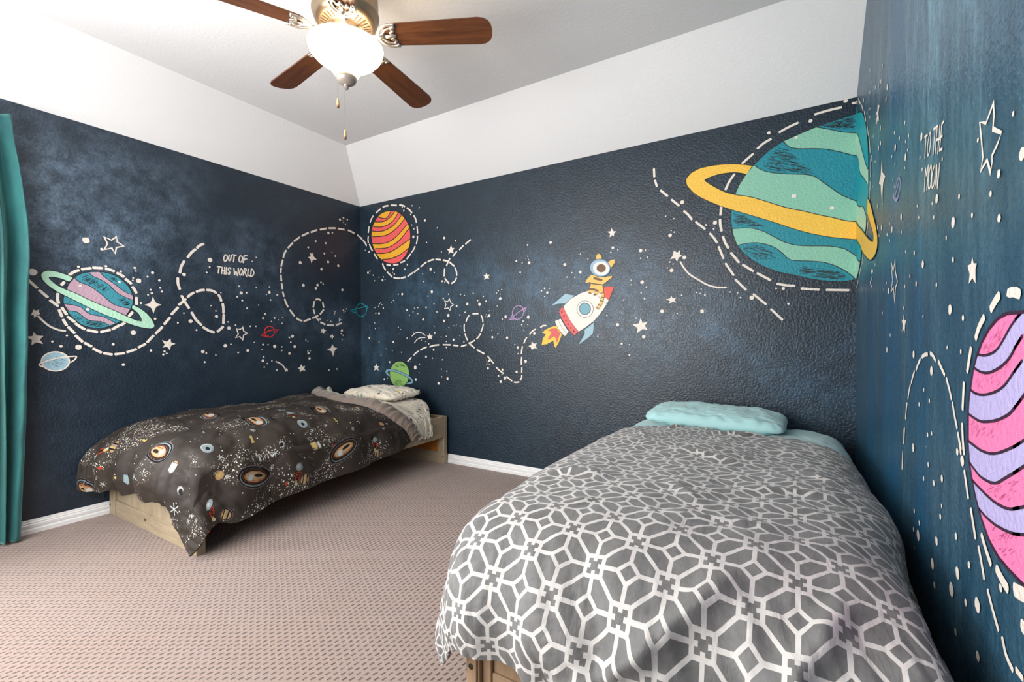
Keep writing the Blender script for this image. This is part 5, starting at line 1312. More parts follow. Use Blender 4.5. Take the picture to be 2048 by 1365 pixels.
['S','cream',1,1,[903,3296,803,3203],0.013,0],
['S','cream',1,1,[565,3041,490,2953],0.013,0],
['S','cream',1,1,[391,2930,289,2850],0.013,0],
['S','cream',1,1,[198,2817,74,2753],0.013,0]]],
['R','painted_planet','big pink planet with lavender wavy bands on the right wall',[['P','pink',0,0,[4125,2299,4049,2285,3967,2250,3891,2198,3838,2143,3796,2086,3768,2018,3746,1948,3736,1884,3737,1807,3737,1784,3754,1703,3783,1641,3838,1567,3899,1507,3975,1457,4063,1431,4143,1426,4249,1426,4329,1431,4417,1457,4493,1507,4554,1567,4609,1641,4638,1703,4655,1784,4655,1807,4656,1884,4646,1948,4624,2018,4596,2086,4554,2143,4501,2198,4425,2250,4343,2285,4267,2299]],
['P','lavender',1,0,[4267,2299,4245,2299,4237,2295,4217,2286,4200,2278,4187,2271,4177,2265,4167,2259,4156,2252,4144,2243,4131,2234,4118,2224,4105,2214,4092,2204,4078,2195,4064,2186,4051,2178,4037,2172,4023,2166,4008,2162,3993,2158,3976,2155,3958,2152,3939,2149,3918,2148,3894,2147,3866,2148,3843,2149,3838,2143,3802,2094,3803,2094,3819,2091,3838,2087,3859,2084,3880,2082,3901,2081,3923,2081,3946,2082,3969,2085,3995,2090,4023,2097,4049,2105,4074,2112,4095,2120,4114,2129,4131,2137,4147,2146,4161,2156,4173,2166,4184,2176,4196,2185,4211,2196,4226,2206,4240,2216,4249,2223,4340,2285]],
['P','lavender',1,0,[4425,2250,4421,2252,4250,2143,4239,2136,4223,2125,4205,2114,4188,2102,4171,2091,4154,2078,4136,2066,4118,2055,4100,2045,4083,2037,4064,2030,4041,2023,4014,2015,3983,2008,3951,2001,3920,1996,3891,1993,3863,1991,3836,1991,3812,1992,3789,1995,3768,2000,3763,2002,3746,1948,3739,1905,3739,1898,3747,1897,3773,1894,3799,1891,3821,1890,3844,1888,3868,1888,3896,1889,3927,1894,3963,1900,3998,1908,4031,1916,4061,1924,4090,1933,4117,1943,4140,1952,4158,1961,4173,1970,4186,1979,4199,1988,4214,1998,4229,2008,4242,2018,4252,2025,4497,2201]],
['P','lavender',1,0,[4624,2018,4610,2053,4253,1883,4239,1876,4219,1866,4195,1855,4168,1844,4136,1831,4099,1817,4061,1804,4024,1793,3992,1786,3960,1781,3929,1778,3895,1776,3858,1776,3817,1778,3778,1780,3748,1782,3737,1783,3737,1780,3754,1703,3755,1700,3764,1697,3780,1692,3797,1688,3815,1684,3833,1680,3852,1676,3873,1673,3897,1672,3926,1673,3959,1675,3994,1679,4026,1686,4055,1696,4083,1710,4111,1725,4139,1739,4170,1755,4204,1773,4234,1789,4254,1800,4630,1999]],
['P','lavender',1,0,[4655,1780,4655,1807,4654,1840,4256,1672,4238,1665,4213,1654,4184,1643,4155,1634,4129,1628,4101,1623,4073,1620,4044,1617,4013,1616,3982,1617,3950,1618,3917,1620,3882,1623,3846,1626,3811,1630,3789,1633,3838,1567,3863,1542,3886,1539,3911,1536,3937,1534,3963,1534,3989,1534,4016,1535,4045,1537,4076,1541,4109,1546,4142,1552,4171,1558,4198,1564,4222,1572,4243,1579,4257,1584,4640,1710]],
['S','ink_plum',2,0,[4198,2278,4227,2291,4244,2298,4237,2295,4230,2292,4224,2289,4217,2286,4211,2283,4205,2281,4200,2278,4195,2276,4191,2273,4187,2271,4184,2269,4180,2267,4177,2265,4174,2263,4170,2261,4167,2259,4164,2257,4160,2255,4156,2252,4152,2249,4148,2246,4144,2243,4140,2240,4135,2237,4131,2234,4127,2230,4122,2227,4118,2224,4114,2220,4109,2217,4105,2214,4100,2211,4096,2208,4092,2204,4087,2201,4083,2198,4078,2195,4074,2192,4069,2189,4064,2186,4060,2183,4055,2180,4051,2178,4046,2176,4041,2174,4037,2172,4032,2170,4028,2168,4023,2166,4018,2165,4013,2163,4008,2162,4003,2161,3998,2159,3993,2158,3987,2157,3982,2156,3976,2155,3970,2154,3964,2153,3958,2152,3952,2151,3945,2150,3939,2149,3932,2149,3925,2148,3918,2148,3911,2147,3902,2147,3894,2147,3885,2147,3875,2148,3866,2148,3858,2148,3849,2149],0.0055,0],
['S','ink_plum',2,0,[4249,2223,4186,2179,4213,2197,4240,2216,4235,2213,4231,2210,4226,2206,4221,2203,4216,2199,4211,2196,4206,2192,4201,2189,4196,2185,4192,2182,4188,2179,4184,2176,4181,2172,4177,2169,4173,2166,4169,2162,4165,2159,4161,2156,4157,2153,4152,2149,4147,2146,4142,2143,4137,2140,4131,2137,4126,2134,4120,2131,4114,2129,4108,2126,4101,2123,4095,2120,4088,2118,4081,2115,4074,2112,4066,2110,4058,2107,4049,2105,4041,2102,4032,2099,4023,2097,4013,2095,4004,2092,3995,2090,3986,2088,3978,2087,3969,2085,3961,2084,3953,2083,3946,2082,3938,2082,3930,2081,3923,2081,3915,2081,3908,2081,3901,2081,3894,2081,3887,2081,3880,2082,3873,2082,3866,2083,3859,2084,3852,2085,3845,2086,3838,2087,3832,2088,3825,2089,3819,2091,3813,2092,3808,2093,3803,2094],0.0055,0],
['S','ink_plum',2,0,[4250,2143,4185,2101,4212,2118,4239,2136,4234,2132,4229,2129,4223,2125,4217,2122,4211,2118,4205,2114,4199,2110,4194,2106,4188,2102,4182,2099,4177,2095,4171,2091,4165,2086,4159,2082,4154,2078,4148,2074,4142,2070,4136,2066,4130,2062,4124,2058,4118,2055,4112,2051,4106,2048,4100,2045,4094,2043,4088,2040,4083,2037,4076,2035,4070,2033,4064,2030,4057,2028,4049,2025,4041,2023,4033,2020,4023,2018,4014,2015,4004,2013,3993,2010,3983,2008,3972,2005,3961,2003,3951,2001,3940,1999,3930,1998,3920,1996,3911,1995,3901,1994,3891,1993,3882,1992,3872,1991,3863,1991,3854,1991,3845,1991,3836,1991,3828,1991,3820,1991,3812,1992,3804,1992,3796,1994,3789,1995,3782,1997,3775,1998,3768,2000],0.0055,0],
['S','ink_plum',2,0,[4493,2198,4252,2025,4189,1980,4216,1999,4242,2018,4238,2015,4234,2012,4229,2008,4224,2005,4219,2001,4214,1998,4209,1994,4204,1991,4199,1988,4194,1985,4190,1982,4186,1979,4181,1976,4177,1973,4173,1970,4168,1967,4163,1964,4158,1961,4152,1958,4146,1955,4140,1952,4132,1949,4125,1946,4117,1943,4108,1940,4099,1937,4090,1933,4081,1930,4071,1927,4061,1924,4051,1921,4041,1918,4031,1916,4020,1913,4010,1910,3998,1908,3987,1905,3975,1903,3963,1900,3951,1898,3939,1896,3927,1894,3916,1892,3906,1891,3896,1889,3886,1889,3877,1888,3868,1888,3860,1888,3852,1888,3844,1888,3837,1889,3829,1889,3821,1890,3814,1890,3806,1891,3799,1891,3790,1892,3782,1893,3773,1894,3765,1895,3756,1896,3747,1897,3739,1897],0.0055,0],
['S','ink_plum',2,0,[4522,2011,4253,1883,4183,1849,4211,1863,4239,1876,4233,1873,4227,1870,4219,1866,4212,1863,4204,1859,4195,1855,4186,1852,4177,1848,4168,1844,4158,1840,4147,1836,4136,1831,4124,1827,4111,1822,4099,1817,4086,1813,4073,1808,4061,1804,4048,1800,4036,1797,4024,1793,4013,1791,4002,1788,3992,1786,3981,1784,3971,1782,3960,1781,3950,1780,3939,1779,3929,1778,3918,1777,3907,1776,3895,1776,3883,1775,3871,1775,3858,1776,3844,1776,3830,1777,3817,1778,3803,1779,3790,1779,3778,1780,3767,1781,3757,1782,3748,1782,3740,1783],0.0055,0],
['S','ink_plum',2,0,[4518,1939,4254,1800,4184,1762,4209,1776,4234,1789,4224,1784,4214,1779,4204,1773,4193,1767,4181,1761,4170,1755,4160,1750,4149,1745,4139,1739,4129,1734,4120,1730,4111,1725,4102,1720,4092,1715,4083,1710,4074,1705,4065,1701,4055,1696,4045,1692,4036,1689,4026,1686,4015,1683,4004,1681,3994,1679,3982,1677,3971,1676,3959,1675,3948,1674,3937,1673,3926,1673,3916,1672,3906,1672,3897,1672,3888,1672,3880,1672,3873,1673,3865,1673,3859,1674,3852,1676,3846,1677,3839,1678,3833,1680,3827,1681,3821,1682,3815,1684,3809,1685,3803,1686,3797,1688,3791,1689,3785,1691,3780,1692,3774,1694,3769,1695,3764,1697,3759,1698],0.0055,0],
['S','ink_plum',2,0,[4530,1788,4256,1672,4183,1642,4211,1654,4238,1665,4230,1662,4222,1658,4213,1654,4203,1650,4193,1646,4184,1643,4174,1639,4165,1636,4155,1634,4146,1631,4138,1629,4129,1628,4120,1626,4110,1624,4101,1623,4092,1622,4083,1621,4073,1620,4063,1619,4054,1618,4044,1617,4034,1617,4024,1617,4013,1616,4003,1616,3992,1617,3982,1617,3971,1617,3960,1618,3950,1618,3939,1619,3928,1619,3917,1620,3906,1621,3894,1622,3882,1623,3870,1624,3858,1625,3846,1626,3834,1627,3822,1629,3811,1630,3801,1631,3792,1633],0.0055,0],
['S','ink_plum',2,0,[4539,1677,4257,1584,4183,1559,4213,1569,4243,1579,4236,1577,4230,1574,4222,1572,4214,1569,4206,1567,4198,1564,4189,1562,4180,1560,4171,1558,4162,1556,4152,1554,4142,1552,4132,1550,4121,1548,4109,1546,4098,1544,4087,1543,4076,1541,4065,1540,4055,1539,4045,1537,4035,1536,4026,1536,4016,1535,4007,1535,3998,1534,3989,1534,3980,1534,3971,1534,3963,1534,3954,1534,3946,1534,3937,1534,3929,1535,3920,1535,3911,1536,3903,1537,3894,1538,3886,1539,3878,1540,3870,1541],0.0055,0],
['S','ink_plum',3,0,[4125,2299,4049,2285,3967,2250,3891,2198,3838,2143,3796,2086,3768,2018,3746,1948,3736,1884,3737,1807,3737,1784,3754,1703,3783,1641,3838,1567,3899,1507,3975,1457,4063,1431,4143,1426,4249,1426,4329,1431,4417,1457,4493,1507,4554,1567,4609,1641,4638,1703,4655,1784,4655,1807,4656,1884,4646,1948,4624,2018,4596,2086,4554,2143,4501,2198,4425,2250,4343,2285,4267,2299],0.006,1],
['S','magenta',2,0,[4071,2232,4092,2249],0.0009,0],
['S','magenta',2,0,[3938,2174,3953,2182],0.0006,0],
['S','magenta',2,0,[4060,2228,4072,2239],0.0009,0],
['S','magenta',2,0,[3902,2171,3927,2191],0.0008,0],
['S','magenta',2,0,[3903,2163,3939,2185],0.0006,0],
['S','magenta',2,0,[4016,2214,4043,2230],0.0007,0],
['S','magenta',2,0,[3989,2168,4012,2192],0.0005,0],
['S','magenta',2,0,[3951,2161,3965,2168],0.0008,0],
['S','magenta',2,0,[3970,2208,3996,2222],0.0007,0],
['S','magenta',2,0,[4017,2186,4036,2199],0.0005,0],
['S','magenta',2,0,[4039,2244,4061,2257],0.0005,0],
['S','magenta',2,0,[4141,2263,4154,2273],0.0006,0],
['S','magenta',2,0,[3943,2162,3954,2168],0.0005,0],
['S','magenta',2,0,[4094,2255,4117,2272],0.0009,0],
['S','magenta',2,0,[4024,2221,4057,2242],0.0008,0],
['S','magenta',2,0,[3919,2173,3941,2192],0.0008,0],
['S','magenta',2,0,[4045,2213,4060,2223],0.0009,0],
['S','magenta',2,0,[4050,2217,4071,2233],0.0005,0],
['S','magenta',2,0,[3966,2170,3996,2199],0.0008,0],
['S','magenta',2,0,[4064,2206,4073,2213],0.0009,0],
['S','magenta',2,0,[3999,2207,4028,2230],0.0007,0],
['S','magenta',2,0,[4006,2183,4031,2204],0.0007,0],
['S','magenta',2,0,[3945,2172,3974,2190],0.0006,0],
['S','magenta',2,0,[4059,2214,4084,2229],0.0006,0],
['S','magenta',2,0,[4039,2200,4071,2217],0.0007,0],
['S','magenta',2,0,[4060,2204,4076,2221],0.0008,0],
['S','magenta',2,0,[3947,2043,3969,2064],0.0008,0],
['S','magenta',2,0,[4022,2070,4045,2096],0.0007,0],
['S','magenta',2,0,[4121,2119,4134,2129],0.0005,0],
['S','magenta',2,0,[4071,2074,4092,2087],0.0004,0],
['S','magenta',2,0,[3921,2027,3933,2035],0.0004,0],
['S','magenta',2,0,[4107,2109,4146,2126],0.0006,0],
['S','magenta',2,0,[4028,2030,4047,2042],0.0005,0],
['S','magenta',2,0,[4059,2093,4085,2112],0.0005,0],
['S','magenta',2,0,[4036,2056,4052,2068],0.0007,0],
['S','magenta',2,0,[4039,2044,4056,2051],0.0007,0],
['S','magenta',2,0,[4140,2128,4170,2146],0.0004,0],
['S','magenta',2,0,[3857,2031,3872,2047],0.0009,0],
['S','magenta',2,0,[3992,2047,4009,2058],0.0008,0],
['S','magenta',2,0,[4109,2094,4125,2107],0.0006,0],
['S','magenta',2,0,[3910,2068,3922,2077],0.0007,0],
['S','magenta',2,0,[4174,2154,4197,2167],0.0006,0],
['S','magenta',2,0,[3846,2064,3856,2071],0.0007,0],
['S','magenta',2,0,[3891,2041,3910,2058],0.0006,0],
['S','magenta',2,0,[3990,2064,4009,2079],0.0008,0],
['S','magenta',2,0,[3846,2020,3870,2033],0.0009,0],
['S','magenta',2,0,[3882,2064,3897,2076],0.0005,0],
['S','magenta',2,0,[3881,2020,3895,2028],0.0009,0],
['S','magenta',2,0,[3821,2029,3847,2055],0.0008,0],
['S','magenta',2,0,[3982,2062,3998,2073],0.0005,0],
['S','magenta',2,0,[3927,2049,3949,2075],0.0006,0],
['S','magenta',2,0,[4061,2053,4073,2058],0.0008,0],
['S','magenta',2,0,[3999,1849,4013,1858],0.0009,0],
['S','magenta',2,0,[4039,1895,4060,1915],0.0009,0],
['S','magenta',2,0,[3829,1842,3841,1852],0.0006,0],
['S','magenta',2,0,[3977,1852,3996,1866],0.0005,0],
['S','magenta',2,0,[3861,1840,3892,1865],0.0006,0],
['S','magenta',2,0,[3984,1855,4010,1887],0.0007,0],
['S','magenta',2,0,[3843,1837,3869,1853],0.0009,0],
['S','magenta',2,0,[3891,1834,3928,1858],0.0007,0],
['S','magenta',2,0,[3780,1813,3807,1839],0.0006,0],
['S','magenta',2,0,[3770,1854,3803,1882],0.0007,0],
['S','magenta',2,0,[3941,1840,3967,1859],0.0005,0],
['S','magenta',2,0,[3904,1862,3918,1878],0.0007,0],
['S','magenta',2,0,[4022,1900,4034,1910],0.0007,0],
['S','magenta',2,0,[3946,1840,3960,1852],0.0007,0],
['S','magenta',2,0,[3828,1848,3852,1867],0.0005,0],
['S','magenta',2,0,[3826,1816,3861,1838],0.0009,0],
['S','magenta',2,0,[3772,1836,3801,1854],0.0005,0],
['S','magenta',2,0,[3903,1859,3933,1872],0.001,0],
['S','magenta',2,0,[3782,1856,3801,1870],0.0009,0],
['S','magenta',2,0,[3837,1830,3855,1840],0.0006,0],
['S','magenta',2,0,[4082,1910,4096,1920],0.0007,0],
['S','magenta',2,0,[3803,1843,3838,1868],0.0007,0],
['S','magenta',2,0,[3776,1830,3793,1839],0.0005,0],
['S','magenta',2,0,[3971,1858,4008,1878],0.0005,0],
['S','magenta',2,0,[3990,1844,4002,1851],0.0007,0],
['S','magenta',2,0,[3824,1840,3851,1869],0.0006,0],
['S','magenta',2,0,[4145,1691,4166,1710],0.0004,0],
['S','magenta',2,0,[3981,1652,4016,1670],0.0009,0],
['S','magenta',2,0,[3955,1640,3987,1657],0.0007,0],
['S','magenta',2,0,[4189,1701,4202,1709],0.0009,0],
['S','magenta',2,0,[4047,1664,4060,1676],0.0004,0],
['S','magenta',2,0,[4099,1655,4126,1677],0.0006,0],
['S','magenta',2,0,[4169,1714,4200,1731],0.0007,0],
['S','magenta',2,0,[4046,1657,4073,1684],0.0007,0],
['S','magenta',2,0,[3985,1665,3998,1675],0.0009,0],
['S','magenta',2,0,[4024,1634,4038,1644],0.0009,0],
['S','magenta',2,0,[4143,1657,4166,1678],0.0008,0],
['S','magenta',2,0,[4018,1646,4043,1675],0.0006,0],
['S','magenta',2,0,[4129,1663,4147,1679],0.0006,0],
['S','magenta',2,0,[4079,1642,4112,1662],0.0006,0],
['S','magenta',2,0,[4088,1656,4118,1672],0.0008,0],
['S','magenta',2,0,[3972,1635,4000,1652],0.0005,0],
['S','magenta',2,0,[4144,1716,4166,1728],0.0008,0],
['S','magenta',2,0,[4171,1721,4190,1741],0.0007,0],
['S','magenta',2,0,[4099,1698,4130,1717],0.0004,0],
['S','magenta',2,0,[4094,1656,4120,1675],0.0007,0],
['S','magenta',2,0,[4043,1667,4055,1677],0.0006,0],
['S','magenta',2,0,[4069,1641,4100,1662],0.0008,0],
['S','magenta',2,0,[4074,1681,4089,1694],0.0007,0],
['S','magenta',2,0,[4051,1680,4070,1692],0.0008,0],
['S','magenta',2,0,[4152,1691,4183,1712],0.0006,0],
['S','magenta',2,0,[4195,1733,4226,1747],0.0009,0],
['S','magenta',2,0,[4015,1514,4031,1526],0.0004,0],
['S','magenta',2,0,[4124,1487,4136,1494],0.0009,0],
['S','magenta',2,0,[4095,1460,4129,1486],0.0005,0],
['S','magenta',2,0,[4007,1506,4022,1519],0.0006,0],
['S','magenta',2,0,[4085,1514,4115,1536],0.0008,0],
['S','magenta',2,0,[4107,1514,4142,1540],0.0006,0],
['S','magenta',2,0,[4098,1462,4128,1486],0.0008,0],
['S','magenta',2,0,[4181,1551,4200,1560],0.0009,0],
['S','magenta',2,0,[4068,1507,4086,1519],0.0006,0],
['S','magenta',2,0,[4013,1515,4029,1527],0.0009,0],
['S','magenta',2,0,[4111,1455,4132,1470],0.0008,0],
['S','magenta',2,0,[4128,1517,4147,1533],0.0005,0],
['S','magenta',2,0,[4088,1513,4111,1527],0.0009,0],
['S','magenta',2,0,[4122,1503,4135,1517],0.0008,0],
['S','magenta',2,0,[4119,1533,4138,1544],0.0008,0],
['S','magenta',2,0,[4172,1448,4200,1474],0.0005,0],
['S','magenta',2,0,[4199,1550,4213,1560],0.0006,0],
['S','magenta',2,0,[4161,1533,4192,1558],0.0007,0],
['S','magenta',2,0,[4004,1504,4018,1515],0.0009,0],
['S','magenta',2,0,[4167,1484,4192,1505],0.0006,0],
['S','magenta',2,0,[4150,1489,4178,1507],0.0009,0],
['S','magenta',2,0,[4006,1466,4022,1479],0.0009,0],
['S','magenta',2,0,[4062,1491,4072,1499],0.0008,0],
['S','magenta',2,0,[4139,1526,4165,1552],0.0008,0],
['S','magenta',2,0,[4080,1501,4105,1524],0.0006,0],
['S','magenta',2,0,[4063,1460,4090,1471],0.0009,0]]],
['R','painted_dashed_halo','thick white dashed ring around the pink planet',[['S','cream',1,1,[3979,2322,4020,2349,4056,2367],0.017,0],
['S','cream',1,1,[3820,2213,3857,2257,3910,2294],0.015,0],
['S','cream',1,1,[3721,2073,3744,2124,3765,2171],0.014,0],
['S','cream',1,1,[3663,1906,3678,2020],0.013,0],
['S','cream',1,1,[3657,1840,3675,1736],0.013,0],
['S','cream',1,1,[3658,1817,3684,1718],0.012,0],
['S','cream',1,1,[3690,1644,3740,1545],0.011,0],
['S','cream',1,1,[3774,1509,3827,1411],0.012,0],
['S','cream',1,1,[3896,1448,3948,1405,3991,1374],0.013,0],
['S','cream',1,1,[4047,1381,4097,1364,4141,1355],0.019,0],
['S','cream',1,1,[4200,1379,4260,1393,4316,1416],0.024,0],
['P','cream',1,0,[4119,2360,4129,2383,4154,2388,4203,2384,4232,2374,4236,2359,4225,2341,4199,2346,4175,2352,4145,2352]]]],
['R','painted_dashed_trail','white dashed path arching down the right wall to the floor side',[['S','cream',1,1,[2497,1612,2487,1520],0.011,0],
['S','cream',1,1,[2460,1459,2439,1342],0.011,0],
['S','cream',1,1,[2495,1526,2512,1626],0.011,0],
['S','cream',1,1,[2540,1691,2558,1745,2582,1795],0.011,0],
['S','cream',1,1,[2609,1827,2636,1877,2676,1923],0.011,0],
['S','cream',1,1,[2699,1937,2734,1974,2778,2011],0.011,0],
['S','cream',1,1,[2818,2021,2863,2056,2921,2091],0.011,0],
['S','cream',1,1,[2957,2103,3012,2117,3077,2122],0.011,0],
['S','cream',1,1,[3133,2130,3186,2119,3233,2095],0.011,0],
['S','cream',1,1,[3285,2095,3340,2063,3392,2034],0.011,0],
['S','cream',1,1,[3423,2018,3463,1977,3501,1932],0.011,0],
['S','cream',1,1,[3517,1914,3548,1862,3585,1811],0.011,0],
['S','cream',1,1,[3597,1789,3620,1757,3640,1728],0.011,0],
['S','cream',1,1,[3599,1785,3625,1746,3638,1708],0.011,0],
['S','cream',1,1,[3861,1387,3893,1339,3921,1290],0.011,0],
['S','cream',1,1,[3960,1262,4011,1212,4063,1169],0.011,0],
['S','cream',1,1,[4099,1160,4131,1120,4185,1102],0.011,0],
['S','cream',1,1,[4213,1120,4263,1122],0.011,0]]],
['R','painted_star','tall thin four-pointed star right beside the huge planet edge',[['P','cream',1,0,[1634,3650,1676,3532,1797,3466,1705,3444,1678,3383,1663,3282,1603,3403,1591,3457,1501,3491,1531,3505,1590,3533]]]],
['R','painted_star','white solid star in the middle of the right wall',[['P','cream',1,0,[3775,2545,3790,2518,3826,2512,3812,2490,3813,2434,3776,2459,3732,2440,3743,2478,3718,2517,3758,2520]]]],
['R','painted_star','thin slanted white star highest on the right wall by the corner',[['P','cream',1,0,[1448,4184,1474,4156,1521,4133,1493,4115,1464,4090,1486,4050,1494,4014,1439,4051,1384,4027,1375,4077,1401,4098,1351,4143,1412,4130]]]],
['R','painted_star','small thin solid star below the slim star outline, right wall',[['P','cream',1,0,[2482,2365,2505,2326,2549,2322,2520,2291,2506,2239,2476,2263,2439,2249,2449,2296,2418,2326,2468,2329]]]],
['R','painted_star_outline','large hollow white star outline right of the lettering TO THE MOON',[['S','cream',1,0,[3993,3079,3999,3029,3988,2985,4069,2941,4030,2913,3981,2889,3983,2868,3969,2829,3932,2890,3863,2869,3889,2914,3879,2958,3853,3064,3919,3034,3951,3053],0.0065,1]]],
['R','painted_star_outline','slim hollow white star outline on the right wall near the corner',[['S','cream',1,0,[2193,2754,2201,2675,2274,2597,2211,2563,2182,2460,2133,2570,2043,2545,2100,2624,2073,2691,2046,2761,2122,2688],0.008,1]]],
['R','painted_ringed_planet','tiny violet line-drawn planet left of the lettering TO THE MOON',[['S','violet',2,1,[2324,3299,2365,3259,2345,3210,2305,3183,2243,3174,2191,3204,2199,3255,2254,3291],0.006,1],
['S','violet',2,0,[2133,3224,2165,3189,2243,3161,2293,3169],0.006,0],
['S','violet',2,0,[2165,3202,2263,3241,2364,3299,2324,3296],0.006,0]]],
['R','painted_lettering','white hand lettering TO THE MOON',[['S','cream',1,1,[2998,3322,3060,3312],0.0062,0],
['S','cream',1,1,[3029,3314,3017,3257,3006,3202],0.0062,0],
['S','cream',1,1,[3125,3311,3084,3284,3061,3242,3067,3198,3103,3208,3120,3246,3125,3290,3125,3311],0.0062,0],
['S','cream',1,1,[3182,3296,3263,3281],0.0062,0],
['S','cream',1,1,[3213,3284,3192,3229,3175,3165],0.0062,0],
['S','cream',1,1,[3252,3281,3232,3223,3217,3160],0.0062,0],
['S','cream',1,1,[3299,3271,3285,3210,3260,3144],0.0062,0],
['S','cream',1,1,[3232,3220,3300,3204],0.0062,0],
['S','cream',1,1,[3330,3259,3315,3204,3291,3144],0.0062,0],
['S','cream',1,1,[3330,3262,3369,3264],0.0062,0],
['S','cream',1,1,[3310,3209,3342,3201],0.0062,0],
['S','cream',1,1,[3291,3149,3341,3139],0.0062,0],
['S','cream',1,1,[2995,3024,3013,3101,3025,3144],0.0062,0],
['S','cream',1,1,[3025,3144,3041,3096],0.0062,0],
['S','cream',1,1,[3041,3096,3080,3141],0.0062,0],
['S','cream',1,1,[3080,3141,3075,3083,3048,3017],0.0062,0],
['S','cream',1,1,[3133,3127,3099,3097,3081,3049,3088,3016,3123,3015,3146,3061,3145,3114,3133,3127],0.0062,0],
['S','cream',1,1,[3201,3104,3162,3072,3152,3029,3158,3000,3188,3003,3213,3041,3212,3093,3201,3104],0.0062,0],
['S','cream',1,1,[3206,2980,3235,3035,3244,3091],0.0062,0],
['S','cream',1,1,[3244,3091,3257,2969],0.0062,0],
['S','cream',1,1,[3257,2969,3277,3022,3295,3084],0.0062,0]]],
['R','painted_dots','scattered white paint dots over the right wall',[['D','cream',1,[3312,8785,32,1986,9373,35,2093,9229,27,2125,9053,34,3177,8598,37,2617,8759,35,2925,8635,34,3750,8243,48,1993,8956,32,3638,8107,35,1159,9179,45,1999,8649,28,1640,8713,29,2001,8498,32,3143,7853,41,2414,7989,27,3159,7599,39,2967,7585,42,4986,7207,26,4315,7333,28,5204,6954,27,4640,7130,29,5034,6945,21,4362,7101,49,5157,6794,22,5030,6747,48,4119,7060,24,5856,6699,47,5796,6485,20,6681,6177,17,2612,7479,26,4357,6879,26,7667,6003,20,8334,5935,18,8474,5618,44]],
['D','cream',1,[5895,6320,20,4988,6624,19,8092,5607,32,7939,5504,24,6489,5838,48,6321,5832,18,7203,5675,24,5669,5965,17,4776,6032,47,5748,5812,19,6381,5673,21,7036,5483,52,7540,5435,22,8103,5286,30,4217,6698,22,2359,7113,20,4309,6569,18,4248,6447,21,2884,6635,36,3348,6564,20,2890,6279,40,3263,6197,44,3963,6117,22,4136,5993,47,3766,5991,27,3040,6114,25,4643,5867,20,4787,5827,25,3967,5861,26,6823,5381,21,5063,5527,22,5529,5437,30,5938,5248,47,7037,5142,26,5305,5187,25,2629,5686,26,2385,5605,31,2243,5609,45,2302,5474,40,2129,5424,41,2247,5345,29,3716,5260,23,3493,5176,20,3890,5121,49,5628,5057,32,5018,5084,23,6492,4963,25,4963,4808,26,3377,4812,24,5958,4663,19,6950,4690,51,7325,4599,28]],
['D','cream',1,[4038,4455,26,3773,4231,46,5516,4221,48,6869,4334,19,7269,4307,22,6317,4076,52,6002,3846,22,5791,3657,26,6238,3752,24,6172,3376,27,6336,3420,23,6112,3236,9]],
['D','cream',1,[5508,3096,53,6202,3060,28,6010,2858,27,6422,2922,32,6711,3046,36,6107,3234,9,6708,2776,22,6666,2656,31,5575,2352,26,5826,2296,30,5541,2120,29,5768,2134,64,6532,2362,45,7158,2647,33,5582,1920,26,6384,2065,58,7204,2336,54,7505,2539,31,6464,1878,34,7030,2105,65,7427,2183,31,7703,2302,59,7159,1785,33,7720,1902,39,8165,2658,29,7184,3412,33,7320,3361,48,8532,2581,47]]]]]
SUB = {'planet_ring', 'rocket_fin', 'rocket_nose', 'rocket_skirt', 'rocket_nozzle', 'rocket_flame', 'rocket_porthole', 'cat_helmet'}
def to3(w, s, z, off):
    return (off, -s, z) if w == 'L' else ((s, -off, z) if w == 'B' else (RW-off, -s, z))
def ribbon(P, wd, closed, smooth):
    P = [Vector((a, b)) for a, b in P]
    if smooth and len(P) > 2: P = [Vector(q) for q in catmull([tuple(q) for q in P], 4, closed)]
    n = len(P); L, R = [], []
    for i, q in enumerate(P):
        a = P[i-1] if (i > 0 or closed) else q; b = P[(i+1) % n] if (i < n-1 or closed) else q
        t = (b-a); t = t.normalized() if t.length > 1e-7 else Vector((1, 0)); s = Vector((-t.y, t.x))
        k = 1.0
        if 0 < i < n-1 or closed:
            t1 = (q-a).normalized() if (q-a).length > 1e-7 else t; s1 = Vector((-t1.y, t1.x)); k = 1/max(.55, abs(s.dot(s1)))
        L.append(q+s*wd/2*k); R.append(q-s*wd/2*k)
    if closed: return [[L[i], L[(i+1) % n], R[(i+1) % n], R[i]] for i in range(n)]
    quads = [[L[i], L[i+1], R[i+1], R[i]] for i in range(n-1)]
    if wd < .0045: return quads
    for q, t in ((P[0], (P[0]-P[1])), (P[-1], (P[-1]-P[-2]))):       # brushed round ends
        t = t.normalized() if t.length > 1e-7 else Vector((1, 0)); s = Vector((-t.y, t.x))
        quads.append([q+s*(wd/2*math.cos(a))+t*(wd*.28*math.sin(a)) for a in [PI*k/6 for k in range(7)]])
    return quads
last = {}
WALLS = {'L': wall_left, 'B': wall_back, 'R': wall_right}
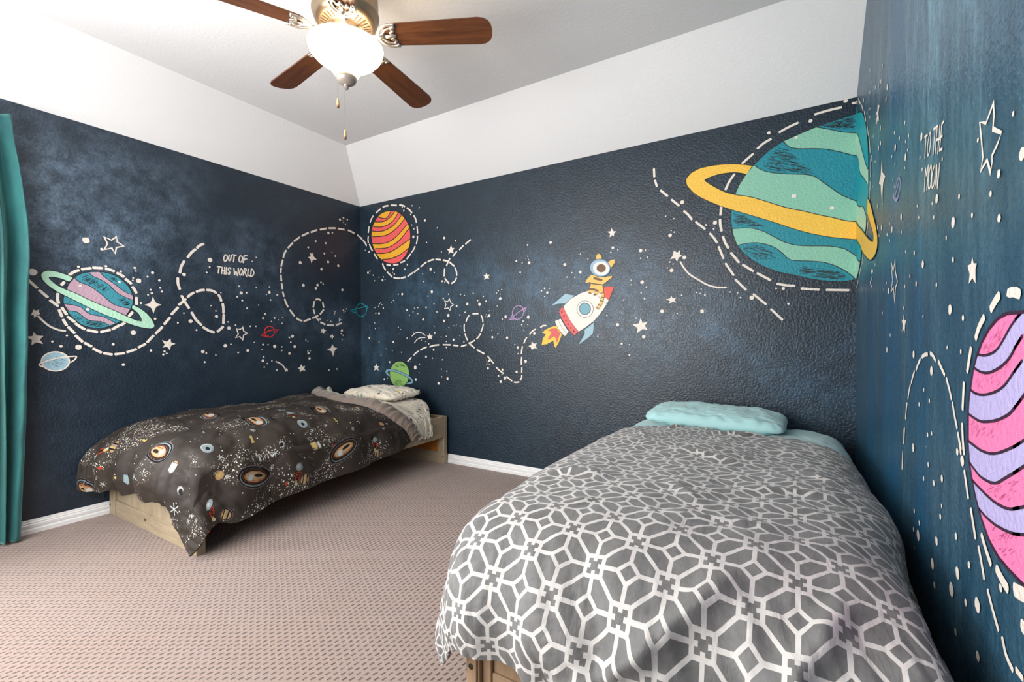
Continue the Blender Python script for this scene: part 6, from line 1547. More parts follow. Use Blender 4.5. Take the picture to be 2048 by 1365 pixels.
for mi_, (w_, nm, lab, layers) in enumerate(MURAL):
    vs, fs, mi, mats = [], [], [], []
    def addpoly(q, z, k):
        b = len(vs); vs.extend(to3(w_, p[0], p[1], z) for p in q); 
        if len(q) <= 4: fs.append(tuple(range(b, b+len(q)))); mi.append(k)
        else:
            for t in geometry.tessellate_polygon([[Vector((p[0], p[1], 0)) for p in q]]): fs.append(tuple(b+i for i in t)); mi.append(k)
    for l in layers:
        if l[1] not in mats: mats.append(l[1])
        k = mats.index(l[1]); z = .0012+.0005*l[2]+(mi_ % 12)*.000035; z0 = z
        if l[0] == 'P':
            q = [(l[4][i]/2000, l[4][i+1]/2000) for i in range(0, len(l[4]), 2)]
            if l[3]: q = catmull(q, 4, True)
            addpoly(q, z, k)
        elif l[0] == 'S':
            q = [(l[4][i]/2000, l[4][i+1]/2000) for i in range(0, len(l[4]), 2)]
            z = z0+(layers.index(l) % 9)*.00002
            for f in ribbon(q, l[5], l[6], l[3]): addpoly(f, z, k)
        else:
            for i in range(0, len(l[3]), 3):
                x, y, r = l[3][i]/4000, l[3][i+1]/4000, l[3][i+2]/4000; n = 12
                addpoly([(x+r*math.cos(2*PI*j/n)*(1+.08*math.sin(i+j*2)), y+r*math.sin(2*PI*j/n)) for j in range(n)], z, k)
    me = bpy.data.meshes.new(nm); me.from_pydata(vs, [], fs); me.polygons.foreach_set('material_index', mi); me.update()
    par = last.get(w_) if nm in SUB else WALLS[w_]
    if nm == 'cat_helmet': par = lastcat
    o = link(nm, me, [MP[x] for x in mats], par); tag(o, lab)
    if nm not in SUB:
        last[w_] = o
        if nm == 'painted_cat': lastcat = o
# ------------------------------------------------------------------ beds
def wood(name, a, b, rough=.5, axis='x', scale=1.0):
    sc = {'x': (1.2, 14, 14), 'y': (14, 1.2, 14), 'z': (14, 14, 1.2)}[axis]
    m = Mat(name, rough=rough); v = m.coord('Object', sc); n = m.noise(v, 2.2*scale, 6, .65, 1.2); g = m.noise(v, 9*scale, 4, .7)
    m.color(m.mix((n*.65+g*.35).sm(.3, .7), a, b)); m.bump(g, .12, .002); return m.m
pine_grey = [wood('washed_grey_pine_'+a, (.43, .35, .235, 1), (.29, .225, .15, 1), .5, a) for a in 'xyz']
pine_org = [wood('raw_orange_pine_'+a, (.62, .235, .035, 1), (.36, .115, .018, 1), .55, a) for a in 'xyz']
steel = Mat('bolt_steel', (.12, .11, .09, 1), .35, Metallic=1.0).m
tan_wood = [wood('tan_brown_pine_'+a, (.36, .245, .15, 1), (.235, .15, .088, 1), .5, a) for a in 'xyz']
def make_bed(x0, x1, yh, yf, label, W3, pw=.075, rh=.10):
    """yh head end, yf foot end (yf<yh)"""
    root = empty('bed_frame', ((x0+x1)/2, (yh+yf)/2, 0)); tag(root, label, 'bed frame', 'low pine bed frames')
    inv = Matrix.Translation(root.location).inverted()
    def part(name, bm, mats, lab=None, par=root):
        o = bmobj(name, bm, mats, par)
        if par is root: o.matrix_parent_inverse = inv
        if lab: o['label'] = lab
        return o
    gx, gy, gz = W3
    pd, H = .045, .42
    # headboard and footboard: posts, rails, planked panel
    for nm, ya, yb, s in (('headboard', yh-pd, yh, -1), ('footboard', yf, yf+pd, 1)):
        mid = (ya+yb)/2
        bm = bmesh.new()
        n = 9; X0, X1 = x0+pw, x1-pw
        for i in range(n):
            a = X0+(X1-X0)*i/n; b = X0+(X1-X0)*(i+1)/n
            box(bm, (a+.0012, mid-.008, .095), (b-.0012, mid+.008, .345), 0, .0015)
        panel = part(nm, bm, pine_org[2] if nm == 'headboard' else gz, 'orange raw pine panel' if nm == 'headboard' else None)
        bm = bmesh.new(); box(bm, (X0, mid-.016, 0.0), (X1, mid+.016, rh), 0, .003); box(bm, (X0, mid-.016, .335), (X1, mid+.016, H), 0, .003)
        r = bmobj('cross_rail', bm, gx, panel)
        for xx in (x0+.45*(x1-x0), x0+.012, x1-.012):
            bm = bmesh.new(); lathe(bm, [(0, 0), (.0075, 0), (.0075, .002), (0, .003)], 14)
            for v in bm.verts:
                v.co = Vector((xx+v.co.x, (mid-.0155 if xx == x0+.45*(x1-x0) else ya-.0005)-v.co.z, .062+v.co.y))
            bmobj('bolt', bm, steel, panel)
        for xa, xb in ((x0, x0+pw), (x1-pw, x1)):
            bm = bmesh.new(); box(bm, (xa, ya, 0), (xb, yb, H), 0, .004)
            part('leg', bm, gz)
    # side rails with inner orange ledger
    for xa, xb in ((x0, x0+.024), (x1-.024, x1)):
        bm = bmesh.new(); box(bm, (xa, yf+pd, .235), (xb, yh-pd, H), 0, .004); part('side_rail', bm, gy)
    for xa, xb in ((x0+.024, x0+.05), (x1-.05, x1-.024)):
        bm = bmesh.new(); box(bm, (xa, yf+pd, .24), (xb, yh-pd, .27), 0); part('ledger', bm, pine_org[1], 'orange raw pine ledger strip')
    n = 12
    for i in range(n):
        y = yf+pd+.06+(yh-yf-2*pd-.19)*i/(n-1); bm = bmesh.new(); box(bm, (x0+.026, y, .2705), (x1-.026, y+.07, .2895), 0, .002); part('slat', bm, pine_org[0])
    return root
BX0, BX1 = .03, 1.135
bed1 = make_bed(BX0, BX1, -.028, -2.03, 'greige washed pine bed frame along the left wall under the space duvet', pine_grey)
CX0, CX1 = 2.946, 3.99
bed2 = make_bed(CX0, CX1, -.028, -2.085, 'brown tinted pine bed frame by the right wall under the lattice duvet', tan_wood, .03, .135)
# side plate with a large bolt hole at the near left corner of the second bed
bm = bmesh.new(); box(bm, (CX0-.042, -2.108, .0), (CX0-.006, -2.068, .235), 0, .003)
o = bmobj('corner_plate', bm, tan_wood[2], bed2); o.matrix_parent_inverse = Matrix.Translation(bed2.location).inverted()
bm = bmesh.new(); lathe(bm, [(.0085, 0), (.0085, .0015), (.0065, .0015), (.006, .0004), (0, .0004)], 18)
for v in bm.verts: v.co = Vector((CX0-.024+v.co.x, -2.108-v.co.z, .152+v.co.y))
q = bmobj('bolt', bm, steel, o)
bm = bmesh.new(); box(bm, (CX0-.006, -2.100, .02), (CX0, -2.075, .215)); q = bmobj('spacer', bm, tan_wood[2], o)
# ------------------------------------------------------------------ cloth surfaces
def grid_surface(ctrl, nu, nv):
    """ctrl[row][col] = (x,y,z); cubic interpolation to nv x nu points"""
    C = np.array(ctrl, float)
    def interp(A, n):
        N = A.shape[0]; t = np.linspace(0, N-1, n); i = np.clip(t.astype(int), 0, N-2); f = t-i
        g = lambda k: A[np.clip(k, 0, N-1)]
        f = f.reshape((-1,)+(1,)*(A.ndim-1))
        a, b, c, d = g(i-1), g(i), g(i+1), g(i+2)
        return .5*(2*b+(-a+c)*f+(2*a-5*b+4*c-d)*f*f+(-a+3*b-3*c+d)*f**3)
    A = interp(C, nv); A = interp(A.transpose(1, 0, 2), nu).transpose(1, 0, 2)
    return A
def normals(P):
    du = np.gradient(P, axis=1); dv = np.gradient(P, axis=0); n = np.cross(du, dv); n /= np.maximum(np.linalg.norm(n, axis=2, keepdims=True), 1e-9)
    if n[P.shape[0]//2, P.shape[1]//2, 2] < 0: n = -n
    return n
def arclen_uv(P, ci=None, cj=None):
    nv, nu, _ = P.shape; ci = nu//2 if ci is None else ci; cj = nv//2 if cj is None else cj
    du = np.linalg.norm(np.diff(P, axis=1), axis=2).mean(axis=0); dv = np.linalg.norm(np.diff(P, axis=0), axis=2)
    dvm = np.median(dv, axis=1)
    u = np.concatenate([[0], np.cumsum(du)]); v = np.concatenate([[0], np.cumsum(dvm)])
    U = np.repeat((u-u[ci])[None, :], nv, 0); Vv = np.repeat((v-v[cj])[:, None], nu, 1)
    return U, Vv
def blur(A, k):
    for _ in range(k):
        B = np.pad(A, ((1, 1), (1, 1)), 'edge'); A = (B[1:-1, 1:-1]*2+B[:-2, 1:-1]+B[2:, 1:-1]+B[1:-1, :-2]+B[1:-1, 2:])/6
    return A
def surf_arrays(P, off=0):
    nv, nu, _ = P.shape; F = []
    idx = np.arange(nv*nu).reshape(nv, nu)+off
    F = np.stack([idx[:-1, :-1], idx[:-1, 1:], idx[1:, 1:], idx[1:, :-1]], -1).reshape(-1, 4)
    return P.reshape(-1, 3), F
def cloth_obj(name, P, U, Vv, mats, thick=.008, extra=None, parent=None):
    vs, F = surf_arrays(P); vs = vs.tolist(); F = F.tolist(); mi = [0]*len(F)
    me = bpy.data.meshes.new(name)
    if extra:
        for q, k in extra:
            b = len(vs); vs += [tuple(x) for x in q[0]]; F += [tuple(b+i for i in f) for f in q[1]]; mi += [k]*len(q[1])
    a, b, c = (Vector(vs[F[(P.shape[0]//2)*(P.shape[1]-1)+P.shape[1]//2][k]]) for k in (0, 1, 2))
    n0 = normals(P)[P.shape[0]//2, P.shape[1]//2]
    if (b-a).cross(c-a).dot(Vector(n0)) < 0: F = [f[::-1] for f in F]
    me.from_pydata(vs, [], F); me.update()
    uv = me.uv_layers.new(name='fabric'); nn = P.shape[0]*P.shape[1]; uf = U.reshape(-1); vf = Vv.reshape(-1)
    li = np.empty(len(me.loops), int); me.loops.foreach_get('vertex_index', li)
    ok = li < nn; a = np.zeros((len(li), 2)); a[ok, 0] = uf[li[ok]]; a[ok, 1] = vf[li[ok]]; uv.data.foreach_set('uv', a.reshape(-1))
    me.polygons.foreach_set('material_index', mi)
    o = link(name, me, mats, parent, smooth=True)
    if thick:
        g = o.vertex_groups.new(name='cloth'); g.add(list(range(nn)), 1.0, 'REPLACE')
        md = o.modifiers.new('thickness', 'SOLIDIFY'); md.thickness = thick; md.offset = -1; md.use_rim = True; md.vertex_group = 'cloth'; md.thickness_vertex_group = 0.0
    return o
def fbm(x, y, z=0.0, oct=4):
    return noise.fractal(Vector((x, y, z)), .6, 2.1, oct, noise_basis='PERLIN_ORIGINAL')
def fields(P, fn):
    nv, nu, _ = P.shape; D = np.zeros((nv, nu))
    for j in range(nv):
        for i in range(nu): D[j, i] = fn(P[j, i], j/(nv-1), i/(nu-1))
    return D
def sstep(a, b, x):
    t = min(1, max(0, (x-a)/(b-a))); return t*t*(3-2*t)
def cloth_mat(name, col, rough=.8, weave=900, wk=.12, sheen=.3, uvmap=True, var=.1):
    m = Mat(name, rough=rough, Sheen_Weight=sheen); v = m.coord('UV' if uvmap else 'Object')
    d = tuple(c*(1-var) for c in col[:3])+(1,)
    m.color(m.mix(m.noise(v, 14, 5, .6), col, d)); m.bump(m.noise(v, weave, 2, .5)*.5+m.noise(v, 55, 4, .6), wk, .002); return m
# ---- mattresses (rounded, in their fitted sheets)
def rounded_slab(a, b, r, name, mat):
    bm = bmesh.new(); box(bm, a, b, 0, 0); bmesh.ops.bevel(bm, geom=list(bm.edges), offset=r, segments=5, affect='EDGES', profile=.6)
    return bmobj(name, bm, mat, smooth=True)
cream_sheet = cloth_mat('cream_printed_cotton', (.66, .60, .49, 1), .85)
v = cream_sheet.coord('UV'); sp = cream_sheet.voro(v, 17); c2 = cream_sheet.voro(v, 17, out='Color'); r_, g_, b_ = cream_sheet.sep(c2.k)
shape = (sp < .27)*(g_ > .25)
tint = cream_sheet.mix(r_ > .62, (.15, .29, .22, 1), (.55, .42, .10, 1)); tint = cream_sheet.mix(b_ > .68, tint, (.03, .03, .04, 1))
sp2 = cream_sheet.voro(v, 42); small = (sp2 < .17)
basec = cream_sheet.mix(cream_sheet.noise(v, 14, 5, .6), (.70, .64, .53, 1), (.60, .54, .43, 1))
cream_sheet.color(cream_sheet.mix(small*.85, cream_sheet.mix(shape*.9, basec, tint), (.05, .05, .05, 1)))
teal_sheet = cloth_mat('aqua_cotton', (.36, .60, .60, 1), .8, wk=.3, var=.04)
m1 = rounded_slab((.05, -1.90, .29), (1.03, -.175, .545), .05, 'mattress', cream_sheet.m); tag(m1, 'mattress on the left bed, under the space duvet and cream sheet', 'mattress')
m2 = rounded_slab((2.95, -2.0, .29), (3.93, -.175, .55), .05, 'mattress', teal_sheet.m); tag(m2, 'mattress on the right bed, under the lattice duvet and aqua sheet', 'mattress')
# ---- cream sheet on bed 1
cols = [(.035, .53), (.09, .575), (.35, .582), (.65, .582), (.92, .578), (1.03, .548), (1.085, .485), (1.140, .425), (1.155, .345), (1.155, .268)]
rows = [(-.16, -.075), (-.19, -.005), (-.30, 0), (-.45, 0), (-.62, 0), (-.85, 0)]
ctrl = [[(x, (-.25+(y+.16)*.24) if k > 6 else (-.20+(y+.16)*.5) if k > 5 else y, max(.28, z+dz*(1 if z > .5 else .2)+(.004*math.sin(j*2.1+k)))) for k, (x, z) in enumerate(cols)] for j, (y, dz) in enumerate(rows)]
P = grid_surface(ctrl, 120, 70); N = normals(P)
D = fields(P, lambda p, v, u: .006*fbm(p[0]*6, p[1]*7, p[2]*4)+.003*sstep(.55, .3, p[2])*math.sin(p[1]*95+3*fbm(p[1]*8, 1))+.003*fbm(p[0]*22, p[1]*22, p[2]*15))
P = P+N*(D[..., None]+.002); U, Vv = arclen_uv(P)
sm_ = np.clip((.43-P[..., 2])/.02, 0, 1)*(P[..., 0] > 1.08); P[..., 0] = np.where(sm_ > 0, np.maximum(P[..., 0], 1.142), P[..., 0])
ragged = fields(P, lambda p, v, u: .02*sstep(.93, 1, u)*fbm(p[1]*26, 3.3)); P[..., 2] += ragged; P[..., 2] = np.maximum(P[..., 2], .245)
o = cloth_obj('flat_sheet', P, U, Vv, cream_sheet.m, .003); tag(o, 'cream printed sheet hanging off the side of the left bed by the headboard', 'sheet')
# ---- pillows
def pillow(name, L, Wd, Th, mat, seed, sag=.0, n=72):
    bm = bmesh.new(); uvl = bm.loops.layers.uv.new('fabric'); sheets = []
    for s in (1, -1):
        G = []
        for j in range(n+1):
            R = []
            for i in range(n+1):
                a = 2*i/n-1; b = 2*j/n-1
                pin = 1-.05*(1-abs(a)**2.2)*abs(b)**3; pin2 = 1-.035*(1-abs(b)**2.2)*abs(a)**3
                rc = 1-.13*abs(a*b)**5; x = a*L/2*pin2*rc; y = b*Wd/2*pin*rc
                h = max(0.0, (1-abs(a)**3.2)*(1-abs(b)**2.8))**.48
                edge = min(1-abs(a), 1-abs(b)); wr = .009*fbm(a*2.5+seed, b*3, s*2.0)+.0025*fbm(a*9+seed, b*5, s)
                wr += .005*sstep(.35, .05, edge)*math.sin((a*9 if abs(b) > abs(a) else b*7)*3+seed)*sstep(0, .07, edge)
                z = s*(Th/2*h)*(1 if s > 0 else .75)+wr*min(1, edge*9)-sag*a*a
                R.append(bm.verts.new((x, y, z)) if (s > 0 or (0 < i < n and 0 < j < n)) else sheets[0][j][i])
            G.append(R)
        sheets.append(G)
        for j in range(n):
            for i in range(n):
                f = bm.faces.new((G[j][i], G[j][i+1], G[j+1][i+1], G[j+1][i]))
                for l, (q, r) in zip(f.loops, ((i, j), (i+1, j), (i+1, j+1), (i, j+1))): l[uvl].uv = (q/n*L+seed, r/n*Wd)
    return bmobj(name, bm, mat, smooth=True)
pl = pillow('pillow', .66, .40, .105, cream_sheet.m, 2.3, .004); pl.location = (.665, -.345, .628); pl.rotation_euler = (.05, .01, -.05)
tag(pl, 'flat cream pillow printed with moons and tiny planets on the left bed', 'pillow')
def clear_frame(P, bounds, zt):
    # cloth rests on the outside of the bed frame: (axis, value, side) planes of the frame box
    ins = np.clip(zt-P[..., 2], 0, None); ds = []
    for ax, val, sd in bounds: ds.append((val-P[..., ax])*sd)
    inside = (ins > 0)
    for d in ds: inside &= d > 0
    m = np.minimum.reduce([ins]+ds); hit = inside & (m < .09)
    for d, (ax, val, sd) in zip(ds, bounds): P[..., ax] = np.where(hit & (d <= m+1e-9), val, P[..., ax])
    P[..., 2] = np.where(hit & (ins <= m+1e-9), zt, P[..., 2]); return P
# ---- space duvet (bed 1): columns from the wall side to the free hem, rows head to foot
mid = [(.035, .50), (.06, .565), (.16, .60), (.40, .612), (.70, .61), (.93, .598), (1.06, .555), (1.13, .46), (1.165, .34), (1.175, .20)]
def sect(y, dz=0, hem=.2, out=0.0, yhem=0.0):
    r = []
    for k, (x, z) in enumerate(mid):
        if k >= 6: z = z+(z-.60)/(.20-.60)*(hem-.20)
        r.append((x+(out if k >= 6 else 0), y+(yhem*(k-5)/4 if k > 5 else 0), z+(dz if k < 7 else dz*.3)))
    return r
head = [(.035, -.60, .55), (.06, -.60, .60), (.14, -.64, .612), (.38, -.73, .61), (.68, -.79, .602), (.92, -.79, .592), (1.04, -.75, .55), (1.115, -.66, .475), (1.158, -.575, .39), (1.168, -.51, .29)]
ctrl = [head,
 [(x, y-.13, z+.012) for x, y, z in head[:6]]+[(1.055, -.88, .557), (1.12, -.80, .46), (1.155, -.71, .35), (1.165, -.66, .245)],
 sect(-1.12, .004, .20), sect(-1.40, .004, .185), sect(-1.66, 0, .16, .005), sect(-1.86, -.02, .135, .012),
 [(.035, -1.95, .50), (.06, -1.96, .53), (.16, -1.98, .55), (.40, -1.99, .562), (.70, -1.99, .562), (.93, -1.985, .55), (1.07, -1.975, .51), (1.145, -1.96, .42), (1.185, -1.95, .29), (1.20, -1.945, .155)],
 [(.04, -2.06, .46), (.06, -2.07, .475), (.16, -2.085, .49), (.40, -2.09, .50), (.70, -2.09, .50), (.93, -2.08, .49), (1.07, -2.055, .45), (1.145, -2.03, .35), (1.185, -2.01, .24), (1.205, -2.0, .13)],
 [(.04, -2.12, .38), (.06, -2.14, .39), (.16, -2.145, .40), (.40, -2.145, .41), (.70, -2.135, .41), (.93, -2.12, .40), (1.06, -2.09, .355), (1.135, -2.06, .27), (1.18, -2.035, .18), (1.20, -2.02, .10)],
 [(.045, -2.155, .28), (.06, -2.17, .29), (.16, -2.17, .29), (.40, -2.145, .305), (.70, -2.13, .31), (.92, -2.115, .30), (1.04, -2.095, .26), (1.11, -2.075, .19), (1.16, -2.055, .11), (1.185, -2.04, .06)],
 [(.05, -2.165, .20), (.07, -2.18, .20), (.16, -2.165, .20), (.40, -2.125, .235), (.70, -2.105, .25), (.90, -2.095, .245), (1.00, -2.085, .215), (1.07, -2.08, .15), (1.12, -2.07, .08), (1.16, -2.06, .026)]]
P = grid_surface(ctrl, 200, 260); N = normals(P)
def d1(p, v, u):
    x, y, z = p; side = sstep(.56, .40, z)
    q = .014*fbm(x*3.2+5, y*3.2, z*3.0, 3)+.006*fbm(x*9, y*9, z*9, 3)
    # stitched tack rows puff the filling
    q += .010*(abs(math.sin(PI*(y+.1)/.34))**.5*abs(math.sin(PI*(x+.06)/.34))**.5-.5)*(1-side)
    fr = sstep(-2.0, -2.12, y)*sstep(1.12, 1.0, x); sd = side*(1-fr)
    q += fr*side*(.018*math.sin(x*26+2*fbm(x*5, 2.2))+.010*fbm(x*16, z*3))
    q += sd*(.016*math.sin(y*17+z*5+1.5*fbm(y*2, 7.7))+.007*fbm(y*9+z*6, 1.1))
    dist = x*.72+y*.70
    q += .006*sstep(.2, 1, side+.2)*math.sin(math.atan2(z-.62, -(y+1.8))*9+x*8)*sstep(-1.6, -1.95, y)*sstep(.8, 1.0, x)
    return q
D = fields(P, d1)
# pinched creases: thin sharp lines
def crease(p, v, u):
    x, y, z = p; c = 0
    for (ax, ay, bx, by, dpt) in CRE:
        dx, dy = bx-ax, by-ay; t = max(0, min(1, ((x-ax)*dx+(y-ay)*dy)/(dx*dx+dy*dy))); dd = math.hypot(x-ax-t*dx, y-ay-t*dy)
        c -= dpt*.62*math.exp(-(dd/.02)**2)*math.sin(PI*min(1, max(0, t*.9+.05)))
    return c
CRE = [(.62, -1.05, .80, -1.12, .02), (.30, -1.45, .55, -1.35, .016), (.80, -1.42, 1.02, -1.52, .022), (.45, -1.80, .75, -1.86, .02), (.2, -1.1, .35, -1.02, .014), (.85, -.98, 1.0, -1.03, .02), (.9, -1.75, 1.05, -1.9, .02), (.55, -1.6, .7, -1.68, .015), (.15, -1.7, .3, -1.78, .015)]
D += fields(P, crease); D = blur(D, 3)
P = P+N*(D[..., None]+.004); P = clear_frame(P, [(0, BX1+.020, 1), (1, -2.052, -1)], .444); P[..., 2] = np.maximum(P[..., 2], .022); P[..., 0] = np.maximum(P[..., 0], .022)
U, Vv = arclen_uv(P); PN = normals(P)
DU1 = P; DN1 = PN
space = Mat('dark_brown_space_print', rough=.68, Sheen_Weight=.0); v = space.coord('UV')
base = space.mix(space.noise(v, 4, 4, .6).sm(.3, .7), (.017, .0115, .0085, 1), (.032, .022, .0155, 1))
clus = space.noise(v, 4.2, 3, .55, .6).sm(.50, .62); specks = None
for s, th in ((70, .30), (115, .32), (40, .17)):
    d = space.voro(v, s); cc = space.voro(v, s, out='Color'); r_, g_, b_ = space.sep(cc.k)
    q = d.sm(th, th*.55)*(r_ > .30)*(clus if s != 40 else (g_ > .55)); specks = q if specks is None else specks.mx(q)
tintc = space.mix(space.voro(v, 75, out='Color').k, (.85, .82, .72, 1), (.9, .75, .5, 1))
tintc = space.mix(.75, tintc, (.86, .84, .78, 1))
space.color(space.mix(specks, base, tintc)); space.bump(space.noise(v, 40, 4, .6)*.6+space.noise(v, 900, 2, .5)*.25, .25, .003)
SM = {'white': Mat('print_white', (.72, .74, .72, 1), .7).m, 'ice': Mat('print_ice_blue', (.42, .55, .60, 1), .7).m, 'peach': Mat('print_peach', (.75, .50, .27, 1), .7).m, 'rust': Mat('print_rust', (.45, .13, .06, 1), .7).m,
      'lilacp': Mat('print_grey_lilac', (.42, .36, .38, 1), .7).m, 'darkp': Mat('print_dark', (.02, .016, .014, 1), .7).m, 'yellowp': Mat('print_yellow', (.75, .62, .22, 1), .7).m, 'redp': Mat('print_red', (.70, .10, .05, 1), .7).m}
SMK = list(SM)
def decal(polys, ju, iv, rot, scale, dist, lvl0=.0015):
    """polys: list of (colour, points in metres, level); ju/iv fractional grid position"""
    nv, nu, _ = DU1.shape; out = []
    j0 = ju*(nu-1); i0 = iv*(nv-1); jc, ic = int(min(nu-2, max(1, j0))), int(min(nv-2, max(1, i0)))
    K = 9; j_0, j_1, i_0, i_1 = max(0, jc-K), min(nu-1, jc+K), max(0, ic-K), min(nv-1, ic+K)
    lu = max(.003, np.linalg.norm(DU1[ic, j_1]-DU1[ic, j_0])/(j_1-j_0)); lv = max(.003, np.linalg.norm(DU1[i_1, jc]-DU1[i_0, jc])/(i_1-i_0)); scale = scale*(1.3 if len(polys) > 9 else 1.12)
    ca, sa = math.cos(rot), math.sin(rot)
    def ev(a, b, off):
        a, b = (a*ca-b*sa)*scale, (a*sa+b*ca)*scale; J = j0+a/lu; I = i0+b/lv
        J = min(nu-1.001, max(0, J)); I = min(nv-1.001, max(0, I)); j, i = int(J), int(I); fj, fi = J-j, I-i
        W = lambda A: (A[i, j]*(1-fj)+A[i, j+1]*fj)*(1-fi)+(A[i+1, j]*(1-fj)+A[i+1, j+1]*fj)*fi
        return W(DU1)+W(DN1)*off
    for colr, pts, lvl in polys:
        b = []
        cx = sum(p[0] for p in pts)/len(pts); cy = sum(p[1] for p in pts)/len(pts); n = len(pts); rings = 4
        vs = [ev(cx, cy, lvl0+lvl*.0006)]; fs = []
        for k in range(1, rings+1):
            for (a, c) in pts: vs.append(ev(cx+(a-cx)*k/rings, cy+(c-cy)*k/rings, lvl0+lvl*.0006))
        for q in range(n): fs.append((0, 1+q, 1+(q+1) % n))
        for k in range(rings-1):
            for q in range(n): fs.append((1+k*n+q, 1+(k+1)*n+q, 1+(k+1)*n+(q+1) % n, 1+k*n+(q+1) % n))
        out.append(((vs, fs), SMK.index(colr)+1))
    return out
def el(cx, cy, rx, ry, n=20, a=0): return [(cx+rx*math.cos(t)*math.cos(a)-ry*math.sin(t)*math.sin(a), cy+rx*math.cos(t)*math.sin(a)+ry*math.sin(t)*math.cos(a)) for t in [2*PI*k/n for k in range(n)]]
def bar(x0, y0, x1, y1, w):
    d = Vector((x1-x0, y1-y0)).normalized(); s = Vector((-d.y, d.x))*w/2; return [(x0+s.x, y0+s.y), (x1+s.x, y1+s.y), (x1-s.x, y1-s.y), (x0-s.x, y0-s.y)]
oval = [('lilacp', el(0, 0, .088, .048), 0), ('darkp', el(0, 0, .084, .044), 1), ('ice', el(0, -.002, .077, .038), 2), ('darkp', el(0, 0, .072, .034), 3), ('rust', el(0, .001, .066, .029), 4), ('darkp', el(0, .001, .062, .026), 5), ('peach', el(0, 0, .058, .0225), 6), ('darkp', el(-.018, .004, .022, .007), 7), ('white', el(.022, -.003, .017, .015), 7), ('rust', bar(-.04, -.012, .01, -.016, .004), 7)]
strip = [('lilacp', el(0, 0, .036, .036), 0), ('darkp', el(0, 0, .032, .032), 1), ('peach', el(0, 0, .028, .028), 2), ('darkp', bar(-.026, .012, .026, .012, .006), 3), ('yellowp', bar(-.027, .004, .027, .004, .007), 3), ('lilacp', bar(-.027, -.004, .027, -.004, .005), 3), ('darkp', bar(-.024, -.013, .024, -.013, .007), 3)]
disk = [('white', el(0, 0, .034, .026), 0), ('ice', el(.004, 0, .027, .020), 1), ('darkp', el(.006, .001, .012, .009), 2)]
moon = [('white', el(0, 0, .015, .015), 0), ('darkp', el(.004, .003, .010, .010), 1)]
sun = [('peach', el(0, 0, .021, .021, 14), 0), ('yellowp', el(0, 0, .012, .012), 1)]
ball = [('white', el(0, 0, .010, .010, 10), 0)]
comet = [('ice', el(-.030, 0, .021, .021), 0), ('white', el(-.034, .004, .012, .010), 1)]+[('redp', el(x, 0, .009, .016-.002*k, 12), 2) for k, x in enumerate((.002, .014, .025))]+[('darkp', el(x, 0, .005, .011-.002*k, 10), 3) for k, x in enumerate((.002, .014, .025))]+[('yellowp', el(.042, .004, .014, .007, 8), 2), ('white', el(.050, -.002, .008, .005, 8), 3)]
leaf = [('ice', [(-.012, -.03), (.010, -.028), (.018, -.004), (.008, .03), (-.004, .034), (-.016, .008)], 0)]
fish = [('yellowp', [(-.03, -.010), (.008, -.008), (.018, -.018), (.026, -.006), (.022, .012), (.006, .006), (-.03, .008)], 0)]
ast = [('white', bar(-.016*math.cos(a), -.016*math.sin(a), .016*math.cos(a), .016*math.sin(a), .0028), k) for k, a in enumerate((0, 1.05, 2.1))]
rocketp = [('white', [(-.022, -.014), (.016, -.014), (.03, 0), (.016, .014), (-.022, .014)], 0), ('peach', [(-.03, -.006), (-.022, -.010), (-.022, .010), (-.03, .006)], 1)]
squig = [('redp', el(0, 0, .012, .009, 7), 0)]
DECALS = []
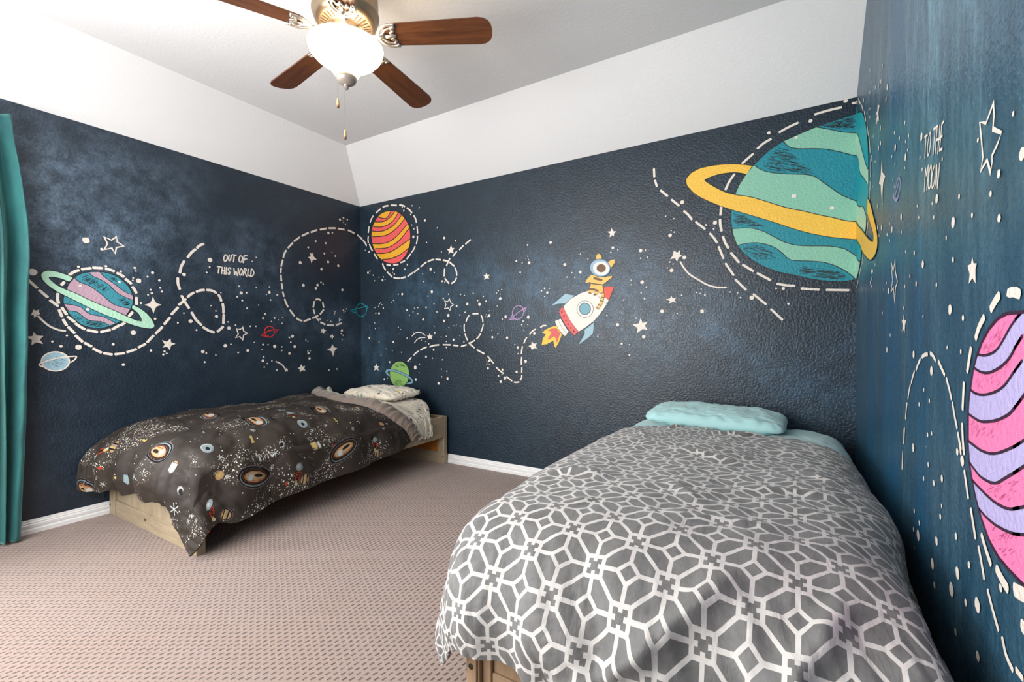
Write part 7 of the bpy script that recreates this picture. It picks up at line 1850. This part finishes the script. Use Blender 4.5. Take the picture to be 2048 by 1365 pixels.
DECALPOS = [('strip', 0.3216, 0.722, 0.0, 1.15), ('oval', 0.5226, 0.6873, 0.1, 1.0), ('disk', 0.6633, 0.5676, 0, 1), ('oval', 0.191, 0.9807, 0.3, 0.85), ('oval', 0.8593, 0.444, 1.9, 1), ('comet', 0.2814, 0.7683, -0.6, 0.9), ('leaf', 0.407, 0.8726, 0, 0.9), ('moon', 0.6985, 0.7876, 0, 1.1), ('comet', 0.9196, 0.6486, -0.2, 0.9), ('strip', 0.9598, 0.5521, 0.3, 0.85), ('ast', 0.7337, 0.5367, 0, 1), ('ast', 0.4774, 0.8224, 0, 1), ('ast', 0.3015, 0.9344, 0, 1), ('ast', 0.7035, 0.8803, 0, 1.6), ('squig', 0.3015, 0.8378, 0, 1), ('fish', 0.3819, 0.861, 0, 0.6), ('fish', 0.4121, 0.6564, 0, 0.7), ('rocketp', 0.6281, 0.722, 1.4, 1), ('fish', 0.6884, 0.4247, 0, 0.8), ('ball', 0.8241, 0.529, 0, 1), ('sun', 0.809, 0.5637, 0, 1), ('ball', 0.8191, 0.8224, 0, 0.7), ('ast', 0.8141, 0.8571, 0, 0.7), ('ast', 0.8593, 0.8108, 0, 0.7), ('ast', 0.3467, 0.6718, 0, 0.8), ('squig', 1.0, 0.7027, 0, 0.9), ('oval', 0.8693, 0.2124, 1.2, 1.05), ('disk', 0.6633, 0.2934, 0, 1), ('sun', 0.809, 0.2819, 0, 1), ('ball', 0.8141, 0.2703, 0, 0.9), ('sun', 0.7739, 0.0927, 0, 0.9), ('ball', 0.7839, 0.0695, 0, 0.8), ('moon', 0.7538, 0.3629, 0, 1), ('disk', 0.6482, 0.0425, 0, 0.8), ('disk', 0.4774, 0.278, 0, 0.8), ('comet', 0.8844, 0.1429, 0.2, 0.9), ('comet', 0.9095, 0.3359, 0.2, 0.95), ('ast', 0.7889, 0.3822, 0, 1.3), ('ast', 0.7186, 0.278, 0, 1), ('ast', 0.7638, 0.1776, 0, 0.9), ('ast', 0.6935, 0.0, 0, 0.8), ('fish', 0.6784, 0.2085, 0, 0.8), ('strip', 0.9447, 0.3205, 0.2, 0.9), ('strip', 0.9497, 0.1429, 0.2, 0.8), ('rocketp', 0.5477, 0.3861, 0.3, 1.0), ('oval', 0.5427, 0.2046, 0.2, 1.0), ('comet', 0.5477, 0.2857, 0.2, 0.8), ('moon', 0.7286, 0.1544, 0, 0.7), ('ast', 0.8492, 0.3938, 0, 0.9), ('squig', 0.8442, 0.4749, 0, 1), ('squig', 0.8291, 0.2317, 0, 1), ('squig', 0.9347, 0.3629, 0, 0.9), ('strip', 0.3819, 0.2201, 0.4, 0.9), ('oval', 0.5528, 0.3745, 0.1, 1.0), ('oval', 0.392, 0.4131, 0.2, 0.8), ('ast', 0.6332, 0.4093, 0, 0.9), ('fish', 0.4171, 0.2819, 0, 0.5), ('ball', 0.794, 0.4208, 0, 0.5), ('ast', 0.8241, 0.2819, 0, 0.7), ('ast', 0.809, 0.1042, 0, 0.7), ('ast', 0.7035, 0.2394, 0, 0.7), ('fish', 0.6131, 0.0965, 0, 0.5)]
for kind, a, b, rot, s in DECALPOS: DECALS += decal(globals()[kind], a, b, rot, s, 0)
duvet1 = cloth_obj('duvet', P, U, Vv, [space.m]+[SM[k] for k in SMK], .016, DECALS)
tag(duvet1, 'dark brown duvet printed with planets, moons and specks of stars', 'duvet')
# ---- taupe turned edge of the duvet
lo = [(.03, -.59, .60), (.14, -.655, .632), (.38, -.745, .63), (.68, -.805, .622), (.92, -.80, .612), (1.05, -.755, .568), (1.125, -.665, .49), (1.172, -.575, .405), (1.184, -.51, .305)]
up = [(.025, -.44, .612), (.13, -.52, .625), (.36, -.60, .615), (.66, -.66, .605), (.90, -.655, .602), (1.035, -.60, .565), (1.095, -.53, .50), (1.150, -.47, .415), (1.166, -.41, .31)]
rowsb = []
for t, h in ((0, -.014), (.12, .010), (.35, .026), (.65, .026), (.88, .008), (1, -.012)):
    rowsb.append([tuple(a[i]*(1-t)+b[i]*t+((h if i == 2 else (h*.5 if i == 0 and a[0] > 1.04 else 0))) for i in range(3)) for a, b in zip(lo, up)])
for r in rowsb: r[0] = (r[0][0], r[0][1], r[0][2]+.02)
P = grid_surface(rowsb, 160, 34); N = normals(P)
D = fields(P, lambda p, v, u: .005*fbm(p[0]*9, p[1]*9, p[2]*9)+.004*math.sin(u*95+3*fbm(u*9, 2))*sstep(.5, 0, abs(v-.5)) + .006*fbm(u*30, v*2))
P = P+N*(D[..., None]+.003); P[..., 0] = np.maximum(P[..., 0], .02); U, Vv = arclen_uv(P)
taupe = cloth_mat('taupe_duvet_reverse', (.185, .142, .115, 1), .75)
o = cloth_obj('turned_edge', P, U, Vv, taupe.m, .006, None, duvet1); tag(o, 'taupe underside of the duvet folded back in a band')
# ---- cream top sheet folded over above the taupe band
lo2 = [(x, y+.006, z-.004) for x, y, z in up]; up2 = [(.03, -.38, .618), (.14, -.44, .61), (.36, -.52, .60), (.66, -.58, .592), (.88, -.58, .588), (1.005, -.53, .567), (1.085, -.46, .50), (1.146, -.41, .425), (1.160, -.35, .30)]
rowsb = []
for t, h in ((0, -.008), (.2, .012), (.6, .016), (1, -.006)):
    rowsb.append([tuple(a[i]*(1-t)+b[i]*t+(h if i == 2 else 0) for i in range(3)) for a, b in zip(lo2, up2)])
for r in rowsb: r[0] = (r[0][0], r[0][1], r[0][2]+.018)
P = grid_surface(rowsb, 140, 26); N = normals(P)
D = fields(P, lambda p, v, u: .004*fbm(p[0]*10, p[1]*10, p[2]*9)+.002*fbm(u*40, v*3)); P = P+N*(D[..., None]+.004); P[..., 0] = np.maximum(P[..., 0], .02); U, Vv = arclen_uv(P)
o = cloth_obj('top_sheet', P, U, Vv, cream_sheet.m, .003); tag(o, 'cream top sheet turned over in a strip beside the taupe duvet fold', 'sheet')
# ------------------------------------------------------------------ bed 2 linens
cols = [(2.845, .40), (2.865, .50), (2.91, .567), (3.05, .59), (3.35, .592), (3.65, .592), (3.86, .585), (3.945, .55), (3.985, .47), (4.0, .38)]
rows = [(-.15, -.10), (-.18, -.01), (-.32, 0), (-.50, .004), (-.70, .004), (-.95, -.01)]
ctrl = [[(x, y-(.12 if k in (0, 9) else .05 if k in (1, 8) else 0)*(1 if j < 2 else .3), z+dz) for k, (x, z) in enumerate(cols)] for j, (y, dz) in enumerate(rows)]
P = grid_surface(ctrl, 120, 70); N = normals(P)
D = fields(P, lambda p, v, u: .007*fbm(p[0]*5, p[1]*6, p[2]*4)+.004*fbm(p[0]*14+9, p[1]*14, p[2]*9)+.008*sstep(.55, .4, p[2])*math.sin(p[1]*40+p[2]*20))
P = P+N*(D[..., None]+.001); U, Vv = arclen_uv(P); P[..., 0] = np.minimum(P[..., 0], 4.015)
o = cloth_obj('flat_sheet', P, U, Vv, teal_sheet.m, .003); tag(o, 'aqua blue sheet under the aqua pillow on the right bed', 'sheet')
pl = pillow('pillow', .75, .40, .13, teal_sheet.m, 5.1, .0); pl.location = (3.345, -.30, .638); pl.rotation_euler = (.06, .02, -.03)
tag(pl, 'plain aqua blue pillow at the head of the right bed', 'pillow')
sec = [(2.790, .18), (2.792, .30), (2.808, .44), (2.855, .55), (2.95, .598), (3.18, .614), (3.45, .618), (3.70, .612), (3.86, .598), (3.945, .545), (3.98, .44), (3.985, .30)]
def s2(y, dz=0, lx=0, rx=0, lh=0, dyh=0):
    r = []
    for k, (x, z) in enumerate(sec):
        r.append((x+(lx if k < 4 else 0)+(rx if k > 8 else 0), y+(dyh if k < 2 or k > 9 else 0), z+(dz if 2 < k < 10 else 0)+(lh if k < 2 else 0)))
    return r
head2 = [(2.80, -.86, .30), (2.81, -.82, .40), (2.835, -.77, .50), (2.885, -.70, .572), (2.98, -.62, .602), (3.14, -.53, .603), (3.32, -.48, .604), (3.54, -.60, .61), (3.76, -.56, .604), (3.90, -.70, .59), (3.972, -.86, .53), (4.0, -.95, .44)]
ctrl = [head2,
 [(x+.0, y*.35-.95*.65, z+(.012 if 3 < k < 9 else 0)) for k, (x, y, z) in enumerate(head2)],
 s2(-1.15, 0, -.004, .03, 0), s2(-1.42, 0, -.006, .025, 0), s2(-1.66, 0, -.004, .0), s2(-1.84, -.005, 0, -.008), 
 [(2.788, -1.98, .17), (2.788, -1.98, .30), (2.806, -1.98, .43), (2.85, -1.97, .535), (2.95, -1.97, .582), (3.18, -1.975, .598), (3.45, -1.98, .60), (3.70, -1.98, .597), (3.86, -1.985, .585), (3.94, -1.99, .55), (3.975, -2.0, .44), (3.985, -2.0, .30)],
 [(2.795, -2.08, .165), (2.795, -2.08, .27), (2.81, -2.08, .39), (2.845, -2.07, .485), (2.95, -2.075, .53), (3.18, -2.08, .548), (3.45, -2.085, .552), (3.70, -2.09, .552), (3.86, -2.095, .548), (3.945, -2.10, .53), (3.985, -2.10, .43), (3.995, -2.09, .30)],
 [(2.812, -2.13, .16), (2.812, -2.14, .24), (2.825, -2.14, .34), (2.86, -2.14, .41), (2.95, -2.145, .45), (3.18, -2.155, .465), (3.45, -2.165, .47), (3.70, -2.17, .475), (3.86, -2.18, .485), (3.95, -2.18, .48), (3.995, -2.16, .39), (4.005, -2.13, .28)],
 [(2.825, -2.15, .175), (2.83, -2.16, .23), (2.845, -2.17, .29), (2.88, -2.175, .34), (2.96, -2.18, .365), (3.18, -2.19, .38), (3.45, -2.205, .37), (3.70, -2.215, .38), (3.86, -2.22, .40), (3.95, -2.22, .40), (4.0, -2.19, .33), (4.01, -2.15, .25)],
 [(2.84, -2.16, .165), (2.85, -2.17, .205), (2.87, -2.18, .25), (2.91, -2.185, .30), (2.97, -2.19, .318), (3.18, -2.20, .318), (3.45, -2.215, .28), (3.70, -2.23, .27), (3.86, -2.24, .29), (3.95, -2.24, .30), (4.0, -2.21, .26), (4.01, -2.17, .20)],
 [(2.85, -2.165, .158), (2.87, -2.175, .185), (2.89, -2.18, .215), (2.92, -2.185, .25), (2.98, -2.19, .268), (3.18, -2.20, .255), (3.45, -2.21, .19), (3.70, -2.22, .17), (3.86, -2.23, .17), (3.95, -2.23, .18), (4.0, -2.2, .17), (4.01, -2.17, .15)]]
P = grid_surface(ctrl, 260, 300); N = normals(P); U, Vv = arclen_uv(P)
FOLD = [(3.62, -2.0, 3.20, -2.30, .020, .045), (3.80, -2.02, 3.52, -2.30, .018, .04), (3.40, -2.03, 3.12, -2.28, .012, .035), (3.88, -1.95, 3.86, -2.3, .02, .03), (2.96, -2.02, 2.90, -2.25, .012, .03), (3.05, -2.02, 3.0, -2.25, .012, .022)]
WR = [(3.35, -.66, 3.62, -.62, .020, .013), (3.50, -.70, 3.56, -.66, .018, .012), (3.15, -.62, 3.22, -.56, .018, .014), (3.30, -1.10, 3.55, -1.20, .015, .018), (3.05, -.85, 3.12, -.95, .014, .014), (2.95, -1.65, 3.15, -1.60, .018, .020), (3.6, -1.5, 3.85, -1.45, .012, .018), (3.15, -1.9, 3.2, -1.84, .010, .02), (3.35, -1.55, 3.5, -1.75, .010, .02), (3.75, -1.2, 3.9, -1.35, .012, .02), (3.45, -1.85, 3.7, -1.8, .010, .018)]
def seg(x, y, a, b, c, d):
    dx, dy = c-a, d-b; t = max(0, min(1, ((x-a)*dx+(y-b)*dy)/(dx*dx+dy*dy))); return math.hypot(x-a-t*dx, y-b-t*dy), t
def d2(p, v, u):
    x, y, z = p; q = .010*fbm(x*2.6+3, y*2.6, z*2, 3)+.0035*fbm(x*9+1, y*9, z*7, 3)
    top = sstep(.52, .59, z)
    for a, b, c, d, h, w_ in WR:
        r, t = seg(x, y, a, b, c, d); q += top*h*math.exp(-(r/w_)**2)*math.sin(PI*min(1, t*.8+.12))
    foot = sstep(-2.02, -2.12, y); s = 2*fbm(x*4, 3.1)
    q += foot*(.015*math.sin((x*1.0+(z-.4)*(.55 if x > 3.2 else .1))*24+s)*sstep(.58, .35, z)+.009*fbm((x+(z-.4)*.6)*11, 4.4))
    q += foot*.034*math.exp(-(((x-3.52)+(z-.5)*-1.05)/.035)**2)*sstep(.2, .4, z)
    q += foot*.030*math.exp(-(((x-3.75)+(z-.5)*-.75)/.03)**2)*sstep(.2, .4, z)
    left = sstep(2.92, 2.84, x)*(1-foot)
    q += left*(.010*math.sin(y*22+2*fbm(y*3, 8))+.008*fbm(y*12, z*5))*sstep(.55, .35, z)
    return q
D = fields(P, d2); P = P+N*(D[..., None]+.003); P = clear_frame(P, [(0, CX0-.055, -1), (0, CX1+.010, 1), (1, -2.125, -1)], .44); P[..., 0] = np.minimum(P[..., 0], 4.022); P[..., 2] = np.maximum(P[..., 2], .10)
# hem scallops
lat = Mat('grey_white_lattice_cotton', rough=.7, Sheen_Weight=.2); v = lat.coord('UV'); X, Y, Z = lat.sep(v)
s_ = .085
def fold(k, o):
    q = (k/(2*s_)+o).op('FRACT'); return ((q*2-1).abs()*-1+1)
ux = fold(X, 8.12); uy = fold(Y, 8.35)
# triangle with diamond at (0,0) and crosses at (1,0),(0,1)
flip = (ux+uy) > 1.0
ux = ux+flip*(1-2*ux); uy = uy+flip*(1-2*uy)
hw = .058; d_ = .30; q_ = .26; e_ = .085
dia = ((ux+uy-d_).abs() < hw*1.30)
diag = ((ux+uy-1).abs() < hw*1.30)*((ux-uy).abs() < (1-2*q_+.04))
a1, b1 = 1-ux, uy; a2, b2 = ux, 1-uy
fr1 = ((a1.mx(b1)-q_).abs() < hw); fr2 = ((a2.mx(b2)-q_).abs() < hw)
ax1 = (uy < hw)*(ux > d_)*(ux < 1-q_+hw+e_); ax2 = (ux < hw)*(uy > d_)*(uy < 1-q_+hw+e_)
lines_ = dia.mx(diag).mx(fr1).mx(fr2).mx(ax1).mx(ax2)
gr = lat.mix(lat.noise(v, 11, 5, .65).sm(.3, .7), (.100, .098, .095, 1), (.155, .152, .147, 1))
lat.color(lat.mix(lines_, gr, (.52, .495, .47, 1))); lat.bump(lat.noise(v, 30, 5, .6, .8)*.7+lat.noise(lat.coord('UV', (1, .45, 1)), 15, 4, .6, 1.0)*1.3+lat.noise(v, 1100, 2, .5)*.05, .42, .009)
duvet2 = cloth_obj('duvet', P, U, Vv, lat.m, .010); tag(duvet2, 'grey duvet with white geometric lattice print on the right bed', 'duvet')
# ------------------------------------------------------------------ curtain
cur_m = Mat('teal_velvet', rough=.7, Sheen_Weight=.45); v = cur_m.coord('UV')
cur_m.color(cur_m.mix(cur_m.noise(cur_m.coord('UV', (1.2, .5, 1)), 5, 5, .6).sm(.3, .7), (.003, .065, .075, 1), (.012, .135, .13, 1))); cur_m.bump(cur_m.noise(v, 300, 3, .6), .2, .001)
cur_m.b.inputs['Sheen Tint'].default_value = (.5, 1, .9, 1)
nz_, ns_ = 120, 150
P = np.zeros((nz_, ns_, 3))
for j in range(nz_):
    t = j/(nz_-1); z = 2.33-(2.33-.012)*t
    gather = .55+.45*sstep(0, .12, t); edge = -2.448+.045*sstep(.02, .35, t)-.040*sstep(.5, .95, t)+.010*math.sin(t*9)
    for i in range(ns_):
        s = i/(ns_-1); y = edge-s*.52+.015*math.sin(s*30+t*3)*gather
        x = .085+.045*math.sin(s*52-.4+.6*math.sin(t*3.2)+.9*t)*gather*(.75+.35*t)+.008*fbm(s*9, t*5)
        if s < .06: x += (.02)*(1-s/.06)*math.sin(t*5+1)
        P[j, i] = (max(.02, x), y, z)
P[:, :, 0] += (.012*np.exp(-((P[:, :, 2]-2.27)/.02)**2))
U = np.repeat((np.arange(ns_)/ns_*1.3)[None, :], nz_, 0); Vv = np.repeat((np.arange(nz_)/nz_*2.3)[:, None], ns_, 1)
root = empty('curtain', (.085, -2.7, 0)); tag(root, 'teal velvet curtain hanging at the left wall edge', 'curtain')
inv = Matrix.Translation(root.location).inverted()
o = cloth_obj('curtain_panel', P, U, Vv, cur_m.m, .003, None, root); o.matrix_parent_inverse = inv
h = P[-8:, :, :].copy(); h[:, :, 0] += .003
# ------------------------------------------------------------------ ceiling fan
FX, FY = 1.955, -1.748
fan = empty('ceiling_fan', (FX, FY, CH)); tag(fan, 'five-blade ceiling fan with a lit frosted glass bowl', 'ceiling fan')
finv = Matrix.Translation((-FX, -FY, -CH))
def fpart(name, bm, mats, smooth=True, lab=None, par=None, auto=40):
    o = bmobj(name, bm, mats, par or fan, smooth, auto)
    if par is None: o.matrix_parent_inverse = finv
    if lab: o['label'] = lab
    return o
nick = Mat('brushed_bronze', (.36, .27, .18, 1), .34, Metallic=.85); nick.color(nick.mix(nick.noise(nick.coord('Object', (1, 1, 12)), 20, 4, .6), (.40, .31, .21, 1), (.26, .19, .13, 1)))
pewter = Mat('antique_pewter', (.50, .46, .41, 1), .32, Metallic=.75)
dark_slot = Mat('vent_dark', (.10, .065, .04, 1), .6)
bm = bmesh.new(); lathe(bm, [(0, 2.812), (.075, 2.812), (.078, 2.80), (.07, 2.775), (.045, 2.755), (.03, 2.75), (.03, 2.72)], 40, (FX, FY)); fpart('canopy', bm, nick.m)
bm = bmesh.new()
lathe(bm, [(.03, 2.735), (.10, 2.735), (.132, 2.722), (.143, 2.70), (.145, 2.66), (.145, 2.625), (.149, 2.618), (.149, 2.608), (.143, 2.598), (.141, 2.585), (.134, 2.570), (.122, 2.560), (.116, 2.558), (.114, 2.560), (.078, 2.550), (.076, 2.547), (.073, 2.547), (.071, 2.550), (.0, 2.550)], 64, (FX, FY))
for k in range(34):
    a = 2*PI*k/34; M = Matrix.Translation((FX, FY, 0)) @ Matrix.Rotation(a, 4, 'Z')
    vs = box(bm, (.081, -.0028, -.0015), (.110, .0028, .0015), 1); bmesh.ops.transform(bm, matrix=M @ Matrix.Translation((0, 0, 2.5548)) @ Matrix.Rotation(-.28*0, 4, 'Y'), verts=vs)
    for v_ in vs:
        rr = math.hypot(v_.co.x-FX, v_.co.y-FY); v_.co.z = 2.5488+(rr-.078)/.036*.010-(.0012 if v_.co.z > 2.5548 else -.0012)*-1
fpart('motor_housing', bm, [nick.m, dark_slot.m])
bm = bmesh.new(); lathe(bm, [(0, 2.552), (.060, 2.552), (.062, 2.535), (.058, 2.522), (.050, 2.515), (.045, 2.49), (.052, 2.478), (.052, 2.466), (0, 2.466)], 48, (FX, FY)); fpart('light_fitter', bm, pewter.m)
blade_m = wood('walnut_blade', (.175, .062, .022, 1), (.070, .022, .009, 1), .38, 'x', 1.2)
def blade_mesh():
    bm = bmesh.new(); out = []
    L0, L1, w0, w1 = .185, .682, .058, .070
    top = [(L0, w0*.72), (L0+.02, w0*.96)]+[(L0+.05+(L1-L0-.11)*k/6, w0+(w1-w0)*k/6) for k in range(7)]+[(L1-.035, w1*.93), (L1-.014, w1*.72), (L1-.004, w1*.42), (L1, .0)]
    out = top+[(x, -y) for x, y in top[::-1][1:]]
    A = [bm.verts.new((x, y, .003)) for x, y in out]; B = [bm.verts.new((x, y, -.003)) for x, y in out]; n = len(out)
    bm.faces.new(A); bm.faces.new(B[::-1])
    for i in range(n): bm.faces.new((A[i], B[i], B[(i+1) % n], A[(i+1) % n]))
    me = bpy.data.meshes.new('blade'); bmesh.ops.recalc_face_normals(bm, faces=bm.faces); bm.to_mesh(me); bm.free(); me.materials.append(blade_m); return me
def iron_mesh():
    bm = bmesh.new(); z = -.008
    tube(bm, [(.055, 0, .018), (.085, 0, .010), (.115, 0, -.006), (.15, 0, z-.002), (.185, 0, z)], [.013, .012, .0105, .0105, .012], 10, flat=.8)
    for s in (1, -1):
        tube(bm, catmull([(.150, 0, z), (.163, s*.026, z), (.180, s*.045, z), (.205, s*.056, z), (.243, s*.055, z+.001)], 5), .0075, 8, flat=.7)
        tube(bm, catmull([(.243, s*.055, z+.001), (.222, s*.040, z), (.232, s*.026, z), (.214, s*.016, z), (.236, 0, z)], 5), .0055, 8, flat=.8)
        tube(bm, catmull([(.158, s*.004, z), (.180, s*.018, z), (.196, s*.034, z), (.218, s*.040, z)], 4), .0050, 8, flat=.8)
        lathe(bm, [(0, z-.007), (.006, z-.006), (.007, z-.002), (.007, z+.004), (0, z+.004)], 12, (.236, s*.047))
    tube(bm, [(.18, 0, z), (.21, 0, z-.002), (.238, 0, z)], [.010, .008, .006], 8, flat=.7)
    me = bpy.data.meshes.new('blade_iron'); bmesh.ops.recalc_face_normals(bm, faces=bm.faces); bm.to_mesh(me); bm.free(); me.materials.append(pewter.m)
    me.polygons.foreach_set('use_smooth', [True]*len(me.polygons)); return me
bme, ime = blade_mesh(), iron_mesh()
for k in range(5):
    ang = math.radians(28.0+72*k)
    M = Matrix.Translation((0, 0, 2.512-CH)) @ Matrix.Rotation(ang, 4, 'Z') @ Matrix.Rotation(math.radians(-12), 4, 'X')
    b = bpy.data.objects.new('blade', bme); COL.objects.link(b); b.parent = fan; b.matrix_local = M
    i_ = bpy.data.objects.new('blade_iron', ime); COL.objects.link(i_); i_.parent = b
bowl_m = Mat('lit_frosted_glass', (.95, .9, .82, 1), .35); bowl_m.b.inputs['Emission Color'].default_value = (1, .80, .56, 1)
v = bowl_m.coord('Object'); X, Y, Z = bowl_m.sep(v)
bowl_m.t.links.new((Z.sm(2.462, 2.395)*2.4+.55).k, bowl_m.b.inputs['Emission Strength']); bowl_m.b.inputs['Transmission Weight'].default_value = .35; bowl_m.b.inputs['IOR'].default_value = 1.2
bm = bmesh.new(); po = [(.040, 2.318), (.052, 2.330), (.066, 2.352), (.088, 2.374), (.115, 2.392), (.140, 2.410), (.158, 2.430), (.166, 2.450), (.168, 2.460), (.165, 2.463)]
lathe(bm, po+[(r-.006, z+.002) for r, z in po[::-1][1:]], 72, (FX, FY)); bowl = fpart('glass_bowl', bm, bowl_m.m, True, 'lit frosted glass bowl shade')
bulb_m = Mat('bulb_glow', (1, .9, .7, 1), .4); bulb_m.b.inputs['Emission Color'].default_value = (1, .80, .55, 1); bulb_m.b.inputs['Emission Strength'].default_value = 4
for k in range(3):
    a = 2*PI*k/3+.5; bm = bmesh.new(); cxx, cyy = FX+.075*math.cos(a), FY+.075*math.sin(a)
    bmesh.ops.create_uvsphere(bm, u_segments=16, v_segments=10, radius=.024, matrix=Matrix.Translation((cxx, cyy, 2.432))); tube(bm, [(cxx, cyy, 2.45), (FX+.04*math.cos(a), FY+.04*math.sin(a), 2.468)], .010, 8)
    fpart('bulb', bm, bulb_m.m)
d = bpy.data.lights.new('fan_lamp', 'POINT'); d.energy = 5; d.color = (1, .84, .64); d.shadow_soft_size = .07
lo_ = bpy.data.objects.new('fan_lamp', d); COL.objects.link(lo_); lo_.location = (FX, FY, 2.455)
bm = bmesh.new(); lathe(bm, [(0, 2.335), (.040, 2.332), (.046, 2.326), (.047, 2.315), (.040, 2.300), (.024, 2.290), (.012, 2.287), (.009, 2.280), (.011, 2.275), (.009, 2.268), (0, 2.265)], 40, (FX, FY)); fpart('finial', bm, Mat('taupe_cap', (.36, .31, .26, 1), .4, Metallic=.3).m)
brass = Mat('bead_chain_metal', (.25, .21, .17, 1), .4, Metallic=.7).m
fob = Mat('wood_fob', (.50, .30, .10, 1), .4); X, Y, Z = fob.sep(fob.coord('Generated')); fob.color(fob.mix(Z.sm(.1, .45), (.14, .06, .03, 1), (.58, .40, .20, 1)))
def chain(x, y, z0, z1):
    bm = bmesh.new(); n = int((z0-z1)/.0062)
    for k in range(n): bmesh.ops.create_icosphere(bm, subdivisions=1, radius=.0021, matrix=Matrix.Translation((x, y, z0-.0062*k)))
    o = fpart('pull_chain', bm, brass, True)
    bm = bmesh.new(); lathe(bm, [(0, z1+.002), (.003, z1), (.005, z1-.006), (.0068, z1-.022), (.0072, z1-.034), (.0055, z1-.044), (.0, z1-.047)], 16, (x, y)); fpart('pull_fob', bm, fob.m, True)
chain(FX+.004, FY-.012, 2.268, 2.075); chain(FX-.032, FY-.022, 2.29, 2.225)
